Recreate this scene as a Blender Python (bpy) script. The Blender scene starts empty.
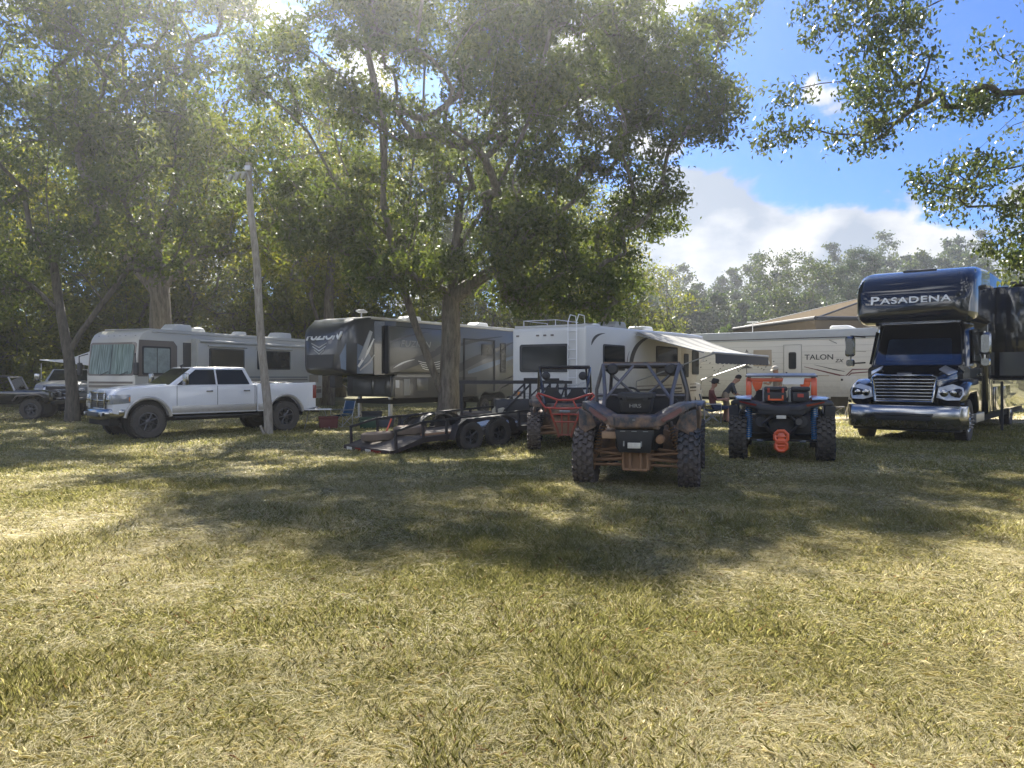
import bpy, bmesh, math, random
import numpy as np
from mathutils import Vector, Matrix, Euler

PI = math.pi
rnd = random.Random(7)
scene = bpy.context.scene
COL = scene.collection
EYE = 1.52


def sstep(t):
    t = min(1.0, max(0.0, t))
    return t * t * (3 - 2 * t)


def gz(x, y):
    """height of the field"""
    z = -0.28 * sstep((2.5 - x) / 4.0) * sstep((y - 9.0) / 8.0)
    z += 0.02 * math.sin(x * 0.9 + 1.3) * math.sin(y * 0.7) + 0.012 * math.sin(x * 2.3 + y * 1.9)
    return z


def gz_np(x, y):
    def s(t):
        t = np.clip(t, 0, 1)
        return t * t * (3 - 2 * t)
    z = -0.28 * s((2.5 - x) / 4.0) * s((y - 9.0) / 8.0)
    return z + 0.02 * np.sin(x * 0.9 + 1.3) * np.sin(y * 0.7) + 0.012 * np.sin(x * 2.3 + y * 1.9)


# ------------------------------------------------------------------ materials
def new_mat(name):
    m = bpy.data.materials.new(name)
    m.use_nodes = True
    nt = m.node_tree
    nt.nodes.clear()
    out = nt.nodes.new('ShaderNodeOutputMaterial')
    return m, nt, out


def nd(nt, kind, **kw):
    n = nt.nodes.new(kind)
    for k, v in kw.items():
        if hasattr(n, k) and not k.startswith('i_'):
            setattr(n, k, v)
        else:
            key = k[2:]
            key = int(key) if key.isdigit() else key.replace('_', ' ')
            n.inputs[key].default_value = v
    return n


def c4(c, k=1.0):
    return (min(1, c[0] * k), min(1, c[1] * k), min(1, c[2] * k), 1)


def mat(name, col, rough=0.5, metal=0.0, spec=0.5, coat=0.0, var=0.1, vs=3.0, bump=0.0, bs=60.0,
        dirt=None, dcol=(0.22, 0.15, 0.09), dtop=1.0, dbias=0.0):
    """procedural paint / metal / cloth with uneven tone, optional bump and dirt thicker low down"""
    m, nt, out = new_mat(name)
    L = nt.links
    tc = nd(nt, 'ShaderNodeTexCoord')
    no = nd(nt, 'ShaderNodeTexNoise', i_Scale=vs, i_Detail=5.0, i_Roughness=0.6)
    L.new(tc.outputs['Object'], no.inputs['Vector'])
    mx = nd(nt, 'ShaderNodeMix', data_type='RGBA')
    mx.inputs[6].default_value = c4(col, 1 - var)
    mx.inputs[7].default_value = c4(col, 1 + var)
    L.new(no.outputs['Fac'], mx.inputs[0])
    p = nd(nt, 'ShaderNodeBsdfPrincipled')
    p.inputs['Roughness'].default_value = rough
    p.inputs['Metallic'].default_value = metal
    p.inputs['Specular IOR Level'].default_value = spec
    p.inputs['Coat Weight'].default_value = coat
    p.inputs['Coat Roughness'].default_value = 0.04
    colout = mx.outputs[2]
    if dirt:
        sp = nd(nt, 'ShaderNodeSeparateXYZ')
        L.new(tc.outputs['Object'], sp.inputs[0])
        mr = nd(nt, 'ShaderNodeMapRange')
        mr.inputs[1].default_value = 0.0
        mr.inputs[2].default_value = dtop
        mr.inputs[3].default_value = 1.0
        mr.inputs[4].default_value = 0.0
        L.new(sp.outputs[2], mr.inputs[0])
        n2 = nd(nt, 'ShaderNodeTexNoise', i_Scale=7.0, i_Detail=8.0, i_Roughness=0.7)
        L.new(tc.outputs['Object'], n2.inputs['Vector'])
        ma = nd(nt, 'ShaderNodeMath', operation='MULTIPLY')
        L.new(mr.outputs[0], ma.inputs[0])
        ma.inputs[1].default_value = 0.55
        mb = nd(nt, 'ShaderNodeMath', operation='ADD')
        L.new(ma.outputs[0], mb.inputs[0])
        L.new(n2.outputs['Fac'], mb.inputs[1])
        r2 = nd(nt, 'ShaderNodeMapRange', clamp=True)
        r2.inputs[1].default_value = 0.62 - dbias
        r2.inputs[2].default_value = 0.92 - dbias
        r2.inputs[3].default_value = 0.0
        r2.inputs[4].default_value = dirt
        L.new(mb.outputs[0], r2.inputs[0])
        m2 = nd(nt, 'ShaderNodeMix', data_type='RGBA')
        L.new(r2.outputs[0], m2.inputs[0])
        L.new(colout, m2.inputs[6])
        m2.inputs[7].default_value = c4(dcol)
        colout = m2.outputs[2]
        r3 = nd(nt, 'ShaderNodeMapRange', clamp=True)
        r3.inputs[3].default_value = rough
        r3.inputs[4].default_value = 0.9
        L.new(r2.outputs[0], r3.inputs[0])
        L.new(r3.outputs[0], p.inputs['Roughness'])
    L.new(colout, p.inputs['Base Color'])
    if bump:
        nb = nd(nt, 'ShaderNodeTexNoise', i_Scale=bs, i_Detail=4.0)
        L.new(tc.outputs['Object'], nb.inputs['Vector'])
        bp = nd(nt, 'ShaderNodeBump', i_Strength=bump, i_Distance=0.02)
        L.new(nb.outputs['Fac'], bp.inputs['Height'])
        L.new(bp.outputs[0], p.inputs['Normal'])
    L.new(p.outputs[0], out.inputs[0])
    return m


def glass(name, tint, fac=0.35):
    """tinted window glass that lets part of the inside show"""
    m, nt, out = new_mat(name)
    L = nt.links
    t = nd(nt, 'ShaderNodeBsdfTransparent')
    t.inputs[0].default_value = c4(tint)
    g = nd(nt, 'ShaderNodeBsdfGlossy', i_Roughness=0.03)
    fr = nd(nt, 'ShaderNodeFresnel', i_IOR=1.5)
    ad = nd(nt, 'ShaderNodeMath', operation='ADD')
    L.new(fr.outputs[0], ad.inputs[0])
    ad.inputs[1].default_value = fac * 0.2
    mx = nd(nt, 'ShaderNodeMixShader')
    L.new(ad.outputs[0], mx.inputs[0])
    L.new(t.outputs[0], mx.inputs[1])
    L.new(g.outputs[0], mx.inputs[2])
    L.new(mx.outputs[0], out.inputs[0])
    return m


def foliage(name, dark, mid, light, trans=0.45, rough=0.52):
    """leaf material: colour from the per-face 'tint' attribute, light passes through"""
    m, nt, out = new_mat(name)
    L = nt.links
    at = nd(nt, 'ShaderNodeAttribute')
    at.attribute_name = 'tint'
    cr = nd(nt, 'ShaderNodeValToRGB')
    cr.color_ramp.elements[0].color = c4(dark)
    cr.color_ramp.elements[1].color = c4(light)
    e = cr.color_ramp.elements.new(0.5)
    e.color = c4(mid)
    L.new(at.outputs['Fac'], cr.inputs[0])
    p = nd(nt, 'ShaderNodeBsdfPrincipled', i_Roughness=rough)
    p.inputs['Specular IOR Level'].default_value = 0.12
    tr = nd(nt, 'ShaderNodeBsdfTranslucent')
    hs = nd(nt, 'ShaderNodeMix', data_type='RGBA', blend_type='MULTIPLY')
    hs.inputs[0].default_value = 1.0
    hs.inputs[7].default_value = (1.9, 1.75, 0.7, 1)
    L.new(cr.outputs[0], hs.inputs[6])
    L.new(cr.outputs[0], p.inputs['Base Color'])
    L.new(hs.outputs[2], tr.inputs[0])
    mx = nd(nt, 'ShaderNodeMixShader')
    mx.inputs[0].default_value = trans
    L.new(p.outputs[0], mx.inputs[1])
    L.new(tr.outputs[0], mx.inputs[2])
    L.new(mx.outputs[0], out.inputs[0])
    return m


def bark(name, a, b, sc=9.0):
    m, nt, out = new_mat(name)
    L = nt.links
    tc = nd(nt, 'ShaderNodeTexCoord')
    mp = nd(nt, 'ShaderNodeMapping')
    mp.inputs['Scale'].default_value = (1, 1, 0.22)
    L.new(tc.outputs['Object'], mp.inputs[0])
    n1 = nd(nt, 'ShaderNodeTexNoise', i_Scale=sc, i_Detail=8.0, i_Roughness=0.7)
    L.new(mp.outputs[0], n1.inputs['Vector'])
    n2 = nd(nt, 'ShaderNodeTexNoise', i_Scale=1.1, i_Detail=3.0)
    L.new(tc.outputs['Object'], n2.inputs['Vector'])
    cr = nd(nt, 'ShaderNodeValToRGB')
    cr.color_ramp.elements[0].position = 0.35
    cr.color_ramp.elements[1].position = 0.68
    cr.color_ramp.elements[0].color = c4(a)
    cr.color_ramp.elements[1].color = c4(b)
    L.new(n1.outputs['Fac'], cr.inputs[0])
    mx = nd(nt, 'ShaderNodeMix', data_type='RGBA', blend_type='MULTIPLY')
    L.new(n2.outputs['Fac'], mx.inputs[0])
    L.new(cr.outputs[0], mx.inputs[6])
    mx.inputs[7].default_value = (0.62, 0.66, 0.55, 1)
    p = nd(nt, 'ShaderNodeBsdfPrincipled', i_Roughness=0.9)
    L.new(mx.outputs[2], p.inputs['Base Color'])
    bp = nd(nt, 'ShaderNodeBump', i_Strength=0.8, i_Distance=0.04)
    L.new(n1.outputs['Fac'], bp.inputs['Height'])
    L.new(bp.outputs[0], p.inputs['Normal'])
    L.new(p.outputs[0], out.inputs[0])
    return m


# ------------------------------------------------------------------ mesh building
def link(o, parent=None):
    COL.objects.link(o)
    if parent is not None:
        o.parent = parent
    return o


def tag(o, label=None, cat=None, group=None, kind=None):
    if label: o['label'] = label
    if cat: o['category'] = cat
    if group: o['group'] = group
    if kind: o['kind'] = kind
    return o


def root(name, label, cat, x, y, head=0.0, group=None, z=None, pitch=0.0, roll=0.0):
    """an Empty on the ground; local x points the way the thing faces (head = angle of that from world x)"""
    o = bpy.data.objects.new(name, None)
    o.empty_display_size = 0.3
    COL.objects.link(o)
    o.location = (x, y, gz(x, y) if z is None else z)
    o.rotation_euler = (roll, pitch, head)
    return tag(o, label, cat, group)


def frame(p0, p1):
    d = (p1 - p0).normalized()
    a = Vector((0, 0, 1)) if abs(d.z) < 0.95 else Vector((1, 0, 0))
    u = d.cross(a).normalized()
    return u, d.cross(u).normalized()


class MB:
    def __init__(s):
        s.v, s.f, s.m = [], [], []

    def add(s, vs, fs, m=0):
        o = len(s.v)
        s.v += [tuple(v) for v in vs]
        s.f += [tuple(i + o for i in f) for f in fs]
        s.m += [m] * len(fs)
        return s

    def box(s, x0, x1, y0, y1, z0, z1, m=0):
        vs = [(x, y, z) for x in (x0, x1) for y in (y0, y1) for z in (z0, z1)]
        return s.add(vs, [(0, 1, 3, 2), (4, 6, 7, 5), (0, 4, 5, 1), (2, 3, 7, 6), (0, 2, 6, 4), (1, 5, 7, 3)], m)

    def obox(s, c, size, rot=(0, 0, 0), m=0):
        R = Euler(rot).to_matrix()
        c = Vector(c)
        h = Vector(size) / 2
        vs = [c + R @ Vector((x * h.x, y * h.y, z * h.z)) for x in (-1, 1) for y in (-1, 1) for z in (-1, 1)]
        return s.add(vs, [(0, 1, 3, 2), (4, 6, 7, 5), (0, 4, 5, 1), (2, 3, 7, 6), (0, 2, 6, 4), (1, 5, 7, 3)], m)

    def loft(s, secs, m=0, cap=True, closed=True):
        n = len(secs[0])
        vs = [p for sec in secs for p in sec]
        fs = []
        for i in range(len(secs) - 1):
            for j in range(n if closed else n - 1):
                k = (j + 1) % n
                fs.append((i * n + j, i * n + k, (i + 1) * n + k, (i + 1) * n + j))
        if cap:
            fs.append(tuple(range(n - 1, -1, -1)))
            fs.append(tuple((len(secs) - 1) * n + j for j in range(n)))
        return s.add(vs, fs, m)

    def tube(s, pts, r, n=8, m=0, cap=True):
        pts = [Vector(p) for p in pts]
        rs = r if isinstance(r, (list, tuple)) else [r] * len(pts)
        u, w = frame(pts[0], pts[1])
        secs = []
        for i, p in enumerate(pts):
            if i == 0: d = pts[1] - pts[0]
            elif i == len(pts) - 1: d = pts[-1] - pts[-2]
            else: d = (pts[i + 1] - pts[i]).normalized() + (pts[i] - pts[i - 1]).normalized()
            if d.length < 1e-9: d = Vector((0, 0, 1))
            d.normalize()
            u = (u - d * u.dot(d))
            if u.length < 1e-6: u = d.orthogonal()
            u.normalize()
            w = d.cross(u)
            secs.append([p + (u * math.cos(2 * PI * k / n) + w * math.sin(2 * PI * k / n)) * rs[i] for k in range(n)])
        return s.loft(secs, m, cap)

    def prism(s, prof, y0, y1, m=0):
        n = len(prof)
        vs = [(x, y0, z) for x, z in prof] + [(x, y1, z) for x, z in prof]
        fs = [tuple(range(n)), tuple(range(2 * n - 1, n - 1, -1))]
        fs += [(j, (j + 1) % n, n + (j + 1) % n, n + j) for j in range(n)]
        return s.add(vs, fs, m)

    def plate(s, pts, ext, m=0):
        """flat polygon pushed along ext"""
        pts = [Vector(p) for p in pts]
        ext = Vector(ext)
        n = len(pts)
        vs = pts + [p + ext for p in pts]
        fs = [tuple(range(n)), tuple(range(2 * n - 1, n - 1, -1))]
        fs += [(j, (j + 1) % n, n + (j + 1) % n, n + j) for j in range(n)]
        return s.add(vs, fs, m)

    def qplate(s, Q, u0, u1, v0, v1, off=0.003, t=0.006, away=(0, 0, 0), m=0, rnd_=0.0):
        """a panel on the four-cornered face Q (corners a,b,c,d going round), facing away from a point"""
        a, b, c, d = [Vector(q) for q in Q]
        P = lambda u, v: (a * (1 - u) + b * u) * (1 - v) + (d * (1 - u) + c * u) * v
        n = (b - a).cross(d - a).normalized()
        if n.dot((a + b + c + d) / 4 - Vector(away)) < 0: n = -n
        if rnd_:
            du, dv = rnd_ / max(1e-6, (b - a).length), rnd_ / max(1e-6, (d - a).length)
            uv = []
            for cu, cv, a0 in ((u1 - du, v0 + dv, -90), (u1 - du, v1 - dv, 0), (u0 + du, v1 - dv, 90), (u0 + du, v0 + dv, 180)):
                for k in range(4):
                    an = math.radians(a0 + k * 30)
                    uv.append((cu + du * math.cos(an), cv + dv * math.sin(an)))
        else:
            uv = [(u0, v0), (u1, v0), (u1, v1), (u0, v1)]
        return s.plate([P(u, v) + n * off for u, v in uv], n * t, m)

    def lathe(s, prof, c, axis='y', n=24, m=0, ring=False):
        """prof: (radius, height) pairs turned round an axis through c"""
        c = Vector(c)
        secs = []
        if ring: prof = list(prof) + [prof[0]]
        for r, h in prof:
            sec = []
            for k in range(n):
                a = 2 * PI * k / n
                if axis == 'y': sec.append(c + Vector((r * math.cos(a), h, r * math.sin(a))))
                elif axis == 'z': sec.append(c + Vector((r * math.cos(a), r * math.sin(a), h)))
                else: sec.append(c + Vector((h, r * math.cos(a), r * math.sin(a))))
            secs.append(sec)
        return s.loft(secs, m, not ring)

    def mesh(s, name, mats, bevel=0.0, segs=2, smooth=38, angle=28):
        me = bpy.data.meshes.new(name)
        me.from_pydata(s.v, [], s.f)
        for mt in (mats if isinstance(mats, (list, tuple)) else [mats]):
            me.materials.append(mt)
        me.polygons.foreach_set('material_index', s.m)
        bm = bmesh.new()
        bm.from_mesh(me)
        bmesh.ops.recalc_face_normals(bm, faces=bm.faces)
        if bevel > 0:
            es = [e for e in bm.edges if len(e.link_faces) == 2 and e.calc_face_angle(0) > math.radians(angle)]
            bmesh.ops.bevel(bm, geom=es, offset=bevel, segments=segs, profile=0.5, affect='EDGES', clamp_overlap=True)
        bm.to_mesh(me)
        bm.free()
        if smooth:
            me.polygons.foreach_set('use_smooth', [True] * len(me.polygons))
            me.set_sharp_from_angle(angle=math.radians(smooth))
        me.update()
        return me

    def build(s, name, mats, parent=None, bevel=0.0, segs=2, smooth=38, angle=28, label=None):
        o = bpy.data.objects.new(name, s.mesh(name, mats, bevel, segs, smooth, angle))
        link(o, parent)
        if label: o['label'] = label
        return o


def rsec(x, hw, zb, zt, r=0.1, n=4, yc=0.0):
    """rounded rectangle standing across the x axis"""
    r = min(r, hw * 0.95, (zt - zb) * 0.48)
    out = []
    for cy, cz, a0 in ((hw - r, zt - r, 0), (-hw + r, zt - r, 90), (-hw + r, zb + r, 180), (hw - r, zb + r, 270)):
        for k in range(n + 1):
            a = math.radians(a0 + 90 * k / n)
            out.append(Vector((x, yc + cy + r * math.cos(a), cz + r * math.sin(a))))
    return out


def np_mesh(name, verts, faces_flat, loop_totals, m, attr=None, smooth=False):
    me = bpy.data.meshes.new(name)
    nv, nf = len(verts), len(loop_totals)
    me.vertices.add(nv)
    me.vertices.foreach_set('co', verts.astype(np.float32).ravel())
    me.loops.add(len(faces_flat))
    me.loops.foreach_set('vertex_index', faces_flat.astype(np.int32))
    me.polygons.add(nf)
    starts = np.concatenate([[0], np.cumsum(loop_totals)[:-1]]).astype(np.int32)
    me.polygons.foreach_set('loop_start', starts)
    me.update(calc_edges=True)
    if attr is not None:
        a = me.attributes.new('tint', 'FLOAT', 'FACE')
        a.data.foreach_set('value', attr.astype(np.float32))
    if smooth:
        me.polygons.foreach_set('use_smooth', np.ones(nf, bool))
    me.materials.append(m)
    return me


def copy_tree(o, parent=None):
    c = o.copy()
    COL.objects.link(c)
    if parent is not None:
        c.parent = parent
    for ch in [k for k in bpy.data.objects if k.parent is o]:
        copy_tree(ch, c)
    return c


def text_part(name, body, parent, m, size, loc, rot, ext=0.006, sx=1.0, shear=0.0, space=1.0, bold=0.0):
    """raised lettering; rot = 3x3 rows: text right, text up, out of the surface"""
    cu = bpy.data.curves.new(name, 'FONT')
    cu.body = body
    cu.size = size
    cu.extrude = ext
    cu.shear = shear
    cu.space_character = space
    cu.offset = bold
    cu.align_x = 'CENTER'
    cu.align_y = 'CENTER'
    t = bpy.data.objects.new(name + '_tmp', cu)
    COL.objects.link(t)
    dg = bpy.context.evaluated_depsgraph_get()
    me = bpy.data.meshes.new_from_object(t.evaluated_get(dg))
    bpy.data.objects.remove(t)
    bpy.data.curves.remove(cu)
    R = Matrix([Vector(r) for r in rot]).transposed()
    for v in me.vertices:
        v.co = R @ Vector((v.co.x * sx, v.co.y, v.co.z)) + Vector(loc)
    me.materials.clear()
    me.materials.append(m)
    me.name = name
    return link(bpy.data.objects.new(name, me), parent)


# ------------------------------------------------------------------ palette
M = {}
M['white'] = mat('white_paint', (0.72, 0.73, 0.74), 0.28, coat=0.6, var=0.03, dirt=0.35, dcol=(0.3, 0.25, 0.18), dtop=1.2, dbias=-0.08)
M['silver_trim'] = mat('beige_silver_paint', (0.42, 0.40, 0.36), 0.35, metal=0.3, coat=0.4, dirt=0.5, dtop=1.0)
M['silver'] = mat('silver_paint', (0.36, 0.36, 0.36), 0.3, metal=0.4, coat=0.5)
M['chrome'] = mat('chrome', (0.27, 0.27, 0.27), 0.14, metal=1.0, var=0.05, dirt=0.3, dtop=0.8)
M['steel'] = mat('bare_steel', (0.42, 0.42, 0.42), 0.4, metal=0.9, var=0.2, vs=8)
M['black'] = mat('black_plastic', (0.022, 0.023, 0.026), 0.55, var=0.3, vs=10)
M['gloss_black'] = mat('black_paint', (0.012, 0.013, 0.016), 0.15, coat=0.8, var=0.2)
M['glass'] = mat('dark_glass', (0.010, 0.014, 0.017), 0.08, spec=0.25, var=0.2)
M['glass_clear'] = glass('tinted_glass', (0.55, 0.62, 0.62), 0.4)
M['lens'] = mat('lamp_lens', (0.22, 0.235, 0.25), 0.1, spec=0.8, coat=0.8, var=0.3, vs=14)
M['red_lens'] = mat('red_lens', (0.20, 0.02, 0.015), 0.2, coat=0.5)
M['amber'] = mat('amber_lens', (0.6, 0.22, 0.03), 0.25)
M['rubber'] = mat('tyre_rubber', (0.028, 0.028, 0.03), 0.85, var=0.35, vs=9, bump=0.3, dirt=0.35, dcol=(0.13, 0.11, 0.08), dtop=1.0)
M['rubber_mud'] = mat('muddy_rubber', (0.035, 0.042, 0.052), 0.8, var=0.35, vs=9, bump=0.3, dirt=0.35, dcol=(0.2, 0.14, 0.09), dtop=.6, dbias=-0.02)
M['rubber_old'] = mat('weathered_tyre', (0.16, 0.12, 0.085), 0.95, var=0.3, vs=9, bump=0.4)
M['rim'] = mat('dark_rim', (0.10, 0.10, 0.105), 0.35, metal=0.7, var=0.3)
M['bright_rim'] = mat('polished_rim', (0.6, 0.6, 0.6), 0.2, metal=1.0)
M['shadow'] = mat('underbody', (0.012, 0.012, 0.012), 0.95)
M['curtain'] = mat('curtain', (0.30, 0.42, 0.36), 0.9, var=0.15)
M['interior'] = mat('dark_interior', (0.03, 0.03, 0.033), 0.9)
M['cream'] = mat('cream_fibreglass', (0.60, 0.57, 0.50), 0.35, coat=0.3, var=0.05, dirt=0.25, dcol=(0.25, 0.22, 0.16), dtop=1.6)
M['rv_white'] = mat('white_fibreglass', (0.60, 0.595, 0.56), 0.35, coat=0.3, var=0.05, vs=1.2, dirt=0.3, dcol=(0.28, 0.25, 0.2), dtop=1.8)
M['talon'] = mat('beige_ribbed_siding', (0.61, 0.60, 0.555), 0.5, var=0.05, vs=1.2, dirt=0.2, dtop=1.5)
M['roof_white'] = mat('rubber_roof', (0.55, 0.54, 0.5), 0.8, var=0.2, vs=2, bump=0.2)
M['roof_dirty'] = mat('stained_vinyl', (0.62, 0.62, 0.6), 0.6, var=0.3, vs=3)
M['brown'] = mat('taupe_paint', (0.16, 0.13, 0.11), 0.4, coat=0.3)
M['tan'] = mat('tan_paint', (0.36, 0.30, 0.22), 0.4, coat=0.2)
M['rv_grey'] = mat('warm_grey_fibreglass', (0.078, 0.082, 0.082), 0.3, coat=0.4, var=0.05)
M['rv_dark'] = mat('charcoal_fibreglass', (0.035, 0.037, 0.042), 0.3, coat=0.5, var=0.1)
M['rv_blue'] = mat('steel_blue_graphic', (0.10, 0.14, 0.20), 0.3, coat=0.4)
M['rv_light'] = mat('pale_grey_graphic', (0.36, 0.37, 0.38), 0.3, coat=0.4)
M['letter'] = mat('pale_lettering', (0.7, 0.7, 0.68), 0.35, metal=0.2)
M['letter_grey'] = mat('grey_lettering', (0.3, 0.3, 0.28), 0.4)
M['letter_dark'] = mat('black_lettering', (0.03, 0.03, 0.03), 0.4)
M['maroon'] = mat('maroon_graphic', (0.12, 0.02, 0.02), 0.4)
M['navy'] = mat('midnight_blue_paint', (0.004, 0.006, 0.011), 0.12, spec=.35, coat=.7, var=0.1, vs=1)
M['navy2'] = mat('smoke_paint', (0.05, 0.055, 0.065), 0.15, coat=1.0)
M['wood'] = mat('weathered_planks', (0.10, 0.082, 0.064), 0.9, var=0.5, vs=5, bump=0.4, bs=30)
M['pole_wood'] = bark('pole_timber', (0.24, 0.20, 0.17), (0.48, 0.43, 0.38), 14)
M['black_steel'] = mat('painted_black_steel', (0.025, 0.025, 0.027), 0.5, metal=0.3, var=0.4, vs=7, dirt=0.3, dcol=(0.10, 0.055, 0.035), dtop=1.0)
M['mudplast'] = mat('muddy_plastic', (0.04, 0.045, 0.055), 0.45, var=0.3, dirt=0.9, dcol=(0.31, 0.19, 0.11), dtop=1.2, dbias=0.09)
M['mudmetal'] = mat('muddy_metal', (0.06, 0.06, 0.06), 0.6, metal=0.3, var=0.3, dirt=0.97, dcol=(0.34, 0.20, 0.11), dtop=1.6, dbias=0.22)
M['cage_grey'] = mat('grey_steel_tube', (0.12, 0.12, 0.13), 0.4, metal=0.5, var=0.2, dirt=0.5, dtop=1.8)
M['red_tube'] = mat('red_powdercoat', (0.38, 0.045, 0.03), 0.4, var=0.15, dirt=0.6, dcol=(0.2, 0.12, 0.07), dtop=1.1, dbias=0.02)
M['orange'] = mat('orange_paint', (0.72, 0.11, 0.03), 0.35, coat=0.4, var=0.08)
M['blue'] = mat('blue_paint', (0.04, 0.20, 0.46), 0.3, coat=0.4)
M['blue_pale'] = mat('pale_blue_plastic', (0.35, 0.48, 0.65), 0.3, coat=0.4)
M['seat'] = mat('black_vinyl', (0.03, 0.03, 0.033), 0.7, var=0.3)
M['plate'] = mat('number_plate', (0.6, 0.57, 0.48), 0.4, var=0.2, vs=20)
M['cloth_blue'] = mat('blue_nylon', (0.012, 0.05, 0.11), 0.9)
M['cloth_navy'] = mat('navy_nylon', (0.02, 0.035, 0.08), 0.9)
M['cloth_black'] = mat('black_nylon', (0.03, 0.03, 0.03), 0.9)
M['cloth_red'] = mat('red_cloth', (0.12, 0.035, 0.03), 0.9)
M['cloth_grey'] = mat('charcoal_cloth', (0.06, 0.065, 0.075), 0.9)
M['cloth_khaki'] = mat('khaki_cloth', (0.30, 0.24, 0.17), 0.9)
M['cloth_green'] = mat('green_plastic', (0.015, 0.05, 0.025), 0.5)
M['skin'] = mat('skin', (0.42, 0.23, 0.16), 0.55, var=0.1)
M['hair'] = mat('dark_hair', (0.03, 0.02, 0.015), 0.7, var=0.3, vs=40)
M['white_plastic'] = mat('white_plastic', (0.68, 0.68, 0.66), 0.4, var=0.05)
M['canvas_tan'] = mat('tan_canvas', (0.12, 0.098, 0.07), 0.9, spec=0.0, var=0.2, vs=2)
M['stain_white'] = mat('pale_canvas', (0.66, 0.66, 0.66), 0.8, var=0.1)
# ------------------------------------------------------------------ wheels
def wheel_meshes(kind, R, W, rim_r, tyre_m, rim_m, lugs=0, spokes=8, nuts=True):
    """tyre and rim meshes with the axle along y, outside towards +y"""
    t = MB()
    h = W / 2
    prof = [(rim_r, -h * .78), (rim_r + .03, -h * .93), (R * .80, -h), (R * .93, -h * .96), (R * .985, -h * .74), (R, -h * .4),
            (R, h * .4), (R * .985, h * .74), (R * .93, h * .96), (R * .80, h), (rim_r + .03, h * .93), (rim_r, h * .78)]
    t.lathe(prof, (0, 0, 0), 'y', 36, ring=True)
    if lugs:
        d = 0.028 * R / .4
        for k in range(lugs):
            a = 2 * PI * k / lugs
            for row in range(4):
                aa = a + (0.5 if row % 2 else 0) * 2 * PI / lugs
                y = (-.72, -.25, .25, .72)[row] * h
                sk = (.5, .25, -.25, -.5)[row]
                rr = R + (0.0 if abs(y) > .5 * h else .004)
                c = Vector((math.cos(aa) * rr, y, math.sin(aa) * rr))
                u = Vector((math.cos(aa), 0, math.sin(aa)))
                tt = Vector((-math.sin(aa), sk, math.cos(aa))).normalized()
                w = u.cross(tt)
                L_, W_ = PI * R / lugs * .62, h * .30
                vs = [c + tt * (sx * L_) + w * (sy * W_ * .62) + u * (sz * d) for sx in (-1, 1) for sy in (-1, 1) for sz in (-1, 1)]
                t.add(vs, [(0, 1, 3, 2), (4, 6, 7, 5), (0, 4, 5, 1), (2, 3, 7, 6), (0, 2, 6, 4), (1, 5, 7, 3)])
            # shoulder blocks
            for sy in (-1, 1):
                aa = a
                t.obox((math.cos(aa) * R * .955, sy * h * .99, math.sin(aa) * R * .955), (.05 * R / .4, .02, PI * R / lugs * 1.1), (0, -aa, 0))
    else:
        for k in range(40):
            aa = 2 * PI * k / 40
            for sy in (-1, 1):
                t.obox((math.cos(aa) * R * .985, sy * h * .62, math.sin(aa) * R * .985), (.03, h * .5, R * .09), (0, -aa, 0))
    tm = t.mesh('tyre', tyre_m, smooth=30)
    r = MB()
    r.lathe([(rim_r, -h * .8), (rim_r, h * .78), (rim_r * .93, h * .80), (rim_r * .88, h * .45), (rim_r * .86, -h * .3), (.02, -h * .3)], (0, 0, 0), 'y', 32)
    r.lathe([(rim_r * .30, -h * .2), (rim_r * .30, h * .62), (rim_r * .22, h * .7), (.01, h * .72)], (0, 0, 0), 'y', 20)
    for k in range(spokes):
        a = 2 * PI * k / spokes
        p0 = Vector((math.cos(a) * rim_r * .25, h * .5, math.sin(a) * rim_r * .25))
        p1 = Vector((math.cos(a) * rim_r * .92, h * .6, math.sin(a) * rim_r * .92))
        r.tube([p0, p1], [rim_r * .10, rim_r * .085], 6)
    rm_ = r.mesh('rim', rim_m, smooth=35)
    return tm, rm_


WH = {}


def wheel(parent, kind, x, y, z, steer=0.0):
    """a wheel: hub with brake (its own mesh), tyre and rim as its pieces; +y side faces out"""
    tm, rm_, R = WH[kind]
    w = MB().lathe([(R * .34, -.05), (R * .36, .0), (R * .1, .03)], (0, 0, 0), 'y', 16)
    if 'hub' + kind not in WH:
        WH['hub' + kind] = w.mesh('wheel', M['shadow'])
    o = link(bpy.data.objects.new('wheel', WH['hub' + kind]), parent)
    o.location = (x, y, z)
    o.rotation_euler = (0, rnd.uniform(0, 3), steer + (0 if y > 0 else PI))
    o.rotation_mode = 'XYZ'
    for n, me in (('tyre', tm), ('rim', rm_)):
        link(bpy.data.objects.new(n, me), o)
    return o


def make_wheel_kinds():
    for k, R, W, rr, tm, rm_, lugs, sp in (
            ('truck', .475, .33, .27, M['rubber'], M['rim'], 0, 8), ('car', .37, .25, .24, M['rubber'], M['rim'], 0, 7),
            ('silver', .40, .26, .25, M['rubber'], M['rim'], 0, 6),
            ('utv_mud', .385, .27, .19, M['rubber_mud'], M['mudmetal'], 22, 6),
            ('utv', .37, .27, .19, M['rubber_mud'], M['rim'], 20, 8),
            ('utv_dark', .385, .29, .19, M['rubber'], M['rim'], 22, 8),
            ('trailer', .345, .21, .2, M['rubber'], M['rim'], 0, 5),
            ('rv', .48, .27, .28, M['rubber'], M['bright_rim'], 0, 10)):
        a, b = wheel_meshes(k, R, W, rr, tm, rm_, lugs, sp)
        WH[k] = (a, b, R)


make_wheel_kinds()


def arc(cx, cz, r, a0, a1, n=9):
    return [(cx + r * math.cos(math.radians(a0 + (a1 - a0) * k / n)), cz + r * math.sin(math.radians(a0 + (a1 - a0) * k / n))) for k in range(n + 1)]


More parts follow.
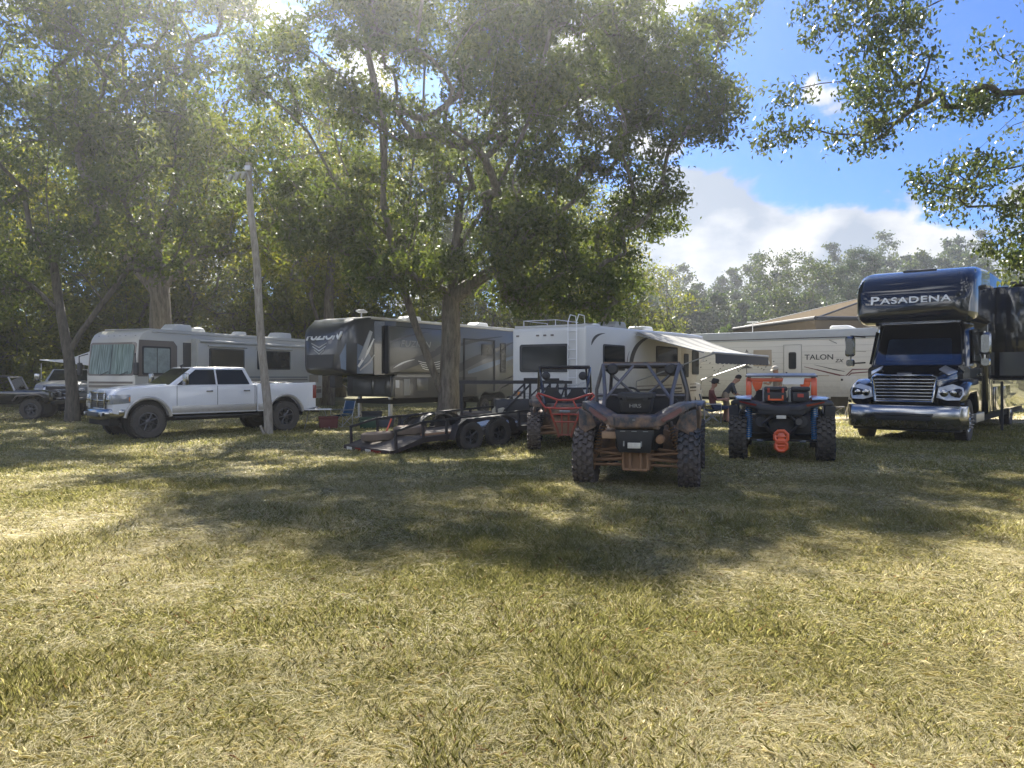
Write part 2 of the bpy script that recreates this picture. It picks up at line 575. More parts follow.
def text_side(name, body, parent, m, size, x, y, z, side=1, **kw):
    """lettering on a flank: side=1 left flank (faces +y), reads towards -x"""
    rot = ((-side, 0, 0), (0, 0, 1), (0, side, 0))
    return text_part(name, body, parent, m, size, (x, y, z), rot, **kw)


# ------------------------------------------------------------------ pickup truck
def pickup(name, label, x, y, head, paint, trim=None, grille='cross', wk='truck', group=None, rear=-4.25, bed_end=-5.35):
    o = root(name, label, 'pickup truck', x, y, head, group)
    b = MB()
    A = arc(0, .52, .60, 170, 10, 10)
    low = .66
    prof = [(.93, .74), (.95, 1.22), (.80, 1.36), (.3, 1.42), (-.62, 1.49), (-3.25, 1.49), (-3.25, low), (-.62, low)] + A + [(.62, low)]
    b.prism(prof, -.985, .985)
    body = b.build('body', paint, o, bevel=.045, segs=3)
    # hood bulge
    MB().loft([rsec(.78, .62, 1.30, 1.39, .04), rsec(.2, .66, 1.35, 1.465, .05), rsec(-.62, .70, 1.40, 1.53, .05)]).build('hood', paint, o, bevel=.01)
    # bed
    bd = MB()
    A2 = arc(rear, .52, .60, 170, 10, 10)
    pb = [(-3.28, 1.52), (bed_end, 1.54), (bed_end, .72)] + [(rear - .62, low)] + A2 + [(rear + .62, low), (-3.28, low)]
    for s in (-1, 1):
        bd.prism(pb, *sorted((s * .80, s * .99)))
    bd.box(bed_end, bed_end + .07, -.80, .80, .74, 1.52).box(-3.36, -3.28, -.8, .8, .74, 1.5).box(bed_end + .08, -3.37, -.79, .79, .85, .92)
    bed = bd.build('cargo_bed', paint, o, bevel=.03, segs=2)
    MB().box(bed_end + .1, -3.36, .795, .965, 1.521, 1.545).box(bed_end + .1, -3.36, -.965, -.795, 1.521, 1.545).build('rail_cap', M['black'], bed, bevel=.008)
    # wheel arch lips, lower two-tone
    for xx, pr in ((0, body), (rear, bed)):
        for s in (-1, 1):
            MB().tube([(px, s * .965, pz) for px, pz in arc(xx, .52, .63, 172, 8, 14)], .055, 8).build('arch_flare', trim or paint, pr)
    for s in (-1, 1):
        t = MB().box(-3.24, -.66, *sorted((s * .972, s * .992)), .70, .90)
        t.box(-3.60, -3.30, *sorted((s * .975, s * .996)), .70, .90)
        t.build('lower_cladding', trim or paint, o, bevel=.006)
        for x0, x1 in ((-.78, -.77), (-2.0, -1.99), (-3.19, -3.18)):
            pass
        for gx in (-2.005, -.80, -3.20): MB().box(gx, gx + .012, *sorted((s * .984, s * .989)), .76, 1.47).build('door_gap', M['shadow'], body)
        for hx in (-1.85, -3.02):
            MB().box(hx, hx + .2, *sorted((s * .988, s * 1.02)), 1.29, 1.33).build('door_handle', M['chrome'], o, bevel=.01)
        MB().box(-3.3, -.7, *sorted((s * .93, s * 1.06)), .55, .60).build('running_board', M['black'], o, bevel=.015)
    # cab
    z0, z1 = 1.47, 2.02
    B = [Vector((-.60, -.91, z0)), Vector((-.60, .91, z0)), Vector((-3.22, .91, z0)), Vector((-3.22, -.91, z0))]
    T = [Vector((-1.38, -.73, z1)), Vector((-1.38, .73, z1)), Vector((-2.98, .73, z1)), Vector((-2.98, -.73, z1))]
    cab = MB().loft([B, T]).build('cab', paint, o, bevel=.05, segs=3)
    cen = (-2, 0, 1.7)
    MB().qplate([B[0], B[1], T[1], T[0]], .06, .94, .06, .93, away=cen, rnd_=.05).build('windscreen', M['glass'], o)
    MB().qplate([B[2], B[3], T[3], T[2]], .08, .92, .14, .88, away=cen, rnd_=.05).build('rear_window', M['glass'], o)
    for Q in ([B[1], B[2], T[2], T[1]], [B[0], B[3], T[3], T[0]]):
        # front and rear side panes following the raked pillar
        n = (Q[1] - Q[0]).cross(Q[3] - Q[0]).normalized()
        if n.y * Q[0].y < 0: n = -n
        yo = lambda xx, zz: Vector((xx, Q[0].y + (Q[3].y - Q[0].y) * (zz - z0) / (z1 - z0), zz))
        MB().plate([yo(-.82, 1.50) + n * .004, yo(-1.42, 1.94) + n * .004, yo(-1.98, 1.94) + n * .004, yo(-1.98, 1.50) + n * .004], n * .008).build('window', M['glass'], o)
        MB().plate([yo(-2.04, 1.50) + n * .004, yo(-2.04, 1.94) + n * .004, yo(-2.88, 1.94) + n * .004, yo(-3.06, 1.50) + n * .004], n * .008).build('window', M['glass'], o)
    # front end
    if grille == 'cross':
        g = MB().box(.93, .985, -.50, .50, .86, 1.30)
        gr = g.build('grille', M['black'], o, bevel=.02)
        c = MB()
        c.box(.97, 1.02, -.54, .54, 1.27, 1.33).box(.97, 1.02, -.54, .54, .83, .88).box(.98, 1.012, -.52, .52, 1.055, 1.10)
        for yy in (-.52, 0, .52): c.box(.975, 1.016, yy - .03, yy + .03, .88, 1.28)
        c.build('grille_frame', M['chrome'], gr, bevel=.012)
        mesh_ = MB()
        for k in range(7): mesh_.box(.986, .996, -.48, .48, .91 + k * .055, .918 + k * .055)
        mesh_.build('grille_bar', M['rim'], gr)
    else:
        gr = MB().box(.93, .985, -.62, .62, .84, 1.31).build('grille', M['black'], o, bevel=.02)
        c = MB()
        c.box(.97, 1.02, -.66, .66, 1.27, 1.33).box(.97, 1.02, -.66, .66, .82, .87)
        for yy in (-.62, .62): c.box(.975, 1.016, yy - .05, yy + .05, .87, 1.28)
        for zz in (.98, 1.13): c.box(.975, 1.01, -.56, .56, zz - .025, zz + .025)
        c.build('grille_frame', M['chrome'], gr, bevel=.012)
    for s in (-1, 1):
        plan = [(.982, .57), (.982, .93), (.93, .999), (.48, .999), (.48, .80), (.80, .57)]
        hb = MB().loft([[Vector((px, s * py, .985 + (.03 if px < .6 else 0))) for px, py in plan], [Vector((px, s * py, 1.245)) for px, py in plan]]).build('headlight', M['lens'], o, bevel=.01)
        MB().box(.49, .525, *sorted((s * .999, s * 1.003)), 1.06, 1.18).build('side_marker', M['amber'], hb)
        MB().lathe([(.065, 0), (.06, .012), (.02, .02)], (.983, s * .69, 1.11), 'x', 16).lathe([(.05, 0), (.045, .012), (.01, .02)], (.983, s * .83, 1.11), 'x', 16).build('lamp_reflector', M['chrome'], hb)
    # bumper
    bp = MB()
    sec = lambda yy, xx, zb, zt: [Vector((xx, yy, zb)), Vector((xx - .16, yy, zb)), Vector((xx - .16, yy, zt)), Vector((xx, yy, zt)), Vector((xx + .03, yy, (zb + zt) / 2))]
    bp.loft([sec(-1.0, .70, .66, .84), sec(-.93, .98, .60, .86), sec(-.55, 1.10, .56, .85), sec(.55, 1.10, .56, .85), sec(.93, .98, .60, .86), sec(1.0, .70, .66, .84)])
    bo = bp.build('front_bumper', M['chrome'], o, bevel=.02)
    MB().box(1.085, 1.14, -.45, .45, .64, .76).build('air_intake', M['black'], bo, bevel=.01)
    for s in (-1, 1):
        MB().lathe([(.055, 0), (.05, .02), (.01, .025)], (1.115, s * .66, .71), 'x', 14).build('fog_lamp', M['lens'], bo)
    MB().box(.70, .96, -.80, .80, .40, .58).box(-5.2, .7, -.42, .42, .45, .70).build('chassis', M['shadow'], o)
    MB().box(bed_end - .16, bed_end - .02, -.95, .95, .56, .74).build('rear_bumper', M['chrome'], o, bevel=.02)
    for s in (-1, 1):
        MB().box(bed_end - .012, bed_end + .12, *sorted((s * .84, s * 1.0)), 1.02, 1.46).build('tail_light', M['red_lens'], o, bevel=.01)
        mr = MB().tube([(-.95, s * .93, 1.52), (-.92, s * 1.2, 1.58)], .025, 6).build('mirror_arm', M['black'], o)
        MB().box(-.99, -.88, *sorted((s * 1.13, s * 1.34)), 1.50, 1.84).build('mirror', M['chrome'], mr, bevel=.03, segs=3)
        for xx in (0, rear):
            wheel(o, wk, xx, s * .86, WH[wk][2], 0)
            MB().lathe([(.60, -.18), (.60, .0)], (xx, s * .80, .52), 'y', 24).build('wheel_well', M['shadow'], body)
    MB().tube([(-1.32, 0, 2.03), (-1.40, 0, 2.10)], [.05, .02], 8).build('roof_antenna', M['black'], o)
    return o


# ------------------------------------------------------------------ side-by-side buggy seen from behind
def suspension(o, s, x, hub_y, hub_z, spring, arm, travel=.9, in_y=.2, shock_y=.45):
    p = o
    a = MB()
    a.tube([(x + .18, s * in_y, hub_z + .02), (x + .02, s * hub_y, hub_z - .05)], .022, 6)
    a.tube([(x - .18, s * in_y, hub_z + .0), (x - .02, s * hub_y, hub_z - .05)], .022, 6)
    a.tube([(x, s * in_y, hub_z + .14), (x, s * hub_y, hub_z + .08)], .02, 6)
    a.build('control_arm', arm, p)
    sh = MB()
    P0, P1 = Vector((x - .05, s * (shock_y + .14), hub_z + .04)), Vector((x + .0, s * shock_y, hub_z + travel * .62))
    sh.tube([P0, P1], .022, 8)
    sh.tube([P0.lerp(P1, .62), P1], .034, 10)
    so = sh.build('shock_absorber', M['cage_grey'], p)
    co = []
    u, w = frame(P0, P1)
    N = 9 * 12
    for k in range(N + 1):
        t = k / N
        an = 2 * PI * 9 * t
        co.append(P0.lerp(P1, .08 + .80 * t) + (u * math.cos(an) + w * math.sin(an)) * .046)
    MB().tube(co, .009, 5).build('spring', spring, so)


def seat_part(parent, x, y, z, m, h=.62):
    s = MB()
    s.loft([rsec(x - .02, .20, z, z + .14, .05, yc=y), rsec(x + .45, .22, z + .02, z + .17, .05, yc=y)])
    secs = []
    for t, hw, th in ((0, .21, .12), (.35, .24, .12), (.7, .22, .10), (.85, .15, .09), (1.0, .13, .08)):
        zz, xx = z + .08 + t * h, x - .02 - t * .16
        secs.append([Vector((xx + a * th / 2, y + b * hw, zz)) for a, b in ((-1, -.8), (-.6, -1), (.6, -1), (1, -.8), (1, .8), (.6, 1), (-.6, 1), (-1, .8))])
    s.loft(secs)
    return s.build('seat', m, parent, bevel=.01)


def utv_near(x, y, head):
    o = root('side_by_side_buggy', 'muddy dark side-by-side with black cargo box and open roll cage, nearest the camera', 'side-by-side', x, y, head)
    Z = .385
    pl, mm, mp = M['mudplast'], M['mudmetal'], M['mudplast']
    for xx, ty in ((0, .70), (2.3, .72)):
        for s in (-1, 1):
            wheel(o, 'utv_mud', xx, s * ty, Z)
            suspension(o, s, xx, ty - .12, Z, mm, mm, travel=.8, in_y=.16, shock_y=.44)
    # trailing arms + radius rods seen across the back
    for s in (-1, 1):
        MB().tube([(1.0, s * .42, .42), (.35, s * .60, .42), (.0, s * .60, .40)], [.05, .045, .05], 8).build('trailing_arm', mm, o)
        MB().tube([(-.12, s * .14, .30), (-.06, s * .58, .28)], .02, 6).tube([(-.12, s * .14, .43), (-.06, s * .58, .46)], .02, 6).build('radius_rod', mm, o)
    MB().loft([rsec(-.20, .17, .24, .50, .03), rsec(-.14, .20, .22, .54, .03), rsec(.2, .22, .24, .55, .03)]).build('rear_gearcase', mm, o, bevel=.01)
    c = MB()
    c.tube([(-.24, -.16, .24), (-.24, .16, .24), (-.24, .16, .48), (-.24, -.16, .48), (-.24, -.16, .24)], .022, 6)
    for yy in (-.07, .07): c.tube([(-.25, yy, .24), (-.25, yy, .48)], .018, 6)
    c.build('rear_guard', mm, o)
    # chassis tub / belly
    ch = MB().loft([rsec(.25, .42, .30, .75, .06), rsec(.6, .62, .28, .80, .08), rsec(1.7, .66, .28, .82, .08), rsec(2.2, .45, .32, .85, .1), rsec(2.75, .34, .42, .88, .1)])
    ch.build('chassis', mp, o, bevel=.01)
    # exhaust / engine mass behind the panel
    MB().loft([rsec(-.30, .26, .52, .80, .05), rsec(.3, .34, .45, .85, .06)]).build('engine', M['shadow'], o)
    MB().lathe([(.055, -.10), (.06, .1), (.05, .12)], (-.26, -.33, .66), 'x', 14).lathe([(.03, -.14), (.03, -.1)], (-.26, -.33, .66), 'x', 10).build('exhaust', M['mudmetal'], o)
    MB().box(-.36, -.16, .24, .44, .66, .76).build('toolbox_bracket', mat('dried_mud_bracket', (.34, .22, .13), .9), o, bevel=.02)
    # rear fascia: wings that sweep up and out over the tyres
    for s in (-1, 1):
        f = MB()
        path = [(.00, .22, .98), (-.34, .30, .93), (-.36, .46, 1.00), (-.30, .64, 1.10), (-.18, .76, 1.14)]
        secs = []
        for i, (px, py, pz) in enumerate([(-.42, .20, .90), (-.44, .36, .93), (-.40, .52, 1.02), (-.30, .66, 1.10), (-.14, .74, 1.12), (.10, .78, 1.12), (.40, .80, 1.05)]):
            th = (.075, .08, .075, .06, .045, .04, .04)[i]
            wd = (.20, .22, .22, .22, .22, .2, .2)[i]
            secs.append([Vector((px, s * py, pz - th)), Vector((px + .02, s * py, pz + th * .6)), Vector((px + wd, s * (py - .12), pz + th * .8)), Vector((px + wd, s * (py - .12), pz - th * .6))])
        f.loft(secs)
        f.plate([(-.30, s * .60, 1.00), (-.14, s * .79, 1.06), (-.08, s * .80, .80), (-.18, s * .74, .70), (-.26, s * .52, .82)], (.03, 0, 0))
        fo = f.build('rear_fender', pl, o, bevel=.02)
        # outer mud flap curtain forward of the tyre (tan with mud)
        MB().plate([(.42, s * .84, 1.08), (.30, s * .86, .95), (.46, s * .80, .42), (.58, s * .72, .40), (.62, s * .80, 1.06)], (.0, -s * .03, 0)).build('mud_flap', mat('mud_caked_flap', (.25, .17, .10), .9, var=.3, vs=12), fo, bevel=.008)
        tl = MB().plate([(-.462, s * .34, .935), (-.43, s * .46, 1.01), (-.35, s * .60, 1.09), (-.33, s * .62, 1.045), (-.43, s * .50, .955), (-.462, s * .38, .90)], (-.014, 0, 0))
        tl.build('tail_light', mat('dusty_red_lens', (.16, .06, .045), .4), fo, bevel=.004)
        # front fender and door panel
        MB().loft([rsec(1.85, .16, .98, 1.04, .02, yc=s * .66), rsec(2.3, .18, 1.02, 1.10, .03, yc=s * .70), rsec(2.72, .16, .92, 1.0, .03, yc=s * .66)]).build('front_fender', mp, o, bevel=.01)
        MB().prism([(.70, .48), (1.75, .45), (1.95, .75), (1.85, .98), (.80, 1.0), (.62, .8)], *sorted((s * .70, s * .74))).build('door', mp, o, bevel=.02)
        MB().loft([rsec(-.40, .030, .80, .88, .01, yc=s * .30), rsec(-.2, .03, .80, .88, .01, yc=s * .30)]).build('bracket', pl, o)
    # centre spine with lower panel, plate
    MB().loft([rsec(-.44, .24, .83, .96, .03), rsec(-.40, .30, .80, .99, .04), rsec(.0, .40, .82, .98, .04)]).build('rear_panel', pl, o, bevel=.01)
    fr = MB().plate([(-.40, -.26, .79), (-.40, .26, .79), (-.36, .21, .48), (-.36, -.21, .48)], (.05, 0, 0)).build('rear_grille', M['black'], o, bevel=.02)
    g = MB()
    for yy in (-.15, 0, .15): g.box(-.415, -.403, yy - .035, yy + .035, .765, .775)
    g.box(-.418, -.400, -.105, -.085, .57, .64).box(-.418, -.400, .125, .145, .57, .64)
    g.build('reflector', M['lens'], fr)
    MB().box(-.425, -.410, -.085, .085, .545, .62).build('number_plate', M['plate'], fr, bevel=.005)
    MB().box(-.452, -.445, -.02, .02, .915, .93).build('badge', M['lens'], o)
    # hood / dash in front
    MB().loft([rsec(1.75, .60, .82, 1.10, .08), rsec(2.1, .50, .80, 1.08, .08), rsec(2.7, .34, .72, .90, .08)]).build('hood', pl, o, bevel=.01)
    MB().tube([(1.55, .27, 1.15), (1.72, .27, 1.02)], .03, 8).tube([(1.52 + .03 * math.sin(a), .27 + .17 * math.cos(a), 1.16 + .17 * math.sin(a) * .9) for a in [2 * PI * k / 20 for k in range(21)]], .017, 6).build('steering_wheel', M['black'], o)
    # cage
    cg = MB()
    zt, zr = 1.66, 1.02
    for s in (-1, 1):
        cg.tube([(-.05, s * .46, zr), (.12, s * .46, 1.25), (.50, s * .54, zt), (1.45, s * .54, zt - .02), (1.98, s * .64, 1.10)], .027, 8)
        cg.tube([(.55, s * .64, .85), (.52, s * .64, 1.3), (.50, s * .54, zt)], .027, 8)
        cg.tube([(.50, s * .58, zt), (.30, s * .30, 1.45), (.05, s * .45, 1.20)], .022, 8) if False else None
        cg.tube([(.50, s * .10, zt - .005), (.08, s * .45, 1.18)], .022, 8)
        cg.tube([(.50, s * .54, zt - .03), (.53, -s * .0, 1.15)], .02, 8)
    cg.tube([(.50, -.54, zt), (.50, .54, zt)], .027, 8).tube([(1.45, -.54, zt - .02), (1.45, .54, zt - .02)], .027, 8)
    cg.tube([(.53, -.62, 1.22), (.53, .62, 1.22)], .024, 8).tube([(1.0, -.54, zt - .01), (1.0, .54, zt - .01)], .02, 6)
    cg.build('roll_cage', M['cage_grey'], o)
    MB().loft([rsec(.48, .53, zt + .022, zt + .042, .01), rsec(1.0, .53, zt + .03, zt + .05, .01), rsec(1.45, .52, zt + .01, zt + .03, .01)]).build('roof_panel', M['mudmetal'], o)
    for yy in (-.3, .3):
        st = seat_part(o, .72, yy, .66, M['seat'], .58)
        for d in (-.07, .07):
            MB().tube([(.60, yy + d, 1.22), (.80, yy + d, 1.16), (.92, yy + d, .90)], .014, 5).build('harness', M['cloth_blue'], st)
    # light pods hung under the roof bar
    for yy in (-.42, .40):
        MB().lathe([(.06, -.06), (.085, -.02), (.08, .06)], (.48, yy, 1.60), 'x', 14).build('speaker_pod', M['black'], o)
    # cargo box
    bx = root('cargo_box', 'black lidded cargo cooler strapped in the bed of the nearest muddy side-by-side', 'cooler', x, y, head)
    lo = MB().loft([[Vector((cx, cy, 1.0)) for cx, cy in ((-.25, -.19), (.15, -.19), (.15, .19), (-.25, .19))], [Vector((cx, cy, 1.20)) for cx, cy in ((-.29, -.22), (.19, -.22), (.19, .22), (-.29, .22))]])
    lo.build('tub', M['black'], bx, bevel=.025, segs=3)
    MB().box(-.305, .205, -.235, .235, 1.205, 1.275).box(-.315, -.305, -.17, .17, 1.19, 1.24).build('lid', M['black'], bx, bevel=.022, segs=3)
    text_part('lettering', 'HRS', bx, M['letter_grey'], .07, (-.280, 0, 1.10), ((0, -1, 0), (0, 0, 1), (-1, 0, 0)), ext=.004, sx=1.3)
    for s in (-1, 1): MB().box(-.32, -.305, s * .13 - .02, s * .13 + .02, 1.16, 1.245).build('latch', M['black'], bx, bevel=.004)
    return o


def utv_red(x, y, head):
    o = root('side_by_side_buggy', 'black side-by-side with red tubular rear bumper cage, just left of the nearest one', 'side-by-side', x, y, head)
    Z = .37
    for xx in (0, 2.2):
        for s in (-1, 1):
            wheel(o, 'utv', xx, s * .66, Z)
            suspension(o, s, xx, .54, Z, M['black'], M['mudmetal'], travel=.8, in_y=.15, shock_y=.42)
    for s in (-1, 1):
        MB().tube([(1.0, s * .40, .40), (.35, s * .55, .40), (.0, s * .56, .37)], [.05, .045, .05], 8).build('trailing_arm', M['mudmetal'], o)
        MB().tube([(-.12, s * .14, .34), (-.08, s * .54, .32)], .022, 6).tube([(-.12, s * .14, .45), (-.06, s * .54, .44)], .022, 6).build('radius_rod', M['mudmetal'], o)
        MB().loft([rsec(-.30, .10, .90, 1.02, .03, yc=s * .58), rsec(0, .15, .94, 1.06, .03, yc=s * .62), rsec(.45, .14, .90, 1.02, .03, yc=s * .64)]).build('rear_fender', M['mudplast'], o, bevel=.01)
        MB().prism([(.60, .42), (1.65, .42), (1.85, .75), (1.75, .98), (.80, .98), (.55, .8)], *sorted((s * .66, s * .70))).build('door', M['mudplast'], o, bevel=.02)
        MB().loft([rsec(1.80, .14, .95, 1.0, .02, yc=s * .60), rsec(2.2, .16, .98, 1.06, .03, yc=s * .64), rsec(2.6, .14, .88, .96, .03, yc=s * .6)]).build('front_fender', M['mudplast'], o, bevel=.01)
    MB().loft([rsec(-.1, .24, .30, .70, .05), rsec(.4, .58, .26, .80, .08), rsec(1.7, .60, .26, .80, .08), rsec(2.6, .32, .40, .85, .1)]).build('chassis', M['mudplast'], o, bevel=.01)
    MB().loft([rsec(-.18, .30, .72, .95, .05), rsec(.35, .42, .72, .96, .06)]).build('cargo_bed', M['mudplast'], o, bevel=.02)
    MB().lathe([(.085, -.2), (.10, -.16), (.10, .16), (.04, .2)], (-.36, -.34, .74), 'x', 14).lathe([(.04, -.24), (.04, -.2)], (-.36, -.34, .74), 'x', 10).build('exhaust', mat('muddy_muffler', (.30, .19, .12), .7, var=.3), o)
    MB().loft([rsec(1.7, .55, .80, 1.05, .08), rsec(2.6, .32, .70, .88, .08)]).build('hood', M['mudplast'], o, bevel=.01)
    # red bumper: an upper pair of loops, a waist bar and a tapering lower ladder
    c = MB()
    X = -.62
    ztop, zw = 1.12, .88
    c.tube([(X, .0, .88), (X, -.42, .90), (X + .02, -.60, 1.15), (X + .02, -.56, 1.20), (X, -.20, 1.08), (X, -.12, 1.06), (X, .12, 1.06), (X, .20, 1.08), (X + .02, .56, 1.20), (X + .02, .60, 1.15), (X, .42, .90), (X, .0, .88)], .024, 8)
    c.tube([(X, -.24, .89), (X, -.16, 1.06)], .02, 6).tube([(X, .24, .89), (X, .16, 1.06)], .02, 6)
    for s in (-1, 1):
        c.tube([(X + .0, s * .33, .89), (X + .06, s * .27, .70), (X + .16, s * .16, .42), (X + .22, s * .13, .28)], .024, 8)
        c.tube([(X + .02, s * .08, .89), (X + .10, s * .07, .60), (X + .20, s * .06, .30)], .018, 6)
        c.tube([(X + .02, s * .56, 1.18), (X + .5, s * .52, 1.10), (X + .8, s * .50, .98)], .022, 6)
        c.tube([(X + .0, s * .40, .90), (X + .5, s * .42, .80)], .02, 6)
        c.tube([(X + .22, s * .13, .28), (.0, s * .16, .26)], .02, 6)
    c.tube([(X + .04, -.29, .76), (X + .04, .29, .76)], .02, 6).tube([(X + .09, -.22, .60), (X + .09, .22, .60)], .018, 6)
    c.tube([(X + .20, -.14, .32), (X + .20, .14, .32)], .02, 6)
    bo = c.build('bumper_cage', M['red_tube'], o)
    MB().box(X + .0, X + .012, -.10, .12, .80, .85).build('number_plate', M['lens'], bo, bevel=.004)
    cg = MB()
    zt = 1.74
    for s in (-1, 1):
        cg.tube([(-.1, s * .44, .95), (.10, s * .50, 1.35), (.42, s * .56, zt), (1.4, s * .52, zt), (1.95, s * .60, 1.08)], .026, 8)
        cg.tube([(.50, s * .60, .85), (.42, s * .56, zt)], .026, 8)
    cg.tube([(.42, -.56, zt), (.42, .56, zt)], .026, 8).tube([(1.4, -.52, zt), (1.4, .52, zt)], .026, 8).tube([(.46, -.58, 1.28), (.46, .58, 1.28)], .024, 8)
    cg.build('roll_cage', M['gloss_black'], o)
    MB().loft([rsec(.38, .56, zt + .02, zt + .05, .015), rsec(1.45, .52, zt + .03, zt + .06, .015)]).build('roof_panel', M['black'], o)
    for yy in (-.28, .28):
        seat_part(o, .62, yy, .62, M['seat'], .60)
        MB().lathe([(.05, -.10), (.095, -.06), (.095, .08), (.06, .1)], (.36, yy * 1.45, 1.56), 'x', 16).build('speaker_pod', M['black'], o)
    return o


def utv_orange(x, y, head):
    o = root('side_by_side_buggy', 'black wide side-by-side with orange roll cage, blue shock springs and orange tow guard', 'side-by-side', x, y, head)
    Z = .385
    for xx in (0, 2.5):
        for s in (-1, 1):
            wheel(o, 'utv_dark', xx, s * .73, Z)
    for s in (-1, 1):
        MB().tube([(1.2, s * .45, .42), (.4, s * .58, .40), (.0, s * .62, .38)], [.055, .05, .055], 8).build('trailing_arm', M['black'], o)
        MB().tube([(-.10, s * .12, .36), (-.06, s * .64, .34)], .018, 6).tube([(-.10, s * .12, .48), (-.06, s * .64, .46)], .018, 6)\
            .build('radius_rod', M['black'], o)
        MB().lathe([(.025, -.05), (.025, .05)], (-.08, s * .36, .34), 'y', 8).build('rod_clamp', M['lens'], o)
        # tall blue coil-over shocks
        P0, P1 = Vector((-.10, s * .56, .36)), Vector((-.04, s * .54, .98))
        so = MB().tube([P0, P1], .03, 8).build('shock_absorber', M['steel'], o)
        co = []
        u, w = frame(P0, P1)
        for k in range(15 * 12 + 1):
            t = k / 180
            an = 2 * PI * 15 * t
            co.append(P0.lerp(P1, .05 + .9 * t) + (u * math.cos(an) + w * math.sin(an)) * .055)
        MB().tube(co, .013, 5).build('spring', M['blue'], so)
        fd = MB()
        secs = []
        for px, py, pz, th in ((-.44, .10, .94, .06), (-.46, .30, .95, .07), (-.44, .48, 1.00, .07), (-.34, .66, 1.03, .05), (-.10, .82, 1.03, .05), (.3, .88, 1.0, .05), (.6, .88, .9, .05)):
            secs.append([Vector((px, s * py, pz - th)), Vector((px + .01, s * py, pz + th * .5)), Vector((px + .3, s * (py - .06), pz + th * .9)), Vector((px + .3, s * (py - .06), pz - th))])
        fd.loft(secs)
        fo = fd.build('rear_fender', M['black'], o, bevel=.02)
        MB().plate([(-.40, s * .50, 1.075), (-.30, s * .74, 1.08), (.05, s * .80, 1.09), (.15, s * .50, 1.12)], (0, 0, .03)).build('fender_cap', M['blue_pale'], fo, bevel=.01)
        MB().plate([(-.462, s * .40, 1.00), (-.42, s * .56, 1.03), (-.33, s * .70, 1.055), (-.33, s * .70, 1.03), (-.43, s * .52, .985), (-.462, s * .42, .97)], (-.012, 0, 0)).build('tail_light', M['red_lens'], fo)
        MB().plate([(-.16, s * .72, .98), (-.10, s * .90, .96), (-.02, s * .88, .62), (-.10, s * .70, .55)], (.05, 0, 0)).build('inner_guard', M['black'], fo, bevel=.02)
        MB().prism([(.70, .45), (1.9, .45), (2.1, .75), (2.0, 1.0), (.80, 1.0), (.6, .8)], *sorted((s * .74, s * .78))).build('door', M['gloss_black'], o, bevel=.02)
        MB().loft([rsec(2.1, .16, 1.0, 1.05, .02, yc=s * .70), rsec(2.5, .18, 1.0, 1.08, .03, yc=s * .74), rsec(2.95, .16, .9, .98, .03, yc=s * .7)]).build('front_fender', M['gloss_black'], o, bevel=.01)
    MB().loft([rsec(-.2, .20, .44, .74, .05), rsec(.3, .40, .30, .80, .06), rsec(1.0, .70, .28, .82, .08), rsec(2.1, .70, .28, .84, .08), rsec(3.0, .34, .40, .88, .1)]).build('chassis', M['black'], o, bevel=.01)
    MB().loft([rsec(-.44, .38, .82, .97, .05), rsec(.0, .52, .84, 1.02, .06), rsec(.5, .60, .84, 1.02, .06)]).build('rear_deck', M['black'], o, bevel=.01)
    f = MB()
    for s in (-1, 1):
        f.tube([(-.40, s * .10, .84), (-.34, s * .30, .66), (-.22, s * .12, .46)], .03, 8)
        f.lathe([(.10, -.05), (.11, .0), (.10, .05), (.05, .06)], (-.28, s * .33, .70), 'x', 16)
    f.tube([(-.38, -.34, .82), (-.38, .34, .82)], .03, 8)
    f.build('rear_subframe', M['black'], o)
    MB().lathe([(.055, -.05), (.06, 0), (.045, .02)], (-.36, -.29, .70), 'x', 14).build('exhaust_tip', M['rim'], o)
    MB().box(-.465, -.452, -.08, .08, .75, .81).build('badge', M['plate'], o, bevel=.02)
    g = MB()
    oc = lambda r, cz: [Vector((-.30, r * math.cos(PI / 8 + k * PI / 4), cz + r * .95 * math.sin(PI / 8 + k * PI / 4))) for k in range(8)]
    for cz, r in ((.43, .115), (.27, .10)):
        ring = oc(r, cz) + [oc(r, cz)[0]]
        g.tube(ring, .035, 6)
        g.tube([(-.30, -r, cz), (-.30, r, cz)], .02, 6)
    g.box(-.33, -.29, -.10, .10, .33, .37).box(-.31, -.20, -.06, .06, .20, .50)
    g.build('tow_guard', M['orange'], o, bevel=.004)
    # roll cage with flat roof
    c = MB()
    zt = 1.44
    for s in (-1, 1):
        c.loft([[Vector((.28, s * (.56 - .05), zr)), Vector((.28, s * (.56 + .05), zr)), Vector((.36, s * (.56 + .05), zr)), Vector((.36, s * (.56 - .05), zr))] for zr in (1.0, zt)])
        c.plate([(.29, s * .50, zt), (.29, s * .30, zt), (.29, s * .34, zt - .18), (.29, s * .44, zt - .24), (.29, s * .50, zt - .1)], (.05, 0, 0))
        c.tube([(.32, s * .58, zt), (1.6, s * .58, zt + .02), (2.2, s * .66, 1.05)], .03, 8)
    c.box(.28, .36, -.60, .60, zt - .055, zt + .01)
    c.build('roll_cage', M['orange'], o, bevel=.01)
    MB().loft([rsec(.22, .62, zt + .03, zt + .06, .015), rsec(1.0, .62, zt + .06, zt + .10, .02), rsec(1.7, .56, zt + .04, zt + .07, .015)]).build('roof_panel', M['cage_grey'], o)
    MB().plate([(.262, -.02, zt - .10), (.262, -.38, zt - .10), (.262, -.40, zt + .02), (.262, -.04, zt + .02)], (-.01, 0, 0)).build('rear_decal', M['letter'], o)
    for yy in (-.30, .30): seat_part(o, .75, yy, .55, M['seat'], .60)
    for yy in (.30, -.14): MB().tube([(.20, yy, 1.0), (.22, yy, 1.28)], .022, 6).build('upright', M['lens'], o)
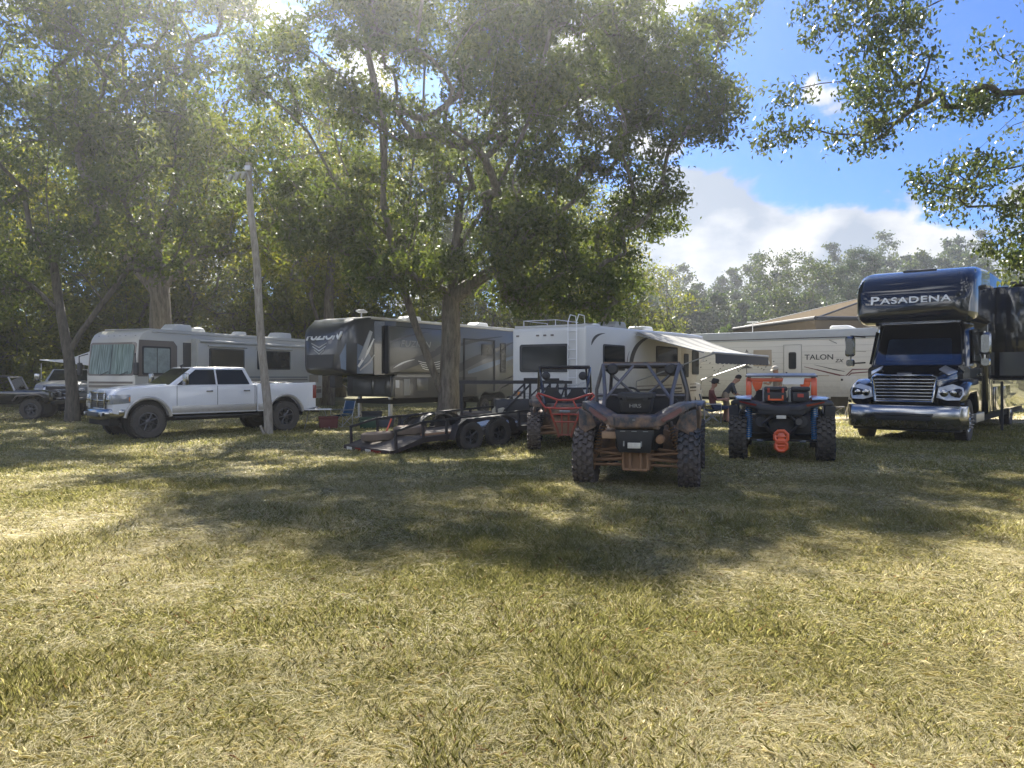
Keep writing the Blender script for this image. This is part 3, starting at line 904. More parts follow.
    # two black storage boxes
    for (y0, y1, lab) in ((-.09, .27, 'black storage case with orange latches, left one in the orange caged buggy'), (-.46, -.18, 'smaller black storage case with orange badge, right one in the orange caged buggy')):
        q = root('storage_case', lab, 'case', x, y, head, 'storage cases in the orange buggy')
        bs = MB().box(-.22, .16, y0, y1, 1.035, 1.22).build('tub', M['black'], q, bevel=.03, segs=3)
        MB().box(-.24, .18, y0 - .015, y1 + .015, 1.225, 1.30).build('lid', M['black'], q, bevel=.025, segs=3)
        yc = (y0 + y1) / 2
        if y1 > 0:
            l = MB()
            l.box(-.245, -.222, yc - .13, yc + .13, 1.06, 1.09).box(-.245, -.222, yc - .13, yc - .10, 1.06, 1.15).box(-.245, -.222, yc + .10, yc + .13, 1.06, 1.15)
            l.build('handle', M['orange'], q)
            for d in (-.12, .12): MB().box(-.255, -.24, yc + d - .02, yc + d + .02, 1.20, 1.28).build('latch', M['red_tube'], q)
        else:
            MB().box(-.235, -.222, yc - .05, yc + .05, 1.12, 1.18).build('badge', M['red_tube'], q)
    return o
def rv_window(o, y, x0, x1, z0, z1, side=1, name='window', fr=None, split=None, gl=None):
    """window on a flank at y (side=+1 left, -1 right)"""
    s = side
    Q = [Vector((x0, y, z0)), Vector((x1, y, z0)), Vector((x1, y, z1)), Vector((x0, y, z1))]
    aw = (0, y - s, 0)
    f = MB().qplate(Q, -.03, 1.03, -.05, 1.05, .002, .018, (x0, y - s, z0), rnd_=.07).build('window', fr or M['black'], o)
    MB().qplate(Q, .02, .98, .02, .98, .021, .006, (x0, y - s, z0), rnd_=.05).build('pane', gl or M['glass'], f)
    if split is not None:
        MB().box(x0 + (x1 - x0) * split - .015, x0 + (x1 - x0) * split + .015, *sorted((y + s * .028, y + s * .036)), z0, z1).build('mullion', M['black'], f)
    return f


def ribbon(pts, w, y, s, m, o, name='graphic', t=.004, off=.002):
    """painted swoosh on a flank: pts (x,z), width list"""
    up, dn = [], []
    for i, (x, z) in enumerate(pts):
        a = Vector(pts[max(0, i - 1)])
        b = Vector(pts[min(len(pts) - 1, i + 1)])
        d = (b - a).normalized()
        n = Vector((-d.y, d.x)) * (w[i] / 2 if isinstance(w, (list, tuple)) else w / 2)
        up.append((x + n.x, y + s * off, z + n.y))
        dn.append((x - n.x, y + s * off, z - n.y))
    b = MB()
    n = len(pts)
    vs = up + dn + [(a[0], a[1] + s * t, a[2]) for a in up + dn]
    fs = []
    for i in range(n - 1):
        fs += [(i, i + 1, n + i + 1, n + i), (2 * n + i, 2 * n + i + 1, 3 * n + i + 1, 3 * n + i)]
        fs += [(i, i + 1, 2 * n + i + 1, 2 * n + i), (n + i, n + i + 1, 3 * n + i + 1, 3 * n + i)]
    b.add(vs, fs)
    return b.build(name, m, o, smooth=0)


def bez(p, n=10):
    out = []
    for k in range(n + 1):
        t = k / n
        if len(p) == 3:
            out.append(((1 - t) ** 2 * p[0][0] + 2 * t * (1 - t) * p[1][0] + t * t * p[2][0], (1 - t) ** 2 * p[0][1] + 2 * t * (1 - t) * p[1][1] + t * t * p[2][1]))
        else:
            out.append(tuple((1 - t) ** 3 * p[0][i] + 3 * t * (1 - t) ** 2 * p[1][i] + 3 * t * t * (1 - t) * p[2][i] + t ** 3 * p[3][i] for i in (0, 1)))
    return out


def roof_ac(o, x, z, y=0, l=1.0, w=.72, h=.30, m=None):
    a = MB().loft([rsec(x - l / 2, w / 2 * .9, z - .05, z + h * .7, .05, yc=y), rsec(x - l * .42, w / 2, z - .05, z + h, .08, yc=y), rsec(x + l * .25, w / 2, z - .05, z + h, .08, yc=y), rsec(x + l / 2, w / 2 * .8, z - .05, z + h * .45, .05, yc=y)])
    q = a.build('air_conditioner', m or M['white_plastic'], o, bevel=.01)
    g = MB()
    for k in range(5): g.box(x - l / 2 - .008, x - l * .41, y - w * .35, y + w * .35, z + .02 + k * .035, z + .032 + k * .035)
    g.build('vent_grille', M['black'], q)
    return q


def place(corner, a, W, near='left'):
    """near front corner + facing angle (0 = towards -x, 90 = towards camera) -> centre and heading"""
    h = math.radians(180 + a)
    left = Vector((-math.sin(h), math.cos(h)))
    c = Vector(corner) - left * (W / 2 if near == 'left' else -W / 2)
    return c.x, c.y, h


def motorhome_a():
    W = 2.5
    x, y, h = place((-14.7, 30), 70, W)
    o = root('motorhome', 'cream bus-style motorhome with curtained windscreen, parked behind the white pickup', 'motorhome', x, y, h)
    b = MB()
    A1, A2 = arc(-1.9, .48, .60, 180, 0, 10), arc(-8.9, .48, .60, 180, 0, 10)
    prof = [(-.10, .45), (0, .6), (.04, 1.7), (-.12, 3.00), (-.19, 3.20), (-.32, 3.38), (-.52, 3.50), (-.80, 3.58), (-12.6, 3.60), (-12.7, 3.4), (-12.7, .5)]
    prof += [(-9.5, .48)] + A2 + [(-8.3, .48), (-2.5, .48)] + A1 + [(-1.3, .45)]
    b.prism(prof, -W / 2, W / 2)
    body = b.build('body', M['cream'], o, bevel=.09, segs=3)
    MB().box(-12.5, -.75, -1.19, 1.19, 3.585, 3.625).build('roof', M['roof_white'], o, bevel=.02)
    MB().tube([(-.8, 1.255, 3.50), (-12.4, 1.255, 3.50)], .035, 8).build('gutter', M['roof_white'], o)
    # windscreen with surround
    Q = [Vector((.035, -1.12, 1.78)), Vector((.035, 1.12, 1.78)), Vector((-.12, 1.12, 2.98)), Vector((-.12, -1.12, 2.98))]
    fr = MB().qplate(Q, -.035, 1.035, -.04, 1.06, .0, .012, (-2, 0, 2), rnd_=.1).build('windscreen_surround', M['brown'], o)
    gm, nt, go_ = new_mat('curtained_windscreen')
    tc = nd(nt, 'ShaderNodeTexCoord')
    mp = nd(nt, 'ShaderNodeMapping'); mp.inputs['Scale'].default_value = (1, 9, .5)
    nt.links.new(tc.outputs['Object'], mp.inputs[0])
    no = nd(nt, 'ShaderNodeTexNoise', i_Scale=2.0, i_Detail=5.0)
    nt.links.new(mp.outputs[0], no.inputs['Vector'])
    cr = nd(nt, 'ShaderNodeValToRGB')
    cr.color_ramp.elements[0].position, cr.color_ramp.elements[0].color = .34, (.07, .115, .10, 1)
    cr.color_ramp.elements[1].position, cr.color_ramp.elements[1].color = .66, (.30, .39, .35, 1)
    nt.links.new(no.outputs['Fac'], cr.inputs[0])
    pb = nd(nt, 'ShaderNodeBsdfPrincipled', i_Roughness=.25)
    pb.inputs['Specular IOR Level'].default_value = .3
    nt.links.new(cr.outputs[0], pb.inputs['Base Color']); nt.links.new(pb.outputs[0], go_.inputs[0])
    gl = MB().qplate(Q, .005, .995, .01, .99, .014, .03, (-2, 0, 2), rnd_=.12).build('windscreen', gm, o)
    MB().tube([(.083, 0, 1.80), (-.067, 0, 2.96)], .012, 4).build('centre_mullion', M['black'], gl)
    for yy in (-.5, .5):
        MB().tube([(.10, yy, 1.74), (.11, yy + .45, 1.90)], .012, 5).build('wiper', M['black'], o)
    # front graphics: stripes under the windscreen, lamps over it
    MB().box(.045, .055, -1.14, 1.14, 1.42, 1.50).box(.043, .052, -1.14, 1.14, 1.26, 1.36).build('front_stripe', M['brown'], o)
    for yy in (-.95, -.45, -.15, .15, .45, .95):
        MB().box(-.36, -.27, yy - .04, yy + .04, 3.28, 3.33).build('marker_lamp', M['brown'], o, bevel=.01)
    MB().box(.04, .06, -.6, .6, .72, 1.14).build('grille', M['black'], o, bevel=.02)
    for s in (-1, 1):
        MB().box(.03, .07, *sorted((s * .72, s * 1.12)), .85, 1.12).build('headlight', M['lens'], o, bevel=.02)
        ma = MB().tube([(.0, s * 1.22, 2.6), (.22, s * 1.45, 2.5), (.2, s * 1.46, 2.1)], .025, 6).build('mirror_arm', M['black'], o)
        MB().box(.12, .24, *sorted((s * 1.36, s * 1.56)), 1.75, 2.25).build('mirror', M['black'], ma, bevel=.04)
        for xx in (-1.9, -8.9): wheel(o, 'rv', xx, s * 1.08, .48)
    MB().loft([rsec(-.05, 1.22, .50, .78, .06), rsec(.12, 1.20, .50, .76, .06)]).build('front_bumper', M['cream'], o, bevel=.02)
    MB().box(-12.4, -.2, -.9, .9, .35, .48).build('chassis', M['shadow'], o)
    # driver side
    y1 = W / 2
    MB().plate([(-.09, y1 + .002, 1.70), (-2.0, y1 + .002, 1.70), (-2.15, y1 + .002, 1.85), (-2.15, y1 + .002, 2.95), (-1.95, y1 + .002, 3.15), (-.16, y1 + .002, 3.15)], (0, .004, 0)).build('window_surround', M['brown'], o)
    rv_window(o, y1 + .006, -1.75, -.35, 1.82, 2.86, split=.5, gl=mat('curtained_glass', (.28, .34, .33), .12, spec=.7, var=.5, vs=5))
    MB().box(-2.92, -2.48, y1 + .001, y1 + .02, 2.05, 3.12).build('dark_panel', M['rv_dark'], o)
    # slide-out room
    so = MB().box(-10.9, -3.02, y1, y1 + .30, 1.25, 3.28).build('slide_out', M['cream'], o, bevel=.04)
    MB().box(-10.95, -2.97, y1 + .0, y1 + .26, 1.22, 3.31).build('slide_seal', M['roof_white'], so)
    MB().tube([(-10.8, y1 + .33, 3.20), (-3.1, y1 + .33, 3.20)], .06, 8).build('awning_roll', M['roof_white'], so)
    y2 = y1 + .30
    for x0, x1 in ((-5.9, -3.75), (-9.35, -6.95)):
        rv_window(so, y2, x0, x1, 2.05, 2.88)
        MB().tube([(x0 - .18, y2 + .06, 3.02), (x1 + .18, y2 + .06, 3.02)], .045, 8).build('window_awning', M['roof_white'], so)
    ribbon([(-10.9, 1.62), (-3.05, 1.66)], .09, y2, 1, M['letter_grey'], so)
    ribbon([(-10.9, 1.50), (-3.05, 1.52)], .05, y2, 1, M['brown'], so)
    for k, (z0, z1, m) in enumerate(((1.02, 1.14, M['tan']), (.78, .98, M['brown']))):
        MB().box(-12.6, -9.6, y1 + .001, y1 + .006, z0, z1).box(-8.2, -2.7, y1 + .001, y1 + .006, z0, z1).build('stripe', m, o)
    MB().box(-12.3, -11.5, y1 + .001, y1 + .012, 1.35, 1.75).build('hatch', M['tan'], o)
    roof_ac(o, -3.4, 3.62, 0, 1.1, .8, .34)
    roof_ac(o, -7.2, 3.62, .2, .6, .5, .22)
    roof_ac(o, -10.6, 3.62, 0, 1.1, .8, .34)
    MB().lathe([(.34, .0), (.36, .1), (.28, .26), (.05, .32)], (-5.0, -.3, 3.62), 'z', 20).build('satellite_dome', M['white_plastic'], o)
    return o


def fifth_wheel():
    W = 2.5
    a = math.degrees(math.atan2(.81, .58))
    x, y, h = place((-5.98, 27.5), a, W)
    o = root('fifth_wheel_camper', 'long grey and charcoal camper with raised nose, swooping graphics and open baggage hatch', 'camper', x, y, h)
    L = 13.2
    # nose: lofted along x, tapering to a rounded prow
    secs = [rsec(.02, .90, 1.95, 3.30, .30), rsec(-.14, 1.10, 1.82, 3.55, .28), rsec(-.55, 1.22, 1.74, 3.80, .22), rsec(-1.2, 1.25, 1.72, 3.90, .14), rsec(-2.6, 1.25, 1.72, 3.92, .08)]
    MB().loft(secs).build('nose_cap', M['rv_dark'], o)
    A1, A2 = arc(-8.3, .5, .48, 180, 0, 8), arc(-9.3, .5, .48, 180, 0, 8)
    prof = [(-2.35, .90), (-2.45, 1.72), (-2.6, 1.74), (-2.6, 3.90), (-L, 3.86), (-L, .80), (-9.9, .75), (-9.78, .5)] + [(-9.3 + .48 * math.cos(math.radians(k)), .5 + .48 * math.sin(math.radians(k))) for k in range(150, 60, -20)] + \
           [(-8.3 + .48 * math.cos(math.radians(k)), .5 + .48 * math.sin(math.radians(k))) for k in range(120, 10, -20)] + [(-7.82, .5), (-7.7, .80)]
    MB().prism(prof, -W / 2, W / 2).build('body', M['rv_grey'], o, bevel=.05, segs=2)
    MB().loft([rsec(-.6, 1.12, 3.78, 3.83, .02), rsec(-1.3, 1.18, 3.88, 3.93, .02), rsec(-L + .05, 1.19, 3.85, 3.92, .02)]).build('roof', M['roof_white'], o)
    y1 = W / 2
    MB().tube([(-1.3, y1 + .01, 3.86), (-L, y1 + .01, 3.80)], .04, 6).build('gutter', M['roof_white'], o)
    # nose graphics
    n = []
    for (yy, z0, z1, m) in ((0, 1.86, 2.38, 'black'),):
        MB().plate([(.025, -.78, 2.02), (.025, .62, 2.02), (.03, .72, 2.5), (.03, -.80, 2.5)], (.012, 0, 0)).build('nose_window', M['black'], o)
    text_part('lettering', 'FUZION', o, M['letter'], .40, (-.005, .08, 3.16), ((0, 1, 0), (-.28, 0, .96), (.96, 0, .28)), ext=.03, sx=1.25, shear=.25, bold=.012)
    for k, (zz, wd) in enumerate(((2.86, .42), (2.74, .36), (2.62, .28))):
        MB().plate([(.03, -wd - .1, zz + .08), (.03, -.1, zz - .08), (.03, wd - .1, zz + .08), (.03, wd - .1, zz + .045), (.03, -.1, zz - .125), (.03, -wd - .1, zz + .045)], (.014, 0, 0)).build('chevron', M['letter_grey'] if k != 1 else M['rv_light'], o)
    # corner fin: big pale/blue wedge folding round from nose to flank
    c = MB()
    c.plate([(-.02, 1.02, 1.98), (-.16, 1.135, 1.92), (-.16, 1.135, 2.9), (.0, .98, 2.45)], (.03, .03, 0))
    c.build('corner_graphic', M['rv_blue'], o)
    s = 1
    MB().plate([(-.58, y1 - .018, 1.80), (-1.35, y1 + .008, 1.80), (-1.35, y1 + .008, 2.30), (-1.0, y1 + .004, 2.75), (-.60, y1 - .018, 2.9)], (0, .012, 0)).build('flank_graphic', M['rv_blue'], o)
    MB().plate([(-.62, y1 - .012, 2.30), (-.9, y1 + .0, 2.30), (-1.33, y1 + .0, 3.35), (-1.20, y1 + .0, 3.40)], (0, .030, 0)).build('flank_graphic', M['rv_light'], o)
    ribbon([(-.62, 2.05), (-1.1, 2.62), (-1.40, 3.10)], [.10, .12, .05], y1 + .02, 1, M['letter'], o)
    ribbon([(-.70, 1.92), (-1.2, 2.25), (-1.42, 2.50)], [.04, .08, .04], y1 + .02, 1, M['rv_light'], o)
    MB().box(-1.98, -1.42, y1 + .001, y1 + .02, 1.76, 3.76).build('dark_panel', M['gloss_black'], o)
    # main slide with swoosh hood, lettering
    sl = MB().box(-5.6, -2.0, y1, y1 + .22, 1.84, 3.58).build('slide_out', M['rv_grey'], o, bevel=.03)
    y2 = y1 + .22
    MB().box(-5.64, -1.97, y1, y1 + .19, 1.80, 3.62).build('slide_seal', M['black'], sl)
    ribbon(bez([(-2.05, 1.95), (-3.2, 2.15), (-5.5, 2.9)], 12), [.24, .26, .3, .32, .34, .34, .34, .32, .3, .26, .2, .12, .05], y2, 1, M['rv_dark'], sl)
    for k in range(4): ribbon(bez([(-3.6 - k * .08, 2.30 - k * .09), (-4.2, 2.15 - k * .09), (-4.9, 2.30 - k * .09)], 8), .022, y2 + .008, 1, M['letter'], sl)
    ribbon(bez([(-2.2, 2.0), (-2.8, 2.3), (-3.4, 2.35)], 8), [.01, .04, .06, .07, .06, .05, .04, .02, .01], y2 + .008, 1, M['letter'], sl)
    ribbon(bez([(-2.05, 3.0), (-3.0, 3.3), (-4.4, 3.5)], 8), [.02, .06, .08, .08, .07, .06, .04, .02, .01], y2, 1, M['rv_dark'], sl)
    ribbon(bez([(-4.6, 2.75), (-5.1, 2.95), (-5.58, 3.0)], 6), [.01, .1, .14, .16, .16, .12, .08], y2 + .004, 1, M['rv_dark'], sl)
    text_side('lettering', 'FUZION', sl, M['letter_grey'], .34, -3.45, y2 + .008, 2.95, sx=1.4, shear=.2)
    # behind slide
    for p, w, mm in ((bez([(-6.0, 1.9), (-8.0, 2.6), (-10.5, 3.3)], 10), [.3, .34, .36, .36, .34, .3, .26, .2, .14, .08, .03], 'rv_dark'), (bez([(-7.0, 1.85), (-9.0, 2.3), (-12.5, 3.0)], 10), [.12, .2, .24, .26, .24, .2, .16, .12, .1, .06, .02], 'rv_blue'),
                     (bez([(-5.9, 2.9), (-7.5, 3.3), (-9.5, 3.5)], 8), [.04, .1, .14, .14, .12, .1, .06, .04, .02], 'rv_dark')):
        ribbon(p, w, y1, 1, M[mm], o)
    MB().plate([(-9.0, y1 + .006, 1.0), (-11.2, y1 + .006, 1.0), (-12.6, y1 + .006, 2.35), (-12.4, y1 + .006, 2.0), (-9.5, y1 + .006, 1.5)], (0, .005, 0)).build('flank_graphic', M['rv_dark'], o)
    d = MB()
    d.box(-8.9, -8.84, y1 + .012, y1 + .05, 1.0, 3.3).box(-6.75, -6.69, y1 + .012, y1 + .05, 1.0, 3.3).box(-8.9, -6.69, y1 + .012, y1 + .06, 3.26, 3.32)
    d.build('ramp_awning_frame', M['black'], o)
    rv_window(o, y1 + .008, -8.7, -7.95, 2.62, 3.1)
    rv_window(o, y1 + .008, -9.75, -9.35, 1.9, 3.15)
    # lower dark skirt with hookups
    MB().box(-7.6, -2.5, y1 + .001, y1 + .015, .84, 1.66).build('lower_skirt', M['rv_dark'], o)
    for x0, x1, z0, z1, mm in ((-2.75, -2.55, 1.25, 1.55, 'white_plastic'), (-3.35, -3.0, .95, 1.6, 'letter_grey'), (-4.4, -3.75, 1.12, 1.6, 'rv_grey'), (-5.15, -4.95, 1.25, 1.5, 'white_plastic'), (-5.7, -5.5, 1.15, 1.3, 'white_plastic')):
        MB().box(x0, x1, y1 + .016, y1 + .03, z0, z1).build('hatch', M[mm], o, bevel=.006)
    # front wall of the lower part, two panels
    MB().box(-2.42, -2.33, -1.20, 1.20, .92, 1.70).build('front_wall', M['rv_dark'], o, bevel=.02)
    for y0, ya in ((-.85, .20), (.32, .92)):
        MB().box(-2.325, -2.31, y0, ya, 1.02, 1.58).build('storage_door', mat('slate_panel', (.06, .065, .075), .35), o, bevel=.02)
    # baggage hatch open on the far flank
    q = MB().plate([(-2.45, -1.26, 1.66), (-3.9, -1.26, 1.66), (-3.9, -2.15, 1.48), (-2.45, -2.15, 1.48)], (0, 0, -.04)).build('baggage_hatch', M['rv_dark'], o)
    MB().tube([(-2.5, -1.27, 1.2), (-2.5, -2.0, 1.50)], .012, 5).build('gas_strut', M['steel'], q)
    for yy in (-.85, .85): MB().box(-2.75, -2.63, yy - .06, yy + .06, .08, .95).box(-2.85, -2.53, yy - .14, yy + .14, .02, .08).build('landing_leg', M['steel'], o)
    MB().box(-.9, -.5, -.14, .14, 1.28, 1.75).build('hitch_pin_box', M['black'], o, bevel=.02)
    MB().box(-13.1, -2.6, -.95, .95, .62, .80).build('chassis', M['shadow'], o)
    for s in (-1, 1):
        for xx in (-8.3, -9.3): wheel(o, 'trailer', xx, s * 1.08, .345)
    roof_ac(o, -4.6, 3.90, 0, .9, .7, .28)
    roof_ac(o, -9.2, 3.88, 0, .9, .7, .28)
    ms = MB().tube([(-1.5, .5, 3.9), (-1.5, .5, 4.12)], .03, 6).build('antenna_mast', M['white_plastic'], o)
    MB().loft([rsec(-1.75, .06, 4.12, 4.18, .02, yc=.5), rsec(-1.5, .16, 4.10, 4.24, .05, yc=.5), rsec(-1.25, .05, 4.14, 4.2, .02, yc=.5)]).build('antenna_head', M['white_plastic'], ms)
    return o


AWN = None


def awning_material():
    m, nt, out = new_mat('striped_awning_vinyl')
    L = nt.links
    tc = nd(nt, 'ShaderNodeTexCoord')
    sp = nd(nt, 'ShaderNodeSeparateXYZ')
    L.new(tc.outputs['Object'], sp.inputs[0])
    w = nd(nt, 'ShaderNodeMath', operation='MULTIPLY')
    L.new(sp.outputs[0], w.inputs[0]); w.inputs[1].default_value = .72
    fr = nd(nt, 'ShaderNodeMath', operation='FRACT')
    L.new(w.outputs[0], fr.inputs[0])
    gt = nd(nt, 'ShaderNodeMath', operation='GREATER_THAN')
    L.new(fr.outputs[0], gt.inputs[0]); gt.inputs[1].default_value = .62
    mx = nd(nt, 'ShaderNodeMix', data_type='RGBA')
    L.new(gt.outputs[0], mx.inputs[0])
    mx.inputs[6].default_value = (.60, .60, .58, 1)
    mx.inputs[7].default_value = (.42, .42, .42, 1)
    no = nd(nt, 'ShaderNodeTexNoise', i_Scale=2.0, i_Detail=6.0)
    L.new(tc.outputs['Object'], no.inputs['Vector'])
    m2 = nd(nt, 'ShaderNodeMix', data_type='RGBA', blend_type='MULTIPLY')
    L.new(no.outputs['Fac'], m2.inputs[0])
    L.new(mx.outputs[2], m2.inputs[6])
    m2.inputs[7].default_value = (.6, .58, .52, 1)
    d = nd(nt, 'ShaderNodeBsdfDiffuse')
    t = nd(nt, 'ShaderNodeBsdfTranslucent')
    L.new(m2.outputs[2], d.inputs[0]); L.new(m2.outputs[2], t.inputs[0])
    ms = nd(nt, 'ShaderNodeMixShader'); ms.inputs[0].default_value = .22
    L.new(d.outputs[0], ms.inputs[1]); L.new(t.outputs[0], ms.inputs[2])
    L.new(ms.outputs[0], out.inputs[0])
    return m


def white_trailer():
    """seen from behind: rear wall at x=0, right flank towards the camera"""
    h = math.atan2(.839, .545)
    o = root('motorhome', 'white motorhome seen from the rear, with roof ladder and striped awning rolled out', 'motorhome', 1.06, 22.67, h, z=-.06)
    W, L, H = 2.5, 10.3, 2.98
    A1 = arc(2.9, .45, .52, 180, 0, 8)
    prof = [(0, .42), (0, H - .08), (.08, H), (L - 2.2, H + .12), (L - .3, H + .1), (L, H - .35), (L - .1, H - .9), (L - .9, 1.9), (L - 1.2, 1.0), (L - 1.2, .45), (3.5, .42)]
    prof += list(reversed(A1)) + [(2.3, .42)]
    MB().prism(prof, -W / 2, W / 2).build('body', M['rv_white'], o, bevel=.06, segs=3)
    MB().box(.05, L - .5, -1.2, 1.2, H - .02, H + .045).build('roof', M['roof_white'], o, bevel=.02)
    MB().loft([rsec(L - 1.1, 1.0, .4, 1.35, .1), rsec(L + .3, .95, .45, 1.2, .1), rsec(L + .9, .8, .5, 1.05, .1)]).build('cab_nose', M['rv_white'], o, bevel=.01)
    # rear window + lamps
    Q = [Vector((0, .93, 1.68)), Vector((0, -.66, 1.68)), Vector((0, -.66, 2.42)), Vector((0, .93, 2.42))]
    f = MB().qplate(Q, -.03, 1.03, -.06, 1.06, .002, .02, (3, 0, 2), rnd_=.08).build('rear_window', M['black'], o)
    MB().qplate(Q, .02, .98, .03, .97, .023, .006, (3, 0, 2), rnd_=.07).build('pane', M['glass'], f)
    for yy in (1.05, .35, .1, -.15):
        MB().box(-.03, 0, yy - .05, yy + .05, H - .28, H - .23).build('marker_lamp', M['brown'], o, bevel=.01)
    for yy in (1.05, -1.05):
        tl = MB().box(-.035, 0, yy - .14, yy + .14, .90, 1.08).build('tail_light', M['brown'], o, bevel=.03)
        MB().box(-.045, -.03, yy - .10, yy - .02, .93, 1.04).build('lamp_lens', M['amber'], tl)
    MB().box(-.22, -.08, -1.2, 1.2, .42, .58).build('rear_bumper', M['rv_white'], o, bevel=.02)
    for z0 in (.78, .70): MB().box(-.006, -.001, -.95, .95, z0 + .2, z0 + .22).build('rear_stripe', M['letter_grey'], o)
    ld = MB()
    for yy in (-.74, -1.02):
        ld.tube([(-.10, yy, .95), (-.12, yy, 1.2), (-.12, yy, H + .10), (.02, yy, H + .32), (.35, yy, H + .30), (.4, yy, H + .02)], .016, 6)
    for k in range(7): ld.tube([(-.12, -.74, 1.2 + k * .27), (-.12, -1.02, 1.2 + k * .27)], .014, 6)
    ld.build('ladder', M['letter'], o)
    ra = MB()
    ra.tube([(.1, .9, H + .02), (.1, .9, H + .2), (1.5, .9, H + .2), (1.5, .9, H + .02)], .014, 5)
    ra.tube([(.1, -.2, H + .02), (.1, -.2, H + .2), (.1, .9, H + .2)], .014, 5).tube([(.1, -.2, H + .2), (1.5, -.2, H + .2)], .014, 5)
    ra.build('roof_rack', M['letter'], o)
    # right flank
    y1 = -W / 2
    for x0, x1, z0, z1 in ((1.15, 2.6, 1.72, 2.44), (5.25, 7.15, 1.55, 2.5), (8.75, 9.45, 1.6, 2.45)):
        rv_window(o, y1, x0, x1, z0, z1, -1)
    d = MB().box(7.65, 8.5, y1 - .012, y1 - .001, .6, 2.55).build('door', M['rv_white'], o, bevel=.004)
    rv_window(d, y1 - .012, 7.85, 8.3, 1.5, 2.3, -1)
    MB().box(7.72, 7.78, y1 - .05, y1 - .012, 1.2, 1.35).build('door_handle', M['black'], d)
    ribbon(bez([(.35, 2.42), (.5, 2.75), (1.25, 2.80)], 8), [.02, .08, .1, .1, .09, .07, .05, .03, .01], y1, -1, M['letter_dark'], o)
    ribbon(bez([(3.1, 1.75), (3.2, 2.7), (5.0, 2.86)], 14), [.26, .27, .27, .26, .24, .22, .2, .17, .14, .12, .1, .08, .05, .03, .01], y1, -1, M['rv_dark'], o)
    ribbon(bez([(2.95, 1.6), (2.7, 2.0), (3.0, 2.3)], 8), [.02, .06, .08, .08, .06, .05, .03, .02, .01], y1, -1, M['brown'], o)
    for zz, mm, w in ((1.05, 'letter_dark', .07), (.93, 'brown', .05), (1.18, 'brown', .03)):
        ribbon([(3.5, zz), (6.0, zz), (9.2, zz + .02)], w, y1, -1, M[mm], o)
    # baggage doors
    for x0, x1 in ((4.3, 5.3), (5.5, 6.6), (1.0, 2.0)):
        MB().box(x0, x1, y1 - .010, y1 - .001, .52, .85).build('hatch', M['rv_white'], o, bevel=.004)
    roof_ac(o, 4.6, H + .05, .1, 1.0, .75, .34, M['letter_grey'])
    roof_ac(o, 6.6, H + .07, -.1, .9, .7, .26)
    roof_ac(o, 2.2, H + .04, -.3, .5, .5, .16)
    MB().box(.3, 9, -.9, .9, .3, .45).build('chassis', M['shadow'], o)
    for s in (-1, 1):
        wheel(o, 'car', 2.9, s * 1.06, .37)
        wheel(o, 'car', 9.3, s * 1.0, .37)
    # awning
    am = awning_material()
    za, zb, out_ = H - .02, 2.22, 2.55
    secs = []
    for k in range(9):
        t = k / 8
        yy = y1 - .04 - t * out_
        zz = za + (zb - za) * t - .10 * math.sin(t * PI)
        secs.append([Vector((3.5, yy, zz)), Vector((5.5, yy, zz - .03 * math.sin(t * PI))), Vector((7.5, yy, zz - .03 * math.sin(t * PI))), Vector((9.6, yy, zz)),
                     Vector((9.6, yy, zz - .006)), Vector((7.5, yy, zz - .006 - .03 * math.sin(t * PI))), Vector((5.5, yy, zz - .006 - .03 * math.sin(t * PI))), Vector((3.5, yy, zz - .006))])
    aw = MB().loft(secs).build('awning', am, o)
    ye = y1 - .04 - out_
    MB().tube([(3.4, ye, zb), (9.7, ye, zb)], .05, 10).build('awning_roller', M['letter_grey'], aw)
    va = []
    N = 42
    top = [Vector((3.5 + 6.1 * k / N, ye - .045, zb - .02)) for k in range(N + 1)]
    bot = [Vector((3.5 + 6.1 * k / N, ye - .050, zb - .30 - .03 * abs(math.sin(k * PI / 3)))) for k in range(N + 1)]
    v = MB()
    vs = top + bot + [p + Vector((0, .006, 0)) for p in top + bot]
    n = N + 1
    v.add(vs, [(i, i + 1, n + i + 1, n + i) for i in range(N)] + [(2 * n + i, 2 * n + i + 1, 3 * n + i + 1, 3 * n + i) for i in range(N)])
    v.build('valance', M['cloth_grey'], aw)
    for xx in (3.45, 9.65):
        MB().tube([(xx, y1 - .02, .95), (xx, y1 - .06, 1.35), (xx, ye, zb - .02)], .022, 6).tube([(xx, y1 - .03, za - .1), (xx, ye + .3, zb + .02)], .016, 6).build('awning_arm', M['letter_grey'], aw)
    return o


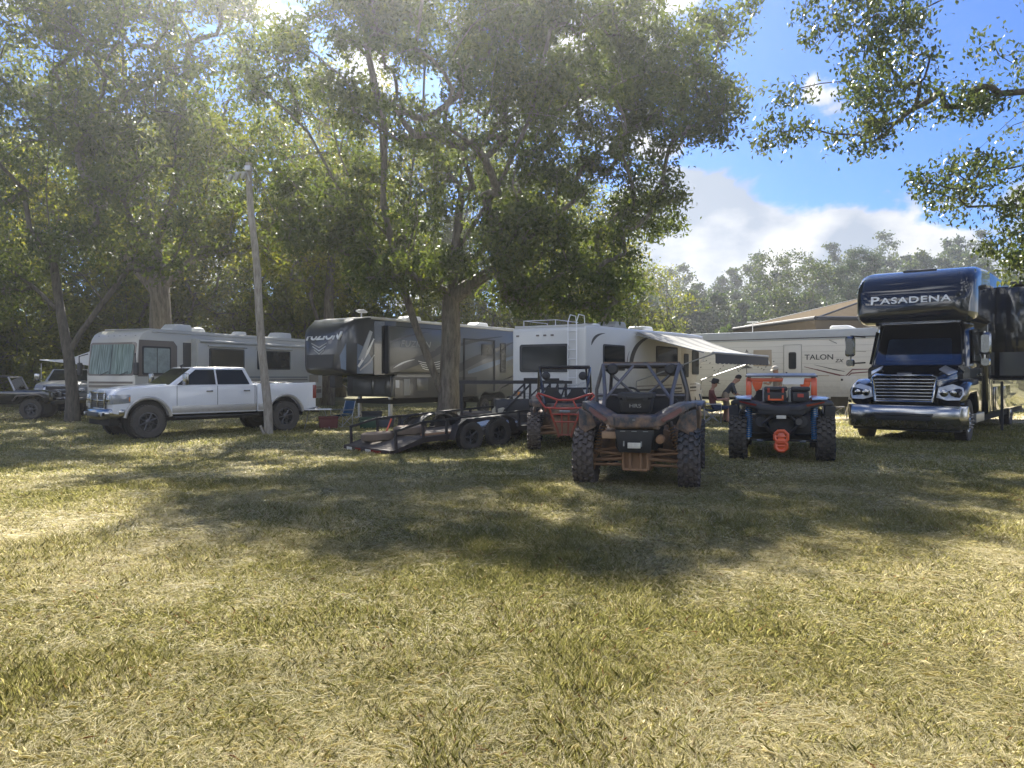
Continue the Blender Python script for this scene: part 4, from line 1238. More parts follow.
def talon_trailer():
    h = math.atan2(-.633, .774)
    o = root('travel_trailer', 'beige camper trailer seen side-on behind the orange buggy, with maroon swoosh', 'camper', 7.27, 37.24, h, z=0.0)
    W, L, H = 2.44, 10.2, 3.28
    MB().prism([(0, .50), (0, H - .1), (.15, H), (L - .1, H + .02), (L, H - .1), (L, .9), (L - .5, .50)], -W / 2, W / 2).build('body', M['talon'], o, bevel=.05)
    y1 = -W / 2
    r = MB()
    for k in range(9): r.box(.05, L - .05, y1 - .006, y1 - .001, .75 + k * .24, .757 + k * .24)
    r.build('siding_rib', M['letter_grey'], o)
    MB().box(-.02, L + .02, y1 - .03, y1 + .2, H - .36, H + .05).build('roof_fascia', mat('blue_grey_fascia', (.36, .39, .42), .5), o, bevel=.02)
    MB().box(0, L, y1 - .045, y1 - .031, H - .30, H - .26).build('fascia_line', M['rv_dark'], o)
    MB().box(.1, L - .1, -1.15, 1.2, H + .0, H + .06).build('roof', M['roof_white'], o)
    d = MB().box(6.38, 7.08, y1 - .02, y1 - .001, .75, 2.72).build('door', M['talon'], o, bevel=.006)
    MB().tube([(6.36, y1 - .022, .73), (6.36, y1 - .022, 2.74), (7.10, y1 - .022, 2.74), (7.10, y1 - .022, .73)], .012, 5).build('door_trim', M['letter_grey'], d)
    rv_window(d, y1 - .02, 6.58, 6.88, 1.75, 2.40, -1)
    MB().box(6.45, 6.52, y1 - .05, y1 - .02, 1.5, 1.6).build('door_handle', M['black'], d)
    rv_window(o, y1 - .001, 1.0, 2.2, 1.6, 2.4, -1)
    text_part('lettering', 'TALON', o, M['letter_dark'], .30, (7.80, y1 - .004, 2.20), ((1, 0, 0), (0, 0, 1), (0, -1, 0)), ext=.003, sx=1.15, bold=.004)
    text_part('lettering', 'zx', o, M['letter_dark'], .30, (8.58, y1 - .004, 2.08), ((1, 0, 0), (0, 0, 1), (0, -1, 0)), ext=.003, sx=1.1, shear=.3)
    for p, w, mm in (([(7.2, 1.82), (8.0, 1.62), (8.9, 1.40), (9.05, 1.55), (9.9, 1.62)], [.02, .05, .07, .05, .03], 'maroon'), ([(7.6, 1.9), (8.4, 1.7), (8.8, 1.62)], [.01, .04, .02], 'rv_dark'), ([(8.75, 1.35), (9.1, 1.7), (10.1, 1.72)], [.04, .05, .02], 'maroon'),
                     ([(7.3, 1.45), (8.2, 1.45)], .03, 'tan'), ([(8.9, 2.45), (9.6, 2.40)], .03, 'letter_grey'), ([(8.2, 2.9), (8.5, 2.75)], .04, 'letter_grey')):
        ribbon(p, w, y1, -1, M[mm], o)
    # tree silhouettes and scribbled leaves
    g = MB()
    for tx, tz, hh in ((4.75, 1.55, 1.0), (4.35, 1.75, .35)):
        g.box(tx - .015, tx + .015, y1 - .005, y1 - .001, tz - .1, tz + hh)
        for k in range(5):
            w = .28 * (1 - k / 6) * hh
            zz = tz + .2 * hh + k * .17 * hh
            g.plate([(tx - w, y1 - .002, zz), (tx + w, y1 - .002, zz + .02), (tx, y1 - .002, zz + .16 * hh)], (0, -.004, 0))
    for k in range(26):
        lx, lz = 2.6 + k * .13 + rnd.uniform(-.05, .05), 1.85 + .22 * math.sin(k * .8) + rnd.uniform(-.08, .08)
        g.plate([(lx, y1 - .002, lz), (lx + .09, y1 - .002, lz + .03), (lx + .05, y1 - .002, lz + .07)], (0, -.004, 0))
    g.build('tree_graphic', M['rv_dark'], o)
    a = MB().box(5.05, 5.85, y1 - .012, y1 - .001, 1.85, 2.55).build('picture_panel', M['tan'], o, bevel=.005)
    MB().plate([(5.45 + .33 * math.cos(t), y1 - .013, 1.95 + .26 * math.sin(t)) for t in [PI * k / 12 for k in range(13)]], (0, -.005, 0)).build('arch_graphic', M['talon'], a)
    MB().box(8.62, 9.25, y1 - .012, y1 - .001, .85, 1.45).build('hatch', M['talon'], o, bevel=.004)
    MB().box(8.66, 8.74, y1 - .025, y1 - .012, 1.25, 1.33).build('hatch_latch', M['black'], o)
    roof_ac(o, 8.4, H + .05, 0, .9, .7, .2)
    ms = MB().tube([(4.4, .3, H), (4.4, .3, H + .62)], .018, 5).build('antenna_mast', M['letter'], o)
    MB().box(4.15, 4.65, .27, .33, H + .56, H + .62).build('antenna_head', M['letter'], ms)
    MB().box(.3, L - .2, -.9, .9, .38, .5).build('chassis', M['shadow'], o)
    for s in (-1, 1):
        for xx in (4.6, 5.5): wheel(o, 'trailer', xx, s * 1.0, .345)
    for xx in (.6, L - .8): MB().box(xx - .05, xx + .05, -1.05, -.95, .02, .5).build('stabiliser_jack', M['steel'], o)
    return o


def super_c():
    W = 2.46
    x, y, h = place((9.72, 16.45), 50.5, W)
    o = root('truck_motorhome', 'tall glossy midnight blue motorhome with truck hood, chrome bumper and over-cab bunk', 'motorhome', x, y, h, z=-.02)
    nv, nv2, ch = M['navy'], M['navy2'], M['chrome']
    dk = mat('smoked_chrome', (.22, .23, .25), .15, metal=1.0)
    # bumper
    sec = lambda yy, xx, d: [Vector((xx, yy, .33)), Vector((xx + .035, yy, .58)), Vector((xx, yy, .84)), Vector((xx - d, yy, .84)), Vector((xx - d, yy, .33))]
    b = MB().loft([sec(-1.23, -.25, .2), sec(-1.12, -.06, .2), sec(-.6, .0, .15), sec(.6, .0, .15), sec(1.12, -.06, .2), sec(1.23, -.25, .2)])
    bo = b.build('front_bumper', ch, o, bevel=.02)
    MB().plate([(.005, -.62, .66), (.005, .62, .66), (.005, .54, .50), (.005, -.54, .50)], (.035, 0, 0)).build('air_intake', M['black'], bo, bevel=.01)
    MB().box(.035, .045, -.56, .56, .60, .62).build('intake_bar', ch, bo)
    MB().box(-.5, -.12, -1.1, 1.1, .26, .40).build('air_dam', M['black'], o, bevel=.03)
    # fenders and hood: lofted forward narrowing
    hd = MB()
    hd.loft([rsec(-.10, .66, .82, 1.46, .10), rsec(-.22, .74, .80, 1.50, .12), rsec(-.8, .86, .80, 1.62, .18), rsec(-1.45, .96, .8, 1.76, .2)])
    hd.build('hood', nv, o)
    for s in (-1, 1):
        fd = MB()
        fd.loft([rsec(-.12, .20, .84, 1.16, .10, yc=s * .90), rsec(-.25, .27, .84, 1.28, .14, yc=s * .93), rsec(-.7, .30, 1.04, 1.42, .14, yc=s * .92), rsec(-1.5, .30, 1.04, 1.44, .14, yc=s * .92), rsec(-1.75, .30, .62, 1.44, .10, yc=s * .92)])
        fd.build('fender', nv, o)
        # headlight: swept teardrop
        hb = MB().plate([(-.135, s * .68, 1.24), (-.12, s * .64, 1.02), (-.10, s * .85, .96), (-.12, s * 1.10, .97), (-.22, s * 1.17, 1.10), (-.26, s * 1.14, 1.24), (-.20, s * .95, 1.32)], (.035, s * .01, 0)).build('headlight', mat('clear_lens', (.5, .52, .55), .08, spec=.8, coat=.8, var=.35, vs=12), o, bevel=.012)
        MB().lathe([(.085, 0), (.08, .02), (.02, .035)], (-.085, s * .80, 1.12), 'x', 16).lathe([(.07, 0), (.065, .02), (.02, .03)], (-.09, s * .98, 1.12), 'x', 16).build('lamp_reflector', ch, hb)
        # pale scoop on the hood shoulder
        MB().plate([(-.55, s * .80, 1.50), (-.62, s * .60, 1.63), (-1.05, s * .66, 1.72), (-1.0, s * .92, 1.58)], (.02, 0, .03)).build('hood_vent', M['silver'], o, bevel=.02)
    # grille
    g = MB()
    ring = [(-.04, -.58, .92), (-.04, .58, .92), (-.10, .65, 1.46), (-.10, .56, 1.50), (-.10, -.56, 1.50), (-.10, -.65, 1.46), (-.04, -.58, .92)]
    g.tube(ring, .035, 8)
    go = g.build('grille', ch, o)
    MB().plate([(-.075, -.58, .92), (-.075, .58, .92), (-.13, .63, 1.47), (-.13, -.63, 1.47)], (.012, 0, 0)).build('grille_mesh', M['shadow'], go)
    for k in range(7):
        zz = .965 + k * .075
        xx = -.048 - .06 * (zz - .92) / .54
        MB().box(xx - .01, xx + .022, -.585 - .01 * k, .585 + .01 * k, zz - .017, zz + .017).build('grille_bar', ch, go, bevel=.006)
    MB().obox((-.13, 0, 1.545), (.02, .30, .05), (0, 0, 0)).build('badge', M['rim'], o, bevel=.008)
    # cab
    cab = MB().loft([[Vector((-1.40, -1.02, 1.70)), Vector((-1.40, 1.02, 1.70)), Vector((-1.75, 1.14, 1.70)), Vector((-3.0, 1.14, 1.70)), Vector((-3.0, -1.14, 1.70)), Vector((-1.75, -1.14, 1.70))],
                     [Vector((-1.85, -.90, 2.74)), Vector((-1.85, .90, 2.74)), Vector((-2.15, 1.05, 2.74)), Vector((-3.0, 1.05, 2.74)), Vector((-3.0, -1.05, 2.74)), Vector((-2.15, -1.05, 2.74))]])
    cab.build('cab_frame', nv, o, bevel=.03)
    MB().loft([rsec(-1.40, 1.10, .80, 1.72, .1), rsec(-3.0, 1.15, .45, 1.74, .06)]).build('cab_lower', nv, o)
    Q = [Vector((-1.40, -1.02, 1.70)), Vector((-1.40, 1.02, 1.70)), Vector((-1.85, .90, 2.74)), Vector((-1.85, -.90, 2.74))]
    MB().qplate(Q, .03, .97, .03, .97, .0, .008, (-3, 0, 2), rnd_=.08).build('windscreen_seal', M['black'], o)
    # curtained inner screen, slightly behind the glass
    ck = MB()
    ck.qplate(Q, .14, .86, .16, .66, .010, .004, (-3, 0, 2), rnd_=.05)
    cb = ck.build('privacy_screen', mat('blue_grey_screen', (.55, .64, .74), .8, var=.5, vs=2.5), o)
    gl = MB().qplate(Q, .04, .96, .04, .96, .03, .006, (-3, 0, 2), rnd_=.08)
    gl.build('windscreen', glass('windscreen_tint', (.42, .50, .60), .5), o)
    for yy in (-.55, .45): MB().tube([(-1.40, yy, 1.76), (-1.50, yy + .55, 1.86)], .014, 5).build('wiper', M['black'], o)
    for s in (-1, 1):
        yd = s * 1.13
        yt = s * 1.05
        MB().plate([(-1.62, s * 1.115, 1.78), (-2.75, s * 1.145, 1.78), (-2.75, s * 1.072, 2.60), (-1.98, s * 1.05, 2.60)], (0, s * .012, 0)).build('side_window', M['glass'], o)
        m1 = MB().tube([(-1.35, s * 1.15, 2.45), (-1.1, s * 1.42, 2.48)], .02, 6).tube([(-1.35, s * 1.15, 1.82), (-1.1, s * 1.42, 1.80)], .02, 6).tube([(-1.1, s * 1.42, 2.5), (-1.1, s * 1.42, 1.78)], .02, 6)
        mo = m1.build('mirror_arm', ch, o)
        MB().loft([rsec(-1.20, .10, 1.98, 2.46, .05, yc=s * 1.44), rsec(-1.10, .115, 1.97, 2.47, .06, yc=s * 1.44), rsec(-1.04, .08, 2.02, 2.42, .05, yc=s * 1.44)]).build('mirror', dk, mo)
        MB().loft([rsec(-1.18, .09, 1.72, 1.90, .05, yc=s * 1.44), rsec(-1.06, .08, 1.73, 1.89, .05, yc=s * 1.44)]).build('mirror', dk, mo)
        MB().loft([rsec(-1.75, .09, .40, .62, .02, yc=s * 1.08), rsec(-2.9, .09, .40, .62, .02, yc=s * 1.08)]).build('cab_step', M['steel'], o)
        MB().box(-2.62, -2.60, *sorted((s * 1.15, s * 1.165)), .9, 1.7).build('door_gap', M['shadow'], o)
        MB().box(-2.58, -2.40, *sorted((s * 1.15, s * 1.19)), 1.50, 1.55).build('door_handle', ch, o)
        wheel(o, 'rv', -1.05, s * 1.02, .48)
        nb = MB()
        for k in range(10):
            a = 2 * PI * k / 10
            nb.lathe([(.018, 0), (.016, .10), (.003, .12)], (-1.05 + .15 * math.cos(a), s * 1.10 if s > 0 else -1.20, .48 + .15 * math.sin(a)), 'y', 6)
        nb.build('wheel_nut', ch, o)
        for xx in (-7.9,): wheel(o, 'rv', xx, s * 1.02, .48)
    # over-cab bunk: bulging prow
    oc = []
    for xx, hw, zb, zt, r in ((-.76, 1.02, 2.86, 3.28, .16), (-.82, 1.16, 2.76, 3.50, .20), (-.98, 1.235, 2.71, 3.76, .24), (-1.33, 1.265, 2.70, 3.96, .24), (-1.9, 1.27, 2.70, 4.06, .20), (-3.0, 1.27, 2.70, 4.10, .16)):
        oc.append(rsec(xx, hw, zb, zt, r, n=6))
    MB().loft(oc).build('over_cab_bunk', nv, o)
    # seam lines on the prow and roof light bar
    for yy in (-1.0, .92):
        MB().tube([(-.795, yy, 2.90), (-.78, yy, 3.3), (-.875, yy * .99, 3.58), (-1.10, yy, 3.84), (-1.5, yy, 4.0)], .006, 4).build('cap_seam', M['shadow'], o)
    MB().loft([rsec(-1.55, .34, 3.96, 4.05, .02, yc=.05), rsec(-1.42, .36, 3.94, 4.02, .02, yc=.05)]).build('marker_bar', M['black'], o)
    # name on the prow: tall first letter, lower-height rest
    up = Vector((-.12, 0, .99)).normalized()
    rot = ((0, 1, 0), tuple(up), (up.z, 0, -up.x))
    px = -.722
    text_part('lettering', 'P', o, M['letter'], .27, (px - .045, -.78, 3.265), rot, ext=.035, sx=1.5, bold=.004)
    text_part('lettering', 'ASADENA', o, M['letter'], .205, (px - .04, .09, 3.25), rot, ext=.035, sx=1.5, bold=.003, space=1.1)
    # coach body
    MB().box(-11.3, -3.0, -1.23, 1.23, .55, 4.08).build('coach_body', nv, o, bevel=.06, segs=3)
    MB().box(-11.0, -2.6, -1.1, 1.1, .38, .56).build('chassis', M['shadow'], o)
    yl = 1.23
    MB().box(-3.62, -3.22, yl + .001, yl + .012, .62, 2.60).build('side_panel', nv2, o, bevel=.004)
    MB().box(-3.58, -3.26, yl + .013, yl + .022, 1.75, 2.50).build('side_window', M['glass'], o)
    MB().plate([(-3.05, yl + .002, .62), (-3.7, yl + .002, .62), (-8.8, yl + .002, 1.0), (-8.8, yl + .002, 1.25), (-3.05, yl + .002, 1.3)], (0, .006, 0)).build('lower_graphic', nv2, o)
    for x0, x1 in ((-5.2, -3.8), (-6.8, -5.3)):
        MB().box(x0, x1, yl + .010, yl + .022, .62, 1.22).build('storage_door', mat('mirror_smoke_panel', (.10, .10, .10), .08, metal=.7), o, bevel=.006)
    so = MB().box(-8.2, -4.3, yl, yl + .85, 1.42, 3.78).build('slide_out', nv, o, bevel=.03)
    MB().box(-8.24, -4.26, yl + .05, yl + .80, 1.38, 1.42).build('slide_floor', M['black'], so)
    MB().box(-8.3, -4.2, yl + .30, yl + .88, 3.79, 3.88).build('slide_topper', M['black'], so, bevel=.02)
    MB().box(-4.299, -4.29, yl + .08, yl + .80, 1.50, 2.1).build('end_graphic', nv2, so)
    rv_window(so, yl + .85, -7.0, -5.4, 2.2, 3.0)
    roof_ac(o, -5.0, 4.10, 0, 1.0, .75, .22)
    st = MB().box(-4.35, -4.3, yl + .1, yl + .16, .1, 1.35).build('support_leg', M['black'], o)
    return o


def silver_pickup_pair():
    pass
def open_jeep(x, y, head):
    o = root('off_road_vehicle', 'dark open-topped off-roader at the far left under the trees', 'off-road vehicle', x, y, head)
    p = M['gloss_black']
    low = .6
    prof = [(.62, .70), (.62, 1.05), (.3, 1.14), (-.55, 1.18), (-.62, 1.12), (-2.0, 1.10), (-3.2, 1.14), (-3.2, .62), (-3.0, low)] + [(-2.45 + .48 * math.cos(math.radians(a)), .45 + .48 * math.sin(math.radians(a))) for a in range(160, 10, -20)] + \
           [(-1.9, low), (-.6, low)] + [(.48 * math.cos(math.radians(a)), .45 + .48 * math.sin(math.radians(a))) for a in range(160, 10, -20)] + [(.5, low)]
    MB().prism(prof, -.80, .80).build('body', p, o, bevel=.04, segs=3)
    for s in (-1, 1):
        for xx in (0, -2.45):
            MB().loft([[Vector((px, s * .78, pz)), Vector((px, s * .98, pz - .02)), Vector((px, s * .98, pz + .03)), Vector((px, s * .78, pz + .05))] for px, pz in ((xx - .62, .72), (xx - .48, .93), (xx + .3, .98), (xx + .52, .86))]).build('fender', M['cage_grey'], o)
            wheel(o, 'silver', xx, s * .82, .40)
    w = MB()
    w.tube([(-.62, -.72, 1.14), (-.85, -.68, 1.66), (-.85, .68, 1.66), (-.62, .72, 1.14)], .035, 6)
    w.build('windscreen_frame', M['silver'], o)
    MB().plate([(-.66, -.68, 1.16), (-.86, -.64, 1.64), (-.86, .64, 1.64), (-.66, .68, 1.16)], (.012, 0, 0)).build('windscreen', M['glass_clear'], o)
    c = MB()
    for s in (-1, 1):
        c.tube([(-.85, s * .66, 1.66), (-1.9, s * .66, 1.74), (-2.9, s * .64, 1.64), (-3.1, s * .66, 1.14)], .035, 6).tube([(-1.9, s * .66, 1.74), (-1.9, s * .7, 1.1)], .035, 6)
    c.tube([(-1.9, -.66, 1.74), (-1.9, .66, 1.74)], .035, 6)
    c.build('roll_bar', M['black'], o)
    for yy in (-.36, .36): seat_part(o, -1.7, yy, .85, M['seat'], .62)
    MB().lathe([(.36, -.10), (.38, 0), (.36, .10), (.2, .11)], (-3.36, 0, 1.0), 'x', 24).build('spare_tyre', M['rubber'], o)
    for s in (-1, 1): MB().lathe([(.10, 0), (.09, .03)], (.62, s * .52, .95), 'x', 14).build('headlight', M['lens'], o)
    MB().box(.64, .80, -.75, .75, .58, .70).build('front_bumper', M['black'], o, bevel=.03)
    return o


def utility_trailer():
    h = math.atan2(.65, .75)
    x, y = -1.05, 18.15
    right = Vector((math.sin(h), -math.cos(h)))
    cx, cy = x - right.x * 1.05, y - right.y * 1.05
    P = math.radians(-2.6)
    zb = gz(cx, cy)
    o = root('utility_trailer', 'long low black trailer with plank deck and tandem wheels, before the forked tree', 'trailer', cx, cy, h, z=zb, pitch=P)
    bs = M['black_steel']
    f = MB()
    for s in (-1, 1):
        f.box(-1.2, 4.9, s * .98 - .04, s * .98 + .04, .30, .42)
    for k in range(9): f.box(-1.2 + k * .75, -1.14 + k * .75, -.95, .95, .29, .355)
    f.box(4.82, 4.9, -1.02, 1.02, .30, .42)
    f.tube([(4.85, -.95, .36), (6.3, 0, .36)], .05, 6).tube([(4.85, .95, .36), (6.3, 0, .36)], .05, 6)
    f.build('frame', bs, o)
    # dovetail beaver-tail
    t = MB()
    for s in (-1, 1): t.loft([[Vector((-1.2, s * .98 - .04, .30)), Vector((-1.2, s * .98 + .04, .30)), Vector((-1.2, s * .98 + .04, .42)), Vector((-1.2, s * .98 - .04, .42))],
                              [Vector((-2.05, s * .98 - .04, .12)), Vector((-2.05, s * .98 + .04, .12)), Vector((-2.05, s * .98 + .04, .20)), Vector((-2.05, s * .98 - .04, .20))]])
    t.box(-2.12, -2.0, -1.02, 1.02, .08, .21)
    t.build('dovetail', bs, o)
    for y0, m in ((.75, 'plate'), (.35, 'red_lens'), (-.1, 'plate'), (-.55, 'red_lens'), (-.35, 'red_lens')):
        MB().box(-2.128, -2.122, y0 - .12, y0 + .12, .11, .18).build('reflector', M[m], o)
    d = MB()
    for k in range(11):
        yy = -.93 + k * .171
        zj = rnd.uniform(0, .008)
        d.box(-1.2, 4.8, yy, yy + .163, .36 + zj, .40 + zj)
        d.loft([[Vector((-1.2, yy, .36 + zj)), Vector((-1.2, yy + .163, .36 + zj)), Vector((-1.2, yy + .163, .40 + zj)), Vector((-1.2, yy, .40 + zj))],
                [Vector((-2.02, yy, .17)), Vector((-2.02, yy + .163, .17)), Vector((-2.02, yy + .163, .21)), Vector((-2.02, yy, .21))]])
    d.build('plank_deck', M['wood'], o)
    for s in (-1, 1):
        r = MB()
        rail = [(-1.95, s * .99, .62), (-1.2, s * .99, .76), (4.85, s * .99, .80)]
        r.loft([[Vector(p) + Vector((0, a * .025, b * .025)) for a, b in ((-1, -1), (1, -1), (1, 1), (-1, 1))] for p in rail])
        for px, z0, z1 in ((-1.93, .16, .62), (-1.2, .40, .76), (-.55, .4, .77), (.9, .4, .78), (1.7, .4, .78), (2.6, .4, .79), (3.4, .4, .79), (4.1, .4, .8), (4.8, .4, .8)):
            r.box(px - .025, px + .025, s * .99 - .025, s * .99 + .025, z0, z1)
        r.build('side_rail', bs, o)
        fe = MB()
        pts = [(-.52, .30), (-.40, .62), (-.15, .74), (1.05, .74), (1.30, .62), (1.42, .30)]
        fe.loft([[Vector((px, s * 1.03, pz)), Vector((px, s * 1.27, pz)), Vector((px, s * 1.27, pz + .02)), Vector((px, s * 1.03, pz + .02))] for px, pz in pts])
        fe.build('mudguard', bs, o)
        for xx in (0.0, .86): wheel(o, 'trailer', xx, s * 1.15, .33)
    MB().tube([(6.0, 0, .0), (6.0, 0, .85)], .035, 8).build('tongue_jack', bs, o)
    MB().box(5.4, 5.8, -.2, .2, .42, .68).build('toolbox', M['black'], o, bevel=.02)
    # load
    R = Matrix.Rotation(h, 4, 'Z') @ Matrix.Rotation(P, 4, 'Y')

    def at(px, py, pz):
        v = R @ Vector((px, py, pz))
        return cx + v.x, cy + v.y, zb + v.z
    ty = MB()
    R0, r0 = .30, .10
    ty.lathe([(R0 - .10, -.07), (R0 + .02, -.10), (R0 + .08, -.07), (R0 + .09, 0), (R0 + .08, .07), (R0 + .02, .10), (R0 - .10, .07), (R0 - .12, .05), (R0 - .02, .03), (R0 - .02, -.03), (R0 - .12, -.05)], (0, 0, .10), 'z', 32, ring=True)
    me = ty.mesh('worn_tyre', M['rubber_old'], smooth=30)
    for k, (px, py, pz, lab) in enumerate(((-1.62, .30, .30, 'mud coloured worn tyre lying flat on the trailer deck, nearest the tail'), (-.95, -.05, .41, 'mud coloured worn tyre lying flat on the trailer deck, further forward'))):
        t = link(bpy.data.objects.new('worn_tyre', me))
        t.location = at(px, py, pz)
        t.rotation_euler = (0, P, k * .4)
        tag(t, lab, 'tyre', 'worn tyres on the trailer')
    # black ramp/fender arc piece
    ar = MB()
    sec = []
    for k in range(11):
        a = PI * k / 10
        for_ = Vector((.62 * math.cos(a), 0, .38 * math.sin(a)))
        sec.append([for_ + Vector((0, -.14, 0)), for_ + Vector((0, .14, 0)), for_ * .95 + Vector((0, .14, 0)), for_ * .95 + Vector((0, -.14, 0))])
    ar.loft(sec)
    fo = ar.build('wheel_arch_cover', M['black'])
    fo.location = at(.4, .82, .40)
    fo.rotation_euler = (0, P, h)
    tag(fo, 'black curved wheel arch cover standing on the trailer deck by the far rail', 'fender')
    st = root('ratchet_bar', 'orange ratchet strap bar leaning beside the worn tyres on the trailer', 'strap', *at(-1.05, .85, .40)[:2], h, z=at(-1.05, .85, .40)[2])
    MB().tube([(0, 0, 0), (.16, 0, .34)], .02, 6).build('bar', M['orange'], st)
    MB().tube([(.02, 0, .05), (.20, .05, .28), (.16, 0, .34)], .012, 5).build('strap', M['red_tube'], st)
    # board on deck
    bd = MB().box(-.5, .5, -.06, .06, 0, .04).build('board', mat('fresh_board', (.42, .24, .13), .8, var=.2))
    bd.location = at(-.5, -.68, .41)
    bd.rotation_euler = (0, P, h - .1)
    tag(bd, 'short pale orange board lying on the deck near the tandem wheels', 'board')
    b2 = MB()
    b2.loft([rsec(-.28, .16, 0, .36, .06), rsec(-.1, .20, 0, .44, .08), rsec(.2, .19, 0, .40, .08), rsec(.3, .12, .02, .3, .06)])
    bag = b2.build('feed_sack', mat('beige_sackcloth', (.42, .38, .28), .95, var=.3, vs=9, bump=.5))
    bag.location = at(2.3, .35, .42)
    bag.rotation_euler = (0, P, h + .3)
    tag(bag, 'beige lumpy sack standing on the forward part of the trailer deck', 'sack')
    sh = MB().loft([rsec(-.6, .28, .0, .05, .02), rsec(0, .30, .03, .10, .03), rsec(.6, .26, .0, .05, .02)]).build('folded_tarp', mat('pale_blue_tarp', (.4, .46, .55), .3, var=.3))
    sh.location = at(1.6, -.1, .42)
    sh.rotation_euler = (0, P, h)
    tag(sh, 'pale blue folded tarpaulin on the trailer deck beside the beige sack', 'tarpaulin')
    return o


def rack_trailer():
    """dark trailer with a tall top rail, behind the low trailer"""
    h = math.radians(5)
    x, y = .1, 21.2
    o = root('rack_trailer', 'black flatbed trailer with high top rail, between low trailer and white motorhome', 'trailer', x, y, h)
    bs = M['black_steel']
    MB().box(-1.6, 1.3, -.75, .75, .42, .60).build('frame', bs, o, bevel=.01)
    MB().box(-1.55, 1.25, -.7, .7, .605, .64).build('plank_deck', M['wood'], o)
    f = MB()
    for s in (-1, 1):
        f.box(-1.55, 1.45, s * .74 - .03, s * .74 + .03, 1.42, 1.50)
        for px in (-1.5, .32, .85, 1.28): f.box(px - .03, px + .03, s * .74 - .03, s * .74 + .03, .6, 1.42)
        f.tube([(.32, s * .74, 1.4), (-.45, s * .74, .64)], .03, 6).tube([(.85, s * .74, 1.4), (.45, s * .74, 1.0)], .025, 6).tube([(1.28, s * .74, 1.4), (1.0, s * .74, .64)], .025, 6)
    f.build('side_rail', bs, o)
    w = MB().box(.15, .55, -.8, -.64, 1.50, 1.58).box(.72, 1.1, -.8, -.64, 1.50, 1.57)
    w.build('latch_block', bs, o, bevel=.015)
    ch = MB()
    for k in range(14):
        c = Vector((1.0 + k * .06, -.74, 1.46 - .10 * math.sin(k / 13 * PI)))
        ch.tube([c + Vector((.045 * math.cos(a), .02 * math.sin(a) if k % 2 else 0, .0 if k % 2 else .02 * math.sin(a))) for a in [2 * PI * j / 8 for j in range(9)]], .007, 4)
    ch.build('chain', M['steel'], o)
    MB().box(-.6, 1.2, -.72, .1, .645, 1.0).build('side_panel', M['black'], o, bevel=.02)
    for s in (-1, 1): wheel(o, 'trailer', -.2, s * .92, .345)
    MB().tube([(1.3, 0, .5), (2.3, 0, .5)], .05, 6).build('tongue', bs, o)
    return o


def folding_chair(x, y, head, fab, lab, group=None, z=None, low=1.0):
    o = root('camp_chair', lab, 'folding chair', x, y, head, group, z=z)
    f = MB()
    for s in (-1, 1):
        f.tube([(.26, s * .26, 0), (-.24, s * .26, .42)], .011, 5).tube([(-.26, s * .26, 0), (.26, s * .28, .44), (.26, s * .29, .60)], .011, 5)
        f.tube([(-.22, s * .26, .0), (-.24, s * .27, .45), (-.36, s * .27, .90 * low)], .011, 5)
        f.tube([(-.28, s * .28, .60), (.27, s * .29, .60)], .016, 6)
    f.tube([(.26, -.26, .02), (-.26, .26, .02)], .010, 5).tube([(-.26, -.26, .02), (.26, .26, .02)], .010, 5)
    f.tube([(.26, -.26, .02), (.26, .26, .42)], .010, 5).tube([(.26, .26, .02), (.26, -.26, .42)], .010, 5)
    f.build('frame', M['steel'], o)
    secs = []
    for k in range(6):
        t = k / 5
        xx = .26 - .50 * t
        sag = -.05 * math.sin(t * PI)
        secs.append([Vector((xx, -.26, .44 + sag * .4)), Vector((xx, 0, .42 + sag)), Vector((xx, .26, .44 + sag * .4)), Vector((xx, .26, .43 + sag * .4)), Vector((xx, 0, .41 + sag)), Vector((xx, -.26, .43 + sag * .4))])
    MB().loft(secs).build('seat', fab, o)
    MB().loft([[Vector((-.24 - .12 * t, -.27, .46 + .44 * t * low)), Vector((-.27 - .12 * t, 0, .46 + .44 * t * low)), Vector((-.24 - .12 * t, .27, .46 + .44 * t * low)), Vector((-.25 - .12 * t, .27, .46 + .44 * t * low)), Vector((-.28 - .12 * t, 0, .46 + .44 * t * low)), Vector((-.25 - .12 * t, -.27, .46 + .44 * t * low))] for t in (0, .33, .66, 1)]).build('backrest', fab, o)
    return o


def folding_table(x, y, head, lab, h=.72, l=1.2, w=.6, top=None):
    o = root('folding_table', lab, 'table', x, y, head)
    MB().box(-l / 2, l / 2, -w / 2, w / 2, h - .04, h).build('table_top', top or M['white_plastic'], o, bevel=.012)
    for s in (-1, 1):
        f = MB()
        f.tube([(s * l * .42, -w * .42, 0), (s * l * .42 * -.1 + s * l * .3, w * .42, h - .05)], .012, 5)
        f.tube([(s * l * .42, w * .42, 0), (s * l * .42 * -.1 + s * l * .3, -w * .42, h - .05)], .012, 5)
        f.build('leg', M['steel'], o)
    return o


def cooler(x, y, head, m, lid, lab, z=None, k=1.0):
    o = root('cooler', lab, 'cooler', x, y, head, z=z)
    MB().loft([[Vector((a * .28 * k, b * .18 * k, .01)) for a, b in ((-1, -1), (1, -1), (1, 1), (-1, 1))], [Vector((a * .31 * k, b * .20 * k, .34 * k)) for a, b in ((-1, -1), (1, -1), (1, 1), (-1, 1))]]).build('tub', m, o, bevel=.02, segs=3)
    MB().box(-.32 * k, .32 * k, -.21 * k, .21 * k, .345 * k, .41 * k).build('lid', lid, o, bevel=.018, segs=3)
    MB().tube([(-.33 * k, -.1 * k, .3 * k), (-.37 * k, -.1 * k, .26 * k), (-.37 * k, .1 * k, .26 * k), (-.33 * k, .1 * k, .3 * k)], .01, 5).build('handle', M['black'], o)
    return o


